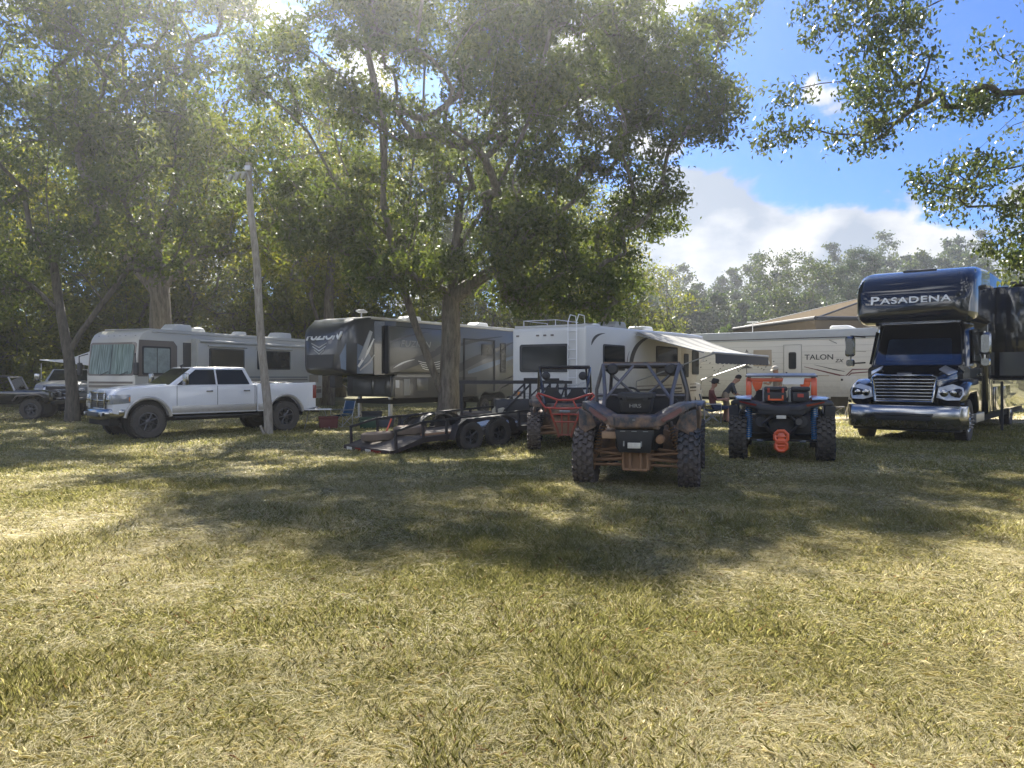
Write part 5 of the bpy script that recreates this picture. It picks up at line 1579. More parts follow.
def utility_pole():
    x, y = -7.15, 22.6
    z = gz(x, y)
    o = root('light_pole', 'leaning grey timber pole with small triple lamp near its top, before the white pickup', 'pole', x, y, 0, z=z)
    H = 8.0
    top = Vector((-.62, .0, H))
    pts = [Vector((0, 0, -.3)).lerp(top, 0) if k == 0 else Vector((top.x * (k / 10) + .025 * math.sin(k * 1.3), .02 * math.sin(k * 2.1), H * k / 10)) for k in range(11)]
    MB().tube(pts, [.132 - .0045 * k for k in range(11)], 14).build('post', M['pole_wood'], o)
    pk = MB()
    for k in range(5): pk.box(-.152, -.148, -.01 - k * .001, .01, .1 + k * .1, .16 + k * .1)
    MB().tube([(-.10, -.12, .0), (-.22, -.11, .28)], .04, 6).build('base_stub', M['pole_wood'], o)
    MB().tube([(-.55, -.05, H - .55), (-.62, -.10, H - .3), (-.95, -.14, H - .33)], .03, 6).build('bracket', M['steel'], o)
    for k in range(3):
        l = MB().obox((-.70 - k * .19, -.16, H - .40 - k * .04), (.10, .12, .20), (.3, .5, 0)).build('flood_lamp', M['letter_grey'], o, bevel=.012)
    MB().box(-.68, -.52, -.13, .13, H - .25, H - .10).build('top_fitting', M['steel'], o, bevel=.01)
    return o


def canopy():
    x, y = 17.1, 38.0
    o = root('pavilion_canopy', 'large tan hip-roofed canvas canopy with black edge tubes, behind the beige trailer', 'canopy', x, y, math.radians(8), z=gz(x, y))
    w, d, ze, zp = 4.6, 4.2, 3.95, 5.6
    c = [Vector((-w, -d, ze)), Vector((w, -d, ze)), Vector((w, d, ze)), Vector((-w, d, ze))]
    r = [Vector((1.6, 0, zp)), Vector((3.0, 0, zp))]
    b = MB()
    for poly in ((c[0], c[1], r[1], r[0]), (c[2], c[3], r[0], r[1]), (c[3], c[0], r[0]), (c[1], c[2], r[1])):
        b.plate(poly, (0, 0, .03))
    b.build('canvas_roof', M['canvas_tan'], o)
    va = MB()
    for i in range(4):
        p, q = c[i], c[(i + 1) % 4]
        va.plate([p, q, q - Vector((0, 0, .85)), p - Vector((0, 0, .85))], Vector((-(q - p).y, (q - p).x, 0)).normalized() * .02)
    va.build('wall_flap', M['canvas_tan'], o)
    e = MB()
    for i in range(4): e.tube([c[i] + Vector((0, 0, .02)), c[(i + 1) % 4] + Vector((0, 0, .02))], .09, 8)
    e.tube([c[0], r[0]], .06, 8).tube([c[1], r[1]], .06, 8).tube([c[3], r[0]], .06, 8).tube([r[0], r[1]], .06, 8).tube([c[2], r[1]], .06, 8)
    e.build('edge_tube', M['black'], o)
    for i in range(4): MB().tube([(c[i].x * .98, c[i].y * .98, 0), (c[i].x * .98, c[i].y * .98, ze)], .06, 8).build('post', M['black'], o)
    return o


def small_tent():
    x, y = -19.9, 36.5
    o = root('shade_awning', 'white sloping shade awning on thin poles beside the cream motorhome', 'awning', x, y, math.radians(-15), z=gz(x, y))
    b = MB()
    b.plate([(-1.9, -1.2, 2.45), (1.9, -1.2, 2.1), (1.9, 1.4, 2.2), (-1.9, 1.4, 2.5)], (0, 0, .03))
    b.plate([(-.6, -1.22, 2.38), (1.9, -1.22, 2.13), (2.2, -1.22, 3.2)], (0, .03, 0))
    b.build('fabric', M['stain_white'], o)
    for px, py in ((-1.85, -1.15), (1.85, -1.15), (1.85, 1.35), (-1.85, 1.35)):
        MB().tube([(px, py, 0), (px, py, 2.3)], .02, 6).build('pole', M['steel'], o)
    return o


# ------------------------------------------------------------------ people
def person(label, x, y, head, J, shirt, legs, shoes, hat=None, z=None, bare_legs=False, bare_arms=True, hairm=None):
    """J: joints in local metres, x forward. One continuous skinned body; hat and hair are children"""
    R0 = {'pelvis': .135, 'waist': .125, 'chest': .145, 'neck': .055, 'head': .092, 'crown': .085,
          'sh': .062, 'el': .042, 'wr': .030, 'palm': .034, 'hip': .088, 'kn': .058, 'an': .040, 'toe': .038}
    names, pos, rad = [], [], []
    edges = []

    def add(n, p, r, parent=None):
        names.append(n); pos.append(Vector(p)); rad.append(r)
        if parent is not None: edges.append((parent, len(names) - 1))
        return len(names) - 1
    pe = add('pelvis', J['pelvis'], .13)
    wa = add('waist', J['waist'], .115, pe)
    ch = add('chest', J['chest'], .14, wa)
    ne = add('neck', J['neck'], .055, ch)
    he = add('head', J['head'], .085, ne)
    hd = (Vector(J['head']) - Vector(J['neck'])).normalized()
    add('crown', Vector(J['head']) + hd * .10, .078, he)
    f = Vector(J.get('face', (1, 0, 0))).normalized()
    add('nose', Vector(J['head']) + f * .10 - hd * .01, .016, he)
    add('chin', Vector(J['head']) + f * .055 - hd * .075, .035, he)
    side = f.cross(hd).normalized()
    for s in (-1, 1): add('ear', Vector(J['head']) + side * s * .088, .018, he)
    for s in 'LR':
        sh = add('sh', J['sh' + s], .06, ch)
        el = add('el', J['el' + s], .042, sh)
        wr = add('wr', J['wr' + s], .029, el)
        fd = (Vector(J['wr' + s]) - Vector(J['el' + s])).normalized()
        pa = add('palm', Vector(J['wr' + s]) + fd * .07, .033, wr)
        u = fd.orthogonal().normalized()
        w = fd.cross(u)
        for k, ln in enumerate((.065, .075, .07, .055)):
            b = Vector(J['wr' + s]) + fd * .10 + u * (k - 1.5) * .021
            i1 = add('finger', b, .009, pa)
            i2 = add('finger', b + fd * ln * .55 + w * .012, .008, i1)
            add('finger', b + fd * ln * .85 + w * .035, .007, i2)
        i1 = add('finger', Vector(J['wr' + s]) + fd * .05 + u * .045, .010, pa)
        add('finger', Vector(J['wr' + s]) + fd * .085 + u * .06 + w * .015, .009, i1)
        hp = add('hip', J['hip' + s], .095, pe)
        kn = add('kn', J['kn' + s], .058, hp)
        an = add('an', J['an' + s], .038, kn)
        add('toe', J['toe' + s], .036, an)
    me = bpy.data.meshes.new('tmp')
    me.from_pydata(pos, edges, [])
    ob = bpy.data.objects.new('person_tmp', me)
    COL.objects.link(ob)
    sk = ob.modifiers.new('s', 'SKIN')
    sk.use_smooth_shade = True
    for i, sv in enumerate(me.skin_vertices[0].data):
        sv.radius = (rad[i], rad[i])
        sv.use_root = (i == 0)
    su = ob.modifiers.new('u', 'SUBSURF')
    su.levels = su.render_levels = 2
    dg = bpy.context.evaluated_depsgraph_get()
    m2 = bpy.data.meshes.new_from_object(ob.evaluated_get(dg))
    bpy.data.objects.remove(ob)
    m2.name = 'body'
    m2.materials.clear()
    for mt in (M['skin'], shirt, legs, shoes): m2.materials.append(mt)
    segs = []
    for a, b in edges:
        n = names[b]
        if n in ('waist', 'chest', 'sh'): k = 1
        elif n == 'el': k = 1
        elif n == 'wr': k = 0 if bare_arms else 1
        elif n == 'hip': k = 2
        elif n == 'kn': k = 2
        elif n == 'an': k = 0 if bare_legs else 2
        elif n == 'toe': k = 3
        else: k = 0
        segs.append((pos[a], pos[b], k, n))
    for p in m2.polygons:
        c = p.center
        best = (1e9, 0)
        for a, b, k, n in segs:
            ab = b - a
            t = max(0, min(1, (c - a).dot(ab) / max(1e-9, ab.length_squared)))
            d = (c - a - ab * t).length
            if n in ('chest', 'waist', 'hip'): d -= .07
            if d < best[0]: best = (d, k)
        p.material_index = best[1]
        p.use_smooth = True
    o = root('person', label, 'person', x, y, head, z=z)
    link(bpy.data.objects.new('body', m2), o)
    hp_ = Vector(J['head'])
    cr = hp_ + hd * .075
    b = MB()
    fr = [cr + (f * math.cos(a) + side * math.sin(a)) * 1 for a in [2 * PI * k / 20 for k in range(20)]]
    ring = lambda r, h: [hp_ + hd * h + (f * math.cos(2 * PI * k / 20) + side * math.sin(2 * PI * k / 20)) * r for k in range(20)]
    if hat == 'brim':
        b.loft([ring(.17, .065), ring(.185, .075), ring(.112, .085), ring(.108, .16), ring(.09, .20), ring(.03, .205)])
        b.build('hat', M['cloth_black'], o)
    elif hat == 'cap':
        b.loft([ring(.106, .05), ring(.108, .09), ring(.095, .14), ring(.06, .175), ring(.01, .185)])
        b.plate([hp_ + hd * .065 + f * .09 + side * .075, hp_ + hd * .05 + f * .19 + side * .05, hp_ + hd * .05 + f * .19 - side * .05, hp_ + hd * .065 + f * .09 - side * .075], hd * .01)
        b.build('cap', mat('pale_cap', (.55, .5, .42), .9), o)
    hr = MB()
    hr.loft([[hp_ + hd * h + (-f * .012) + (f * math.cos(2 * PI * k / 16) * .9 + side * math.sin(2 * PI * k / 16)) * r for k in range(16)] for r, h in ((.086, .02), (.098, .06), (.098, .10), (.08, .15), (.03, .175))])
    hr.build('hair', hairm or M['hair'], o)
    return o


def seated():
    return dict(pelvis=(0, 0, .52), waist=(-.03, 0, .68), chest=(-.06, 0, .90), neck=(-.03, 0, 1.08), head=(.02, 0, 1.22), face=(1, 0, -.25),
                shL=(-.05, .18, 1.0), elL=(.08, .24, .76), wrL=(.32, .14, .74), shR=(-.05, -.18, 1.0), elR=(.08, -.24, .76), wrR=(.32, -.12, .78),
                hipL=(.05, .09, .52), knL=(.46, .13, .53), anL=(.50, .13, .10), toeL=(.66, .14, .045), hipR=(.05, -.09, .52), knR=(.46, -.13, .53), anR=(.44, -.12, .10), toeR=(.60, -.14, .045))


def bending():
    return dict(pelvis=(0, 0, .86), waist=(.08, 0, .98), chest=(.19, 0, 1.14), neck=(.28, 0, 1.28), head=(.37, 0, 1.38), face=(.85, 0, -.5),
                shL=(.21, .18, 1.20), elL=(.30, .22, .95), wrL=(.50, .14, .84), shR=(.21, -.18, 1.20), elR=(.30, -.22, .95), wrR=(.50, -.14, .84),
                hipL=(0, .09, .88), knL=(.06, .11, .49), anL=(-.02, .11, .09), toeL=(.16, .13, .045), hipR=(0, -.09, .88), knR=(.10, -.11, .49), anR=(.04, -.11, .09), toeR=(.22, -.13, .045))


def standing():
    return dict(pelvis=(0, 0, .93), waist=(0, 0, 1.08), chest=(.02, 0, 1.30), neck=(.03, 0, 1.48), head=(.07, 0, 1.61), face=(1, 0, -.2),
                shL=(.02, .19, 1.40), elL=(.05, .27, 1.13), wrL=(.22, .20, .98), shR=(.02, -.19, 1.40), elR=(.12, -.27, 1.15), wrR=(.33, -.16, 1.18),
                hipL=(0, .09, .90), knL=(.03, .11, .49), anL=(-.02, .11, .09), toeL=(.16, .13, .045), hipR=(0, -.09, .90), knR=(.03, -.11, .49), anR=(-.02, -.11, .09), toeR=(.16, -.13, .045))
# ------------------------------------------------------------------ trees
def grow(rng, trunk_lines, targets, first_h=2.5, r_base=.45, r_tip=.012, sub=3, sub_r=.8, up=.35, power=.5):
    """limbs reaching from the trunk lines to every target; returns tube chains and leaf cluster centres"""
    pos, par, kids, fixed = [], [], [], []
    for line, parent in trunk_lines:
        last = parent
        for p in line:
            pos.append(Vector(p)); par.append(last); fixed.append(True)
            last = len(pos) - 1
    base = pos[0]
    tg = sorted(targets, key=lambda t: (Vector((t[0].x - base.x, t[0].y - base.y, (t[0].z - base.z) * .6))).length)
    leafc = []
    P = np.array([tuple(p) for p in pos])
    for t, R in tg:
        d = P - np.array(tuple(t))
        dist = np.sqrt((d ** 2).sum(1))
        hd = np.sqrt((d[:, :2] ** 2).sum(1))
        cost = dist + 1.4 * np.maximum(0, P[:, 2] - (t.z - up * hd)) + 100 * (P[:, 2] < base.z + first_h)
        if up < 0: cost = cost + .5 * np.maximum(0, t.z - P[:, 2])
        i = int(np.argmin(cost))
        p0, p3 = pos[i], t
        L = (p3 - p0).length
        pd = (pos[i] - pos[par[i]]).normalized() if par[i] >= 0 else Vector((0, 0, 1))
        side = Vector((rng.uniform(-1, 1), rng.uniform(-1, 1), rng.uniform(-.4, .6))) * L * .05
        c1 = p0 + (p3 - p0) * .4 + pd * L * .14 + side + Vector((0, 0, .04 * L))
        n = max(2, min(7, int(L / .7) + 1))
        last = i
        new = []
        for k in range(1, n + 1):
            s = k / n
            q = p0 * (1 - s) ** 2 + c1 * 2 * s * (1 - s) + p3 * s * s
            q = q + Vector((rng.uniform(-1, 1), rng.uniform(-1, 1), rng.uniform(-1, 1))) * .022 * min(L, 2)
            pos.append(q); par.append(last); fixed.append(False)
            last = len(pos) - 1
            new.append(tuple(q))
        tip = last
        leafc.append((pos[tip], R))
        for k in range(sub):
            v = Vector((rng.gauss(0, 1), rng.gauss(0, 1), rng.gauss(0, .7)))
            v = v.normalized() * R * rng.uniform(.6, 1.0)
            pos.append(pos[tip] + v * .5 + Vector((0, 0, .05))); par.append(tip)
            a = len(pos) - 1
            pos.append(pos[tip] + v); par.append(a)
            new += [tuple(pos[a]), tuple(pos[-1])]
        P = np.vstack([P, np.array(new)])
    N = len(pos)
    cnt = [0] * N
    has = [False] * N
    ch = [[] for _ in range(N)]
    for i in range(N):
        if par[i] >= 0: ch[par[i]].append(i)
    for i in range(N - 1, -1, -1):
        if not ch[i]: cnt[i] = 1
        if par[i] >= 0: cnt[par[i]] += cnt[i]
    rad = [r_tip * c ** power for c in cnt]
    k = r_base / rad[0]
    rad = [min(r_base, r * (k if r * k > r_tip else 1)) if k < 1 else max(r_tip, r * (1 + (k - 1) * (c / cnt[0]) ** .35)) for r, c in zip(rad, cnt)]
    mb = MB()
    # chains: follow the thickest child
    starts = [0] + []
    used = set()
    stack = [(0, None)]
    while stack:
        s, frm = stack.pop()
        line, rs = [], []
        if frm is not None:
            line.append(pos[frm]); rs.append(min(rad[frm], rad[s] * 1.15))
        cur = s
        while True:
            line.append(pos[cur]); rs.append(rad[cur])
            if not ch[cur]: break
            c = sorted(ch[cur], key=lambda q: -cnt[q])
            for q in c[1:]: stack.append((q, cur))
            cur = c[0]
        if len(line) >= 2:
            mr = max(rs)
            rs[-1] *= .5
            if frm is None: rs[0] *= 1.6; rs[1] *= 1.12
            mb.tube(line, rs, 12 if mr > .2 else (7 if mr > .06 else 4), cap=False)
    return mb, leafc


def leaf_mesh(name, m, seed, clusters, per, sub_n, sub_r, size, droop=.3, flat=.8, wid=.42, tint_shift=0.0):
    """clusters: (centre, radius). Leaves sit in small sprays spread through each cluster"""
    r = np.random.default_rng(seed)
    C = np.array([tuple(c) for c, _ in clusters]); R = np.array([q for _, q in clusters])
    n = len(C)
    d = r.normal(size=(n, sub_n, 3))
    d /= np.linalg.norm(d, axis=2, keepdims=True)
    d *= (r.random((n, sub_n, 1)) ** .45)
    d[:, :, 2] *= flat
    S = C[:, None, :] + d * R[:, None, None]
    tint_c = r.normal(0, .10, (n, 1)) + r.normal(0, .10, (n, sub_n))
    S = S.reshape(-1, 3); tc = tint_c.reshape(-1)
    ns = len(S)
    o = r.normal(size=(ns, per, 3)) * sub_r * np.array([1, 1, .75])
    o[:, :, 2] -= np.abs(r.normal(size=(ns, per))) * sub_r * droop
    P = (S[:, None, :] + o).reshape(-1, 3)
    N = len(P)
    ax = r.normal(size=(N, 3)); ax[:, 2] -= droop * 1.2
    ax /= np.linalg.norm(ax, axis=1, keepdims=True)
    up = r.normal(size=(N, 3)) + np.array([0, 0, .9])
    sd = np.cross(ax, up); sd /= (np.linalg.norm(sd, axis=1, keepdims=True) + 1e-9)
    nrm = np.cross(sd, ax)
    l = size * (0.6 + .8 * r.random((N, 1)))
    w = l * wid
    v = np.stack([P - ax * l * .5, P + sd * w * .5 - ax * l * .05 + nrm * l * .08, P + ax * l * .5 - nrm * l * .05, P - sd * w * .5 - ax * l * .05 + nrm * l * .08], 1)
    v = v.reshape(-1, 3)
    f = np.arange(N * 4)
    t = .5 + tint_shift + np.repeat(tc, per) + r.normal(0, .12, N)
    return np_mesh(name, v, f, np.full(N, 4), m, np.clip(t, 0, 1))


def ellipsoid_targets(rng, specs, density=1.0, zmin=None):
    """specs: (cx,cy,cz, rx,ry,rz, count, cluster radius)"""
    out = []
    for cx, cy, cz, rx, ry, rz, n, R in specs:
        for _ in range(int(n * density)):
            while True:
                a, b, c = rng.uniform(-1, 1), rng.uniform(-1, 1), rng.uniform(-1, 1)
                q = a * a + b * b + c * c
                if .12 < q < 1: break
            out.append((Vector((cx + a * rx, cy + b * ry, cz + c * rz)), R * rng.uniform(.75, 1.25)))
    return out


BARK1 = bark('grey_bark', (.075, .06, .05), (.25, .215, .175))
BARK2 = bark('dark_bark', (.05, .042, .035), (.17, .145, .12))
LEAF1 = foliage('broad_leaves', (.026, .044, .013), (.062, .088, .024), (.13, .15, .04), .45)
LEAF2 = foliage('yellowing_leaves', (.035, .055, .013), (.090, .115, .024), (.19, .18, .04), .55)
LEAF3 = foliage('dull_leaves', (.032, .052, .022), (.065, .095, .038), (.13, .15, .08), .26, .35)
PINE = foliage('pine_needles', (.018, .035, .015), (.035, .062, .025), (.06, .09, .035), .2)
FAR = foliage('far_leaves', (.020, .040, .016), (.042, .068, .025), (.085, .105, .035), .3)


def tree(name, label, x, y, trunk_lines, specs, seed, leafm, barkm, per=10, sub_n=10, sub_r=.22, size=.15, first_h=2.5, r_base=.4,
         group=None, density=1.0, droop=.3, sub=3, up=.35, flat=.8, tint=0.0, r_tip=.014, cat='tree', z=None, wid=.42, extra=()):
    rng = random.Random(seed)
    o = root(name, label, cat, x, y, 0, group, z=z)
    tg = ellipsoid_targets(rng, specs, density) + list(extra)
    mb, lc = grow(rng, trunk_lines, tg, first_h, r_base, r_tip, sub, up=up)
    mb.build('trunk', barkm, o, smooth=60)
    me = leaf_mesh('crown', leafm, seed, lc, per, sub_n, sub_r, size, droop, flat, wid, tint)
    link(bpy.data.objects.new('crown', me), o)
    return o


def main_tree():
    x, y = -2.35, 28.0
    right = [(-.0, 0, -.3), (.05, 0, .6), (.05, .05, 1.6), (.12, .1, 3.0), (.1, .2, 4.6), (.25, .2, 6.2), (.7, .1, 7.8), (1.0, 0, 10), (1.2, .3, 12.5), (1.1, .4, 14.6), (1.3, .2, 16.2)]
    # left stem leaves the bole low down
    left = [(-.28, -.1, 1.3), (-.65, -.2, 2.3), (-1.15, -.3, 3.6), (-1.6, -.3, 5.0), (-2.0, -.2, 6.6), (-2.35, 0, 8.6), (-2.5, .2, 11), (-3.0, .3, 13.5), (-3.1, .3, 16)]
    lines = [(right, -1), (left, 1)]
    # secondary leaders fanning out
    lines += [([(-2.7, -.5, 6.4), (-3.7, -.8, 8.2), (-4.8, -1.0, 10.3), (-5.6, -1.2, 12.4)], 14),
              ([(-1.6, .5, 7.0), (-1.4, .8, 9.5), (-1.0, 1.0, 12), (-.9, 1.0, 15)], 14),
              ([(.9, -.8, 7.2), (1.5, -1.6, 9.4), (1.7, -1.8, 12), (2.2, -2.0, 14.5)], 5),
              ([(1.5, .6, 6.9), (2.6, 1.0, 8.6), (3.6, 1.4, 10.6), (4.4, 1.8, 13)], 4),
              ([(1.7, -.3, 5.6), (3.2, -.6, 6.9), (4.9, -.9, 8.2), (6.4, -1.2, 9.2)], 4)]
    lines += [([(.4, .3, 7.8), (.5, .5, 10.0), (.4, .7, 12.6), (.3, .8, 15.6)], 5),
              ([(-.5, .6, 6.0), (-.7, .8, 8.4), (-.5, .9, 11.0), (0, .9, 13.8)], 3),
              ([(-3.2, .5, 8.0), (-4.1, .7, 10.0), (-4.6, .8, 12.2), (-5.6, .9, 14.6)], 15),
              ([(1.9, -1.2, 8.4), (3.0, -1.9, 10.6), (3.6, -2.2, 13.2)], 5),
              ([(-2.2, -1.0, 7.8), (-2.0, -1.6, 10.2), (-2.6, -1.9, 13.0)], 14)]
    S = [(-.2, 0, 12.4, 7.2, 6.0, 4.8, 104, .80), (-5.2, -.5, 10.6, 3.6, 4.0, 3.4, 34, .78), (3.4, 0, 11.0, 4.4, 4.0, 4.2, 50, .78), (0, 0, 6.6, 4.4, 4.6, 1.9, 46, .8),
         (-4.2, 0, 7.2, 2.6, 3.0, 1.6, 30, .72), (4.6, -.5, 7.4, 3.0, 3.0, 2.2, 36, .72), (5.4, -1.0, 5.0, 1.8, 2.0, 1.3, 17, .75), (3.2, -.4, 5.2, 2.0, 2.6, 1.3, 20, .85),
         (7.8, -1.2, 11.2, 2.2, 2.6, 3.0, 32, .8), (7.2, -1.0, 7.6, 1.5, 1.8, 1.0, 9, .6), (-1, -.5, 15.5, 5.4, 4.4, 1.7, 96, .9), (5.0, 1, 14.0, 4.8, 4.5, 2.2, 96, .9), (9.6, .4, 13.6, 1.8, 3, 2.2, 20, .9), (-1.6, -2.5, 5.4, 1.6, 1.4, .8, 8, .6)]
    return tree('forked_shade_tree', 'large broadleaf tree with a forked trunk standing just behind the low trailer', x, y, lines, S, 11, LEAF1, BARK1,
                per=13, sub_n=18, sub_r=.19, size=.19, flat=.6, first_h=4.0, r_base=.38, droop=.5, up=.6, r_tip=.013)
def overhang_tree():
    """tree just outside the frame on the right; its limbs hang into the upper right corner"""
    x, y = 12.35, 11.6
    tr = [(0, 0, -.3), (.05, 0, 2), (-.05, .1, 4), (-.1, .1, 6.2), (-.2, .2, 8.4), (-.2, .2, 11), (-.1, 0, 14)]
    lines = [(tr, -1), ([(-1.4, .2, 8.1), (-3.2, .4, 9.0), (-5.2, .5, 8.9), (-6.4, .5, 8.0), (-7.4, .5, 6.6)], 3), ([(-1.2, .4, 5.6), (-2.5, .6, 6.5), (-3.8, .7, 6.1), (-4.9, .7, 5.1)], 2), ([(-1.0, .3, 4.6), (-2.4, .5, 5.0), (-3.6, .5, 4.9)], 2)]
    X = []
    r = random.Random(5)
    for px, zt, zb, R in ((6.15, 8.0, 5.7, .42), (5.75, 8.0, 5.3, .42), (5.4, 7.9, 5.15, .40), (5.0, 6.4, 5.4, .34), (4.95, 7.7, 6.9, .34), (4.6, 6.2, 5.5, .28), (4.55, 7.5, 6.85, .30), (4.3, 5.95, 5.4, .22), (4.05, 5.65, 5.35, .16),
                          (6.5, 8.1, 7.45, .34), (6.9, 8.2, 7.6, .34), (5.55, 6.9, 5.5, .34), (5.95, 6.8, 5.6, .36)):
        n = max(2, int((zt - zb) / .26))
        for k in range(n):
            t = k / (n - 1)
            X.append((Vector((px + .15 - x + r.uniform(-.10, .10), .5 + r.uniform(-.5, .5), zt - (zt - zb) * t)), R * (1 - .45 * t)))
    S = [(-3.9, .5, 6.6, .95, 1.0, 1.2, 22, .42), (-5.15, .6, 5.85, .55, .6, .34, 9, .26), (-4.85, .6, 4.5, 1.1, .8, .55, 20, .30), (-4.2, .5, 3.45, .6, .7, .5, 12, .30), (-3.2, .5, 5.0, .9, 1, 1.6, 22, .42),
         (-2.6, .4, 8.6, 1.3, 1.2, .8, 10, .5), (-.5, 0, 12, 3.6, 3.4, 3.0, 36, 1.0), (2, 0, 9, 3.0, 3.5, 3.5, 18, 1.0)]
    return tree('overhanging_tree', 'tree just right of the view, leafy limbs hanging into the upper right corner', x, y, lines, S, 21, LEAF3, BARK2,
                per=14, sub_n=9, sub_r=.10, size=.082, first_h=4.0, r_base=.12, droop=.9, extra=X, r_tip=.005, sub=2, wid=.5, tint=.12, up=-.3)


def left_trees():
    # A: trunk at far left that forks just above the vehicles
    x, y = -16.95, 29.6
    tr = [(0, 0, -.3), (0, 0, 1.2), (-.15, 0, 2.6), (-.45, 0, 4.2), (-.9, .2, 6.5), (-1.2, .3, 9), (-1.0, .3, 12), (-.8, .3, 16)]
    lines = [(tr, -1), ([(.3, 0, 3.4), (1.2, 0, 4.6), (2.2, .1, 6.0), (3.0, .2, 8.2), (3.6, .2, 11)], 2), ([(-1.4, -.2, 5.2), (-2.8, -.4, 6.2), (-4.2, -.4, 7.0)], 3)]
    S = [(-.5, 0, 13.5, 5.6, 5, 4.6, 90, 1.15), (2.8, 0, 10.0, 3.0, 3.4, 3.0, 30, 1.0), (-4, 0, 8.5, 3.2, 3.4, 2.4, 28, 1.0), (-3.0, -.6, 5.6, 2.4, 2.0, 1.0, 12, .8), (1.5, -.4, 6.6, 2.8, 2.2, 1.2, 16, .8), (-.5, 0, 17.5, 4, 4, 2.4, 26, 1.1)]
    tree('broadleaf_tree', 'broadleaf tree forking low at the far left, beside the silver pickup and the dark off-roader', x, y, lines, S, 31, LEAF1, BARK2, per=12, sub_n=12, sub_r=.24, size=.22, first_h=3.8, r_base=.20, droop=.45, up=.55, group='tall trees on the left')
    # B: tall straight tree behind the cream motorhome
    x, y = -17.6, 38.5
    tr = [(0, 0, -.3), (0, 0, 3), (-.05, 0, 6), (-.3, 0, 8.6), (-.9, 0, 11.2), (-1.6, .2, 13.5), (-2.0, .3, 16), (-2.1, .3, 19.5), (-2.3, .3, 22)]
    lines = [(tr, -1), ([(.5, 0, 10), (1.0, .2, 12.5), (1.0, .2, 15.5), (1.3, .3, 18.5), (1.2, .3, 22)], 3), ([(-1.4, -.3, 7.5), (-3.2, -.6, 8.6), (-4.8, -.6, 9.6)], 2), ([(1.6, -.3, 7.4), (3.2, -.4, 8.0), (4.5, -.4, 8.6)], 2)]
    S = [(-.5, 0, 17, 6.4, 5.5, 6, 100, 1.3), (-4.2, 0, 11.5, 3.4, 3.4, 3.2, 30, 1.15), (3.6, 0, 11.0, 3.4, 3.4, 3.4, 30, 1.15), (0, -.8, 8.6, 4.6, 3, 1.6, 24, .95), (.5, 0, 22, 4.6, 4, 2.6, 30, 1.2)]
    tree('broadleaf_tree', 'tall straight-trunked tree rising directly behind the cream motorhome', x, y, lines, S, 32, LEAF2, BARK1, per=12, sub_n=12, sub_r=.27, size=.26, first_h=6.5, r_base=.50, droop=.45, up=.55, group='tall trees on the left')
    # C: slimmer one between pole and forked tree, reaching over the grey camper
    x, y = -10.6, 44.0
    tr = [(0, 0, -.3), (.1, 0, 3), (.1, 0, 6), (.3, 0, 9), (.6, 0, 12), (.9, 0, 15.5), (.8, 0, 19)]
    lines = [(tr, -1), ([(-.9, 0, 6.0), (-1.8, .2, 8.6), (-2.4, .2, 11.6)], 1), ([(1.3, 0, 7.2), (2.6, .2, 9.8), (3.3, .2, 12.8)], 2)]
    S = [(.4, 0, 15, 5.4, 5, 5, 76, 1.3), (-2.4, 0, 10.2, 2.8, 3.0, 2.6, 24, 1.1), (3.0, 0, 10.6, 2.8, 3, 2.6, 22, 1.1), (.5, -.5, 7.4, 3.2, 2, 1.4, 14, .95)]
    tree('broadleaf_tree', 'yellow-green tree behind the light pole and the raised nose of the grey camper', x, y, lines, S, 33, LEAF2, BARK1, per=12, sub_n=12, sub_r=.27, size=.26, first_h=4.5, r_base=.30, droop=.4, up=.55, group='tall trees on the left', tint=.1)


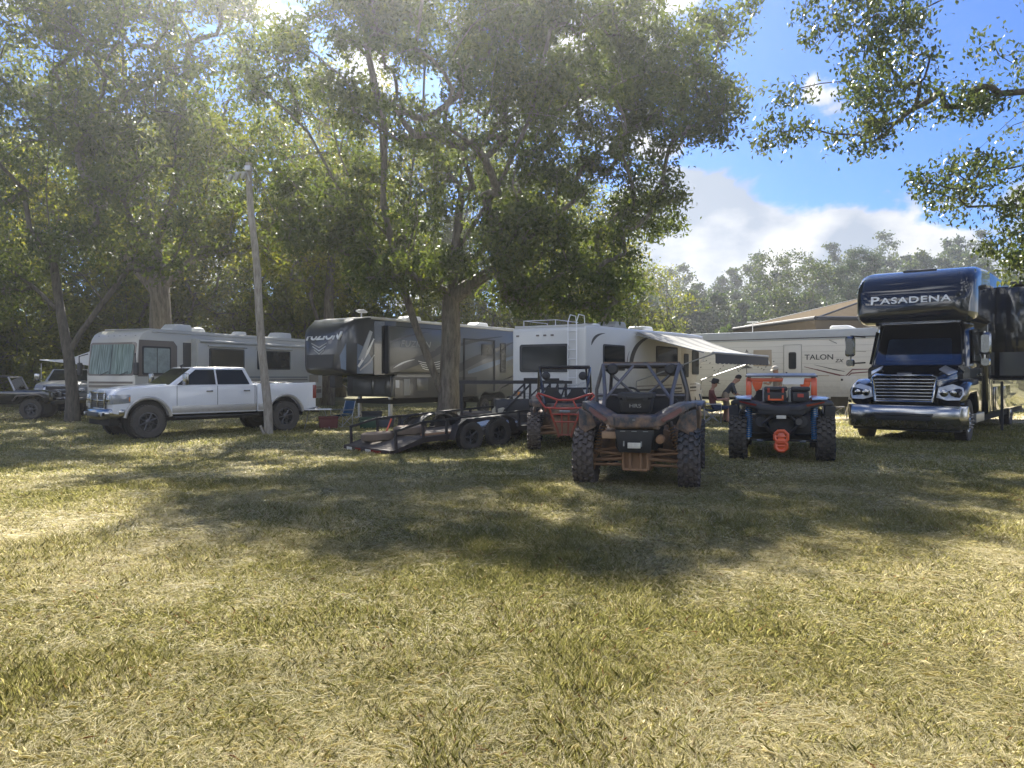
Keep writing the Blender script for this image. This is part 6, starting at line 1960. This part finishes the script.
def background_trees():
    protos = []
    # prototypes: bushy low-crowned, tall round, airy, pine
    def P(name, seed, lf, bk, tr, S, **kw):
        return tree(name, 'tree', 0, 0, tr, S, seed, lf, bk, z=0, **kw)
    tr = [([(0, 0, -.4), (.05, 0, 1.5), (-.1, 0, 3.4), (.1, 0, 5.6), (.2, .1, 8.5), (.1, 0, 11)], -1), ([(-.8, 0, 2.8), (-1.6, .2, 4.6), (-2.1, .2, 6.6)], 1), ([(1.0, -.2, 3.6), (2.0, -.3, 5.4)], 1)]
    bushy = P('woodland_tree', 41, LEAF2, BARK2, tr, [(0, 0, 7.6, 4.3, 4.0, 4.4, 66, 1.15), (-1.8, 0, 3.9, 2.6, 2.6, 2.0, 18, 1.0), (2, 0, 3.6, 2.6, 2.6, 2.0, 18, 1.0), (0, 0, 2.0, 3.6, 3.0, 1.3, 16, .9)], per=11, sub_n=12, sub_r=.28, size=.26, first_h=.8, r_base=.22, tint=.05, droop=.35)
    tr = [([(0, 0, -.4), (0, 0, 3), (.2, 0, 6.5), (.1, 0, 10), (-.2, .1, 14), (-.1, 0, 18)], -1), ([(-1.0, 0, 7.2), (-2.0, .2, 9.6), (-2.8, .2, 12.4)], 2), ([(1.2, -.2, 8.4), (2.4, -.3, 11.0)], 2)]
    tall = P('woodland_tree', 42, LEAF1, BARK1, tr, [(0, 0, 15, 5.2, 5.0, 5.6, 84, 1.4), (-2.4, 0, 10, 3.2, 3.0, 3.0, 22, 1.2), (2.4, 0, 9.2, 3.2, 3.0, 3.0, 22, 1.2), (0, 0, 6.5, 3.4, 3, 1.6, 12, 1.0)], per=12, sub_n=12, sub_r=.32, size=.29, first_h=4.2, r_base=.34, tint=.08, droop=.35)
    spots_b = [(-35, 44, 1.05, 'low-crowned tree at the left edge of the view behind the dark off-roader'), (-28.0, 41, .9, 'low-crowned tree behind the dark off-roader, nearer the forked trunk'), (-24.5, 49, 1.15, 'low-crowned tree just left of the cream motorhome'),
               (-14.0, 52, 1.1, 'bushy yellow-green tree over the middle of the cream motorhome roof'), (-7.5, 51, 1.15, 'bushy yellow-green tree over the grey camper nose'), (-1.8, 53, 1.1, 'bushy yellow-green tree seen through the fork of the shade tree'),
               (4.2, 50, 1.05, 'bushy yellow-green tree over the white motorhome rear wall'), (-40, 54, 1.3, 'low-crowned tree far behind at the left edge of the view'), (9.6, 58, .92, 'bushy tree over the rolled-out striped awning'), (-31, 56, 1.3, 'low-crowned tree deep in the wood left of the cream motorhome'), (-20, 58, 1.25, 'bushy tree deep in the wood directly behind the cream motorhome')]
    for i, (x, y, s, lab) in enumerate(spots_b):
        o = bushy if i == 0 else copy_tree(bushy)
        o.location = (x, y, gz(x, y)); o.rotation_euler = (0, 0, i * 1.9 + .4); o.scale = (s, s * (1 + .1 * math.sin(i)), s * (1 + .12 * math.cos(i * 2)))
        tag(o, lab, 'tree', 'bushy trees at the wood edge')
    spots_t = [(-33, 50, 1.05, 'tall tree at the upper left edge of the view'), (-24, 55, 1.1, 'tall tree behind the forking tree at far left'), (-13.5, 60, 1.1, 'tall tree far behind the light pole'), (-4.5, 62, 1.05, 'tall tree far behind the left stem of the forked tree'), (3.5, 64, .98, 'tall tree far behind the right stem of the forked tree'),
               (-43, 62, 1.2, 'tall tree deep in the wood at the left edge'), (-30, 68, 1.15, 'tall tree deep in the wood behind the dark off-roader'), (9.0, 74, .8, 'tree behind the bushy one over the white motorhome roof'), (-20, 72, 1.1, 'tall tree deep in the wood behind the cream motorhome')]
    for i, (x, y, s, lab) in enumerate(spots_t):
        o = tall if i == 0 else copy_tree(tall)
        o.location = (x, y, gz(x, y)); o.rotation_euler = (0, 0, i * 2.3 + 1); o.scale = (s, s, s * (1 + .1 * math.cos(i * 2)))
        tag(o, lab, 'tree', 'tall trees in the wood')
    # thin airy tree and pines on the right skyline
    tr = [([(0, 0, -.4), (0, 0, 4), (.2, 0, 8), (.1, 0, 12), (-.2, .1, 15.5)], -1), ([(-1.0, 0, 8), (-2.0, .2, 11), (-2.8, .2, 14)], 1), ([(1.0, 0, 7.4), (2.4, .2, 10), (3.6, .2, 12.6)], 1)]
    airy = P('airy_tree', 43, FAR, BARK1, tr, [(0, 0, 12.4, 4.8, 4.0, 3.6, 46, .9), (0, 0, 7, 3.4, 3.0, 3.0, 26, 1.1), (0, 0, 3, 3.6, 3.0, 2.6, 20, 1.3)], per=8, sub_n=9, sub_r=.34, size=.34, first_h=1.0, r_base=.24, tint=.2)
    airy.location = (31.5, 88, 0); tag(airy, 'thin airy tree with sky showing through its top, on the skyline above the canopy', 'tree')
    tr = [([(0, 0, -.4), (0, 0, 5), (.2, 0, 10), (.1, 0, 15), (0, .1, 19.5)], -1)]
    S = []
    for k, (z, r_) in enumerate(((18.5, 1.6), (16.4, 2.6), (14.2, 3.2), (12, 3.4), (9.6, 3.6), (7, 3.8), (4, 4.0))):
        S += [(r_ * .62 * math.cos(k * 2.2), r_ * .62 * math.sin(k * 2.2), z, r_ * .62, r_ * .62, .75, 9, .95), (-r_ * .55 * math.cos(k * 2.2), -r_ * .5 * math.sin(k * 2.2), z - .9, r_ * .55, r_ * .55, .6, 7, .9)]
    pine = P('pine_tree', 44, PINE, BARK2, tr, S, per=9, sub_n=10, sub_r=.30, size=.36, first_h=2.5, r_base=.26, up=.1, wid=.22, flat=.5)
    for i, (x, y, s, lab) in enumerate(((40.2, 92, .80, 'tiered pine on the skyline just left of the midnight blue motorhome roof'), (48.0, 104, .98, 'tiered pine on the skyline directly above the midnight blue motorhome roof'))):
        o = pine if i == 0 else copy_tree(pine)
        o.location = (x, y, 0); o.rotation_euler = (0, 0, i * 2.1); o.scale = (s, s, s * .98)
        tag(o, lab, 'pine tree', 'pines on the right skyline')
    # right edge: mid-distance trees behind the blue motorhome
    for i, (x, y, s, lab) in enumerate(((38, 46, 1.15, 'bushy tree at the right edge behind the slide-out of the blue motorhome'), (45, 58, 1.25, 'bushy tree further back at the right edge of the view'))):
        o = copy_tree(bushy)
        o.location = (x, y, 0); o.rotation_euler = (0, 0, 3 + i); o.scale = (s, s, s)
        tag(o, lab, 'tree', 'bushy trees at the wood edge')


def far_forest():
    """wooded rise across the back: one mass"""
    r = random.Random(9)
    cl = []
    for row, (yy, hh, x0, x1, n) in enumerate(((78, 6.2, -8, 34, 20), (84, 8.0, -110, -8, 44), (100, 11.0, -60, 70, 50), (125, 13.5, -40, 120, 60), (150, 17, 20, 150, 48))):
        for k in range(n):
            x = x0 + (x1 - x0) * (k + r.random()) / n
            y = yy + r.uniform(-6, 6)
            hill = hz(x, y)
            h = hh * r.uniform(.72, 1.10)
            w = r.uniform(2.4, 3.8) * (yy / 100)
            for j in range(9):
                t = (j + .5) / 9
                rr = w * math.sin(PI * min(1, .25 + t * .75)) ** .7
                for q in range(2):
                    a = r.uniform(0, 6.28)
                    cl.append((Vector((x + rr * .55 * math.cos(a), y + rr * .55 * math.sin(a), hill + h * (t * .95 + .02))), rr * .62))
    me = leaf_mesh('far_wood', FAR, 5, cl, 11, 10, .42, .55, .2, .8, .6)
    o = link(bpy.data.objects.new('far_wood', me))
    tag(o, 'distant mixed wood along the back of the field and up the rise on the right', 'forest', kind='stuff')


def back_wood():
    """trees on the far side of the field, behind the photographer; seen in the paintwork and glass"""
    r = random.Random(19)
    cl = []
    for k in range(64):
        a = math.radians(-178 + 176 * (k + r.random()) / 64)
        d = r.uniform(46, 58)
        x, y, h, w = d * math.cos(a), d * math.sin(a), r.uniform(9, 15), r.uniform(2.6, 3.8)
        for j in range(7):
            t = (j + .5) / 7
            rr = w * math.sin(PI * min(1, .25 + t * .75)) ** .7
            q = r.uniform(0, 6.28)
            cl.append((Vector((x + rr * .5 * math.cos(q), y + rr * .5 * math.sin(q), h * (t * .95 + .03))), rr * .8))
    me = leaf_mesh('wood_edge', FAR, 6, cl, 8, 9, .6, .9, .2, .8, .6)
    tag(link(bpy.data.objects.new('wood_edge', me)), 'wood edge on the near side of the field, behind the viewpoint', 'forest', kind='stuff')


def hz(x, y):
    """far rise, higher towards the right"""
    return 13.0 * sstep((y - 75) / 90) * sstep((x + 10) / 90)


def ground():
    def axis(lim, near, step, grow_):
        a = [0.0]
        s = step
        while a[-1] < lim:
            if a[-1] > near: s *= grow_
            a.append(a[-1] + s)
        return a
    ax = axis(285, 34, .55, 1.16)
    xs = np.array([-v for v in reversed(ax[1:])] + ax)
    ys = np.array([-v for v in reversed([q for q in ax[1:]][::2])] + axis(285, 44, .5, 1.16))
    X, Y = np.meshgrid(xs, ys)
    Z = gz_np(X, Y)
    s = lambda t: np.clip(t, 0, 1) ** 2 * (3 - 2 * np.clip(t, 0, 1))
    Z = Z + 13.0 * s((Y - 75) / 90) * s((X + 10) / 90)
    nx, ny = len(xs), len(ys)
    v = np.stack([X.ravel(), Y.ravel(), Z.ravel()], 1)
    i = (np.arange(ny - 1)[:, None] * nx + np.arange(nx - 1)[None, :]).ravel()
    f = np.stack([i, i + 1, i + nx + 1, i + nx], 1).ravel()
    m, nt, out = new_mat('mown_field')
    L = nt.links
    tc = nd(nt, 'ShaderNodeTexCoord')
    n1 = nd(nt, 'ShaderNodeTexNoise', i_Scale=.45, i_Detail=6.0, i_Roughness=.6)
    n2 = nd(nt, 'ShaderNodeTexNoise', i_Scale=9.0, i_Detail=8.0, i_Roughness=.7)
    n3 = nd(nt, 'ShaderNodeTexNoise', i_Scale=70.0, i_Detail=4.0, i_Roughness=.7)
    for n in (n1, n2, n3): L.new(tc.outputs['Object'], n.inputs['Vector'])
    cr = nd(nt, 'ShaderNodeValToRGB')
    e = cr.color_ramp.elements
    e[0].position, e[0].color = .36, (.12, .12, .035, 1)
    e[1].position, e[1].color = .66, (.32, .27, .13, 1)
    k = e.new(.5); k.color = (.20, .185, .07, 1)
    mm = nd(nt, 'ShaderNodeMix', data_type='FLOAT')
    mm.inputs[0].default_value = .5
    L.new(n1.outputs['Fac'], mm.inputs[2]); L.new(n2.outputs['Fac'], mm.inputs[3])
    L.new(mm.outputs[0], cr.inputs[0])
    mx = nd(nt, 'ShaderNodeMix', data_type='RGBA', blend_type='MULTIPLY')
    mx.inputs[0].default_value = 1
    c2 = nd(nt, 'ShaderNodeValToRGB')
    c2.color_ramp.elements[0].position, c2.color_ramp.elements[0].color = .3, (.35, .33, .3, 1)
    c2.color_ramp.elements[1].position, c2.color_ramp.elements[1].color = .65, (1.0, 1.0, 1.0, 1)
    L.new(n3.outputs['Fac'], c2.inputs[0])
    L.new(cr.outputs[0], mx.inputs[6]); L.new(c2.outputs[0], mx.inputs[7])
    p = nd(nt, 'ShaderNodeBsdfPrincipled', i_Roughness=.95)
    L.new(mx.outputs[2], p.inputs['Base Color'])
    bp = nd(nt, 'ShaderNodeBump', i_Strength=.7, i_Distance=.05)
    L.new(n3.outputs['Fac'], bp.inputs['Height']); L.new(bp.outputs[0], p.inputs['Normal'])
    L.new(p.outputs[0], out.inputs[0])
    me = np_mesh('ground', v, f, np.full(len(f) // 4, 4), m, smooth=True)
    tag(link(bpy.data.objects.new('ground', me)), kind='structure')
    # pale dirt track that crosses behind the buggies
    tm = mat('pale_dirt', (.42, .36, .25), .95, var=.25, vs=1.2, bump=.5, bs=20)
    rd = random.Random(2)
    pts = [(3.0, 33.5), (7.0, 29.6), (10.5, 26.6), (14.0, 25.4), (20, 25.6), (30, 28), (46, 33)]
    b = MB()
    near, farr = [], []
    n = 60
    for kk in range(n + 1):
        t = kk / n * (len(pts) - 1)
        j = min(int(t), len(pts) - 2)
        u = t - j
        px, py = pts[j][0] * (1 - u) + pts[j + 1][0] * u, pts[j][1] * (1 - u) + pts[j + 1][1] * u
        w = 2.0 + .3 * math.sin(kk * .7) + rd.uniform(-.12, .12)
        row = []
        for q in range(5):
            yy = py + (q - 2) / 2 * w
            row.append(Vector((px, yy, gz(px, yy) + .012 + (.02 if 0 < q < 4 else 0))))
        near.append(row)
    vs = [p for r_ in near for p in r_]
    fs = [(a * 5 + q, a * 5 + q + 1, a * 5 + q + 6, a * 5 + q + 5) for a in range(n) for q in range(4)]
    b.add(vs, fs)
    tag(b.build('dirt_track', tm), kind='structure')


def lattice(r, n=64):
    g = r.random((n, n))

    def f(x, y, s):
        u, v = x / s, y / s
        i, j = np.floor(u).astype(int), np.floor(v).astype(int)
        a, b = u - i, v - j
        a, b = a * a * (3 - 2 * a), b * b * (3 - 2 * b)
        G = lambda p, q: g[p % n, q % n]
        return G(i, j) * (1 - a) * (1 - b) + G(i + 1, j) * a * (1 - b) + G(i, j + 1) * (1 - a) * b + G(i + 1, j + 1) * a * b
    return f


def grass():
    r = np.random.default_rng(3)
    nf = lattice(r)
    nf2 = lattice(r)
    # colour by face attribute 0..1: greens -> olive -> gold -> straw
    m, nt, out = new_mat('grass_blades')
    L = nt.links
    at = nd(nt, 'ShaderNodeAttribute'); at.attribute_name = 'tint'
    cr = nd(nt, 'ShaderNodeValToRGB')
    e = cr.color_ramp.elements
    e[0].position, e[0].color = 0.0, (.26, .14, .06, 1)
    e[1].position, e[1].color = 1.0, (.70, .63, .42, 1)
    for ps, c in ((.03, (.20, .20, .06, 1)), (.25, (.30, .285, .085, 1)), (.45, (.38, .35, .13, 1)), (.62, (.42, .36, .14, 1)), (.8, (.54, .48, .26, 1))):
        k = e.new(ps); k.color = c
    L.new(at.outputs['Fac'], cr.inputs[0])
    p = nd(nt, 'ShaderNodeBsdfPrincipled', i_Roughness=.5)
    p.inputs['Specular IOR Level'].default_value = .15
    t = nd(nt, 'ShaderNodeBsdfTranslucent')
    L.new(cr.outputs[0], p.inputs['Base Color']); L.new(cr.outputs[0], t.inputs[0])
    mx = nd(nt, 'ShaderNodeMixShader'); mx.inputs[0].default_value = .5
    L.new(p.outputs[0], mx.inputs[1]); L.new(t.outputs[0], mx.inputs[2]); L.new(mx.outputs[0], out.inputs[0])
    V, T = [], []
    bands = [(2.3, 4.2, 32000, .0019, 1.0), (4.2, 7.0, 16000, .0030, 1.0), (7.0, 11.5, 5400, .0058, 1.05), (11.5, 18, 950, .014, 1.1), (18, 28, 330, .024, 1.15), (28, 42, 90, .04, 1.2)]
    for y0, y1, den, w0, hs in bands:
        hw = lambda y: .70 * y + 3.6
        area = (hw(y0) + hw(y1)) * (y1 - y0)
        n = int(area * den)
        y = y0 + (y1 - y0) * r.random(int(n * 1.3))
        x = (r.random(len(y)) * 2 - 1) * hw(y1)
        k = np.abs(x) < hw(y)
        x, y = x[k][:n], y[k][:n]
        n = len(x)
        dry = .55 * nf(x, y, 1.5) + .3 * nf2(x + 7, y, .42) + .25 * nf(x, y + 30, 5.0)
        clump = nf2(x, y, .28) * .6 + nf(x + 3, y + 9, .85) * .6
        isdry = r.random(n) < np.clip(.54 + (dry - .55) * 1.25, .2, .9)
        keep = r.random(n) < np.clip(.5 + clump * .7, 0, 1)
        x, y, dry, clump, isdry = x[keep], y[keep], dry[keep], clump[keep], isdry[keep]
        n = len(x)
        z = gz_np(x, y)
        lying = isdry & (r.random(n) < np.clip(.15 + dry * .6, 0, .75))
        # dry strands lie in combed wisps, green ones stand in tufts
        a = r.random(n) * 2 * np.pi
        comb = nf(x * 1.0, y, .55) * 14.0
        a = np.where(lying, comb + r.normal(0, .9, n), a)
        h = np.where(lying, .012 + .04 * r.random(n) ** 1.5, (.018 + .058 * r.random(n) ** 1.3 * clump * 1.2)) * hs
        lean = np.where(lying, .03 + .09 * r.random(n), .015 + .055 * r.random(n)) * hs
        w = w0 * (.5 + .8 * r.random(n)) * np.where(isdry, .62, .9)
        d = np.stack([np.cos(a), np.sin(a), np.zeros(n)], 1)
        s = np.stack([-np.sin(a), np.cos(a), np.zeros(n)], 1)
        roll = (r.random(n) - .5)
        B = np.stack([x, y, z + np.where(lying, r.random(n) * .035, 0.0)], 1)
        lift = np.where(lying, h * .35 * r.random(n), h)
        up = np.zeros((n, 3)); up[:, 2] = 1
        mid = B + d * (lean * np.where(lying, .5, .36))[:, None] + up * (np.where(lying, lift * .5 + h * .22, h * .62))[:, None]
        tip = B + d * lean[:, None] + up * lift[:, None]
        sw = s * w[:, None] * .5 + up * (roll * w)[:, None] * .6
        V.append(np.stack([B - sw, B + sw, mid + sw * .85, tip, mid - sw * .85], 1).reshape(-1, 3))
        tint = np.where(isdry, .60 + .38 * r.random(n) + (dry - .5) * .15, .06 + .42 * r.random(n) ** 1.2 + (nf(x + 50, y, 1.9) - .5) * .30 + .04)
        tint = np.where(r.random(n) < .10 * (nf2(x + 11, y + 5, .5) > .8) * .3 + .012, 0.0, np.clip(tint, .03, 1))
        T.append(tint)
    V = np.concatenate(V); T = np.concatenate(T)
    n = len(T)
    base = (np.arange(n) * 5)[:, None]
    # one five-cornered blade face each
    f = (base + np.array([0, 1, 2, 3, 4])[None, :]).ravel()
    me = np_mesh('grass', V, f, np.full(n, 5), m, T)
    print('blades', n)
    tag(link(bpy.data.objects.new('grass', me)), 'mown field grass with straw-coloured cut hay lying in wisps', 'grass', kind='stuff')


SUN_EL, SUN_AZ = math.radians(41), math.radians(-11)   # azimuth: from the viewing direction, minus = left


def world_and_sun():
    w = bpy.data.worlds.new('World')
    scene.world = w
    w.use_nodes = True
    nt = w.node_tree
    nt.nodes.clear()
    L = nt.links
    out = nd(nt, 'ShaderNodeOutputWorld')
    bg = nd(nt, 'ShaderNodeBackground')
    sky = nd(nt, 'ShaderNodeTexSky', sky_type='NISHITA')
    sky.sun_disc = False
    sky.sun_elevation = SUN_EL
    sky.sun_rotation = SUN_AZ
    sky.altitude = 200
    sky.air_density = 1.0
    sky.dust_density = 0.6
    sky.ozone_density = 2.2
    # clouds by direction: cumulus bank low down, wisps above
    tc = nd(nt, 'ShaderNodeTexCoord')
    sp = nd(nt, 'ShaderNodeSeparateXYZ')
    L.new(tc.outputs['Generated'], sp.inputs[0])
    mp = nd(nt, 'ShaderNodeMapping')
    mp.inputs['Scale'].default_value = (1, 1, 1.7)
    mp.inputs['Location'].default_value = (0.37, 0.11, 0.2)
    L.new(tc.outputs['Generated'], mp.inputs[0])
    n1 = nd(nt, 'ShaderNodeTexNoise', i_Scale=6.5, i_Detail=10.0, i_Roughness=.52)
    n1.inputs['Distortion'].default_value = .25
    L.new(mp.outputs[0], n1.inputs['Vector'])
    # cover: more cloud near the horizon
    mr = nd(nt, 'ShaderNodeMapRange', clamp=True)
    mr.inputs[1].default_value = .05; mr.inputs[2].default_value = .30
    mr.inputs[3].default_value = .06; mr.inputs[4].default_value = -.125
    L.new(sp.outputs[2], mr.inputs[0])
    ad = nd(nt, 'ShaderNodeMath', operation='ADD')
    L.new(n1.outputs['Fac'], ad.inputs[0]); L.new(mr.outputs[0], ad.inputs[1])
    for cx_, cz_, rr_, am in ((.21, .20, .15, .20), (.43, .15, .16, .19), (.30, .12, .18, .18), (.56, .12, .16, .14), (-.2, .75, .5, .14), (.05, .42, .26, .14)):
        vd = nd(nt, 'ShaderNodeVectorMath', operation='DISTANCE')
        L.new(tc.outputs['Generated'], vd.inputs[0])
        vd.inputs[1].default_value = Vector((cx_, 1, cz_)).normalized()
        lb = nd(nt, 'ShaderNodeMapRange', clamp=True, interpolation_type='SMOOTHSTEP')
        lb.inputs[1].default_value = 0.0; lb.inputs[2].default_value = rr_
        lb.inputs[3].default_value = am; lb.inputs[4].default_value = 0.0
        L.new(vd.outputs['Value'], lb.inputs[0])
        a2 = nd(nt, 'ShaderNodeMath', operation='ADD')
        L.new(ad.outputs[0], a2.inputs[0]); L.new(lb.outputs[0], a2.inputs[1])
        ad = a2
    cv = nd(nt, 'ShaderNodeMapRange', clamp=True, interpolation_type='SMOOTHSTEP')
    cv.inputs[1].default_value = .51; cv.inputs[2].default_value = .585
    L.new(ad.outputs[0], cv.inputs[0])
    # cloud shading
    n2 = nd(nt, 'ShaderNodeTexNoise', i_Scale=7.0, i_Detail=6.0)
    L.new(mp.outputs[0], n2.inputs['Vector'])
    cc = nd(nt, 'ShaderNodeValToRGB')
    cc.color_ramp.elements[0].position, cc.color_ramp.elements[0].color = .40, (.42, .50, .62, 1)
    cc.color_ramp.elements[1].position, cc.color_ramp.elements[1].color = .58, (1.0, 1.0, 1.0, 1)
    L.new(n2.outputs['Fac'], cc.inputs[0])
    cm = nd(nt, 'ShaderNodeMix', data_type='RGBA', blend_type='MULTIPLY')
    cm.inputs[0].default_value = 1
    L.new(cc.outputs[0], cm.inputs[6])
    # unseen clouds behind the viewer, added and brightened to give white fill light
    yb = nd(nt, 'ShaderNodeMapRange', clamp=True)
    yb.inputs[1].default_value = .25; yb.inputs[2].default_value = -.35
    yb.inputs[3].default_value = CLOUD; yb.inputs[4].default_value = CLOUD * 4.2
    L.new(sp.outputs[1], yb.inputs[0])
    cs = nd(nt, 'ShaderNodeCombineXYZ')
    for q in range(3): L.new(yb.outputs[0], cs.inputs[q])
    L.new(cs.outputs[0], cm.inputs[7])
    bb = nd(nt, 'ShaderNodeMapRange', clamp=True)  # extra cloud cover added behind the viewer for the fill
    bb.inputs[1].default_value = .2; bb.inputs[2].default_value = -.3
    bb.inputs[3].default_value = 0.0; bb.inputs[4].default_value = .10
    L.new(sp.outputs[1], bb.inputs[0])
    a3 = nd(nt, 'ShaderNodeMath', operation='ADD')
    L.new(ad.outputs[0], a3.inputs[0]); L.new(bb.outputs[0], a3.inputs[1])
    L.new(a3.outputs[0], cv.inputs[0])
    tint = nd(nt, 'ShaderNodeMix', data_type='RGBA', blend_type='MULTIPLY')
    tint.inputs[0].default_value = 1
    tint.inputs[7].default_value = (.13, .33, .66, 1)
    L.new(sky.outputs[0], tint.inputs[6])
    mx = nd(nt, 'ShaderNodeMix', data_type='RGBA', clamp_result=False)
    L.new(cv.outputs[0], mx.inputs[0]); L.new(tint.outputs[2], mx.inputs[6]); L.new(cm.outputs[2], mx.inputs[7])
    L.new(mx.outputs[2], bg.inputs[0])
    bg.inputs[1].default_value = .065
    L.new(bg.outputs[0], out.inputs[0])
    w.cycles.sampling_method = 'MANUAL'
    w.cycles.sample_map_resolution = 1024
    sl = bpy.data.lights.new('sun', 'SUN')
    sl.energy = 5.0
    sl.angle = math.radians(.53)
    sl.color = (1.0, .95, .86)
    so = link(bpy.data.objects.new('sun', sl))
    S = Vector((math.sin(SUN_AZ) * math.cos(SUN_EL), math.cos(SUN_AZ) * math.cos(SUN_EL), math.sin(SUN_EL)))
    so.rotation_euler = S.to_track_quat('Z', 'Y').to_euler()


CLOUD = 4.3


def camera():
    cd = bpy.data.cameras.new('camera')
    cd.sensor_width = 36
    cd.lens = 36 * 768 / 1024
    cd.shift_y = -10 / 1024
    cd.clip_start = .05
    cd.clip_end = 3000
    c = link(bpy.data.objects.new('camera', cd))
    c.location = (0, 0, EYE)
    c.rotation_euler = (math.radians(90), 0, 0)
    scene.camera = c


def haze():
    b = MB().box(-330, 330, -250, 345, -1.4, 33)
    m, nt, out = new_mat('haze_air')
    v = nd(nt, 'ShaderNodeVolumePrincipled')
    v.inputs['Color'].default_value = (.94, .96, 1.0, 1)
    v.inputs['Density'].default_value = HAZE
    v.inputs['Anisotropy'].default_value = .77
    nt.links.new(v.outputs[0], out.inputs[1])
    o = b.build('haze', m, smooth=0)
    tag(o, 'thin bright summer haze filling the air over the field', 'haze', kind='stuff')


HAZE = .0009


# ------------------------------------------------------------------ assemble
import time
T0 = time.time()
ground()
grass()
print('t grass', time.time() - T0)
h_pick = math.atan2(-3.2, -3.05)
left_ = Vector((-math.sin(h_pick), math.cos(h_pick)))
pc = Vector((-10.19, 21.5)) - left_ * .95
pickup('pickup_truck', 'white crew-cab pickup with chrome bumper, parked in front of the cream motorhome', pc.x, pc.y, h_pick, M['white'], M['silver_trim'])
pickup('pickup_truck', 'silver pickup, nose towards the camera, half hidden behind the far left tree', -19.3, 33.2, math.atan2(-.93, .36), M['silver'], None, 'bars', 'car')
open_jeep(-19.1, 31.0, math.radians(14))
motorhome_a()
fifth_wheel()
white_trailer()
talon_trailer()
super_c()
utv_near(1.72, 10.55, math.radians(90 - 15))
utv_red(1.14, 16.6, math.radians(90 - 3))
utv_orange(4.80, 13.7, math.radians(90 - 19))
utility_trailer()
rack_trailer()
utility_pole()
canopy()
small_tent()
print('t vehicles', time.time() - T0)
# camp by the grey camper
folding_table(-6.45, 25.4, .25, 'small white-topped folding table behind the tail of the white pickup', .66, .95, .5)
folding_chair(-5.8, 26.2, math.radians(230), M['cloth_blue'], 'blue folding camp chair under the open hatch of the grey camper')
cooler(-6.1, 25.5, .3, M['cloth_red'], M['cloth_red'], 'dark red cooler on the grass below the open hatch of the grey camper')
cooler(-4.75, 25.4, .1, M['cloth_green'], M['cloth_green'], 'green cooler beside the landing legs of the grey camper', k=.9)
cooler(-5.0, 27.4, .2, M['black'], M['black'], 'black lidded storage tote under the raised nose of the grey camper', k=1.15)
cooler(-4.2, 25.5, -.3, M['cloth_grey'], M['black'], 'small dark grey tote on the grass right of the green cooler', k=.8)
# camp under the awning
bt = folding_chair(6.15, 23.6, math.radians(-12), M['cloth_blue'], 'blue folding camp chair with a person in it under the striped awning')
person('person in black brimmed hat and red top, seated in the blue chair under the awning', 6.18, 23.58, math.radians(-12), seated(), M['cloth_red'], M['cloth_navy'], M['cloth_black'], 'brim', gz(6.18, 23.58) - .03, bare_legs=True)
person('person in dark top and khaki shorts bending forward beside the orange buggy', 6.62, 23.9, math.radians(-5), bending(), M['cloth_grey'], M['cloth_khaki'], M['cloth_black'], None, gz(7, 23.9), bare_legs=True)
person('person in a pale cap seen over the roof of the orange buggy', 9.05, 26.2, math.radians(200), standing(), M['cloth_khaki'], M['cloth_navy'], M['cloth_black'], 'cap', gz(9.05, 26.2), hairm=M['hair'])
folding_table(7.75, 24.4, .1, 'folding table in front of the bending person under the striped awning', .70, .9, .6, M['cloth_black'])
folding_chair(5.75, 25.2, math.radians(-60), M['cloth_black'], 'black folding camp chair behind the seated person under the striped awning')
folding_chair(10.75, 25.4, math.radians(80), M['cloth_black'], 'black folding camp chair on the dirt track left of the midnight blue motorhome', low=.7)
cooler(8.6, 25.2, .5, M['white_plastic'], M['white_plastic'], 'small white cooler on the dirt track behind the orange buggy', k=.8)
main_tree()
left_trees()
overhang_tree()
print('t near trees', time.time() - T0)
background_trees()
far_forest()
back_wood()
print('t trees', time.time() - T0)
world_and_sun()
camera()
if HAZE > 0: haze()

scene.render.engine = 'CYCLES'
scene.cycles.use_denoising = True
scene.cycles.max_bounces = 7
scene.cycles.diffuse_bounces = 3
scene.cycles.glossy_bounces = 3
scene.cycles.transmission_bounces = 4
scene.cycles.transparent_max_bounces = 8
scene.cycles.volume_bounces = 0
scene.cycles.caustics_reflective = False
scene.cycles.caustics_refractive = False
scene.cycles.sample_clamp_indirect = 8
scene.view_settings.view_transform = 'Standard'
scene.view_settings.look = 'None'
scene.view_settings.exposure = 1.87
scene.view_settings.gamma = 1.0
scene.view_settings.use_curve_mapping = False
print('t all', time.time() - T0)
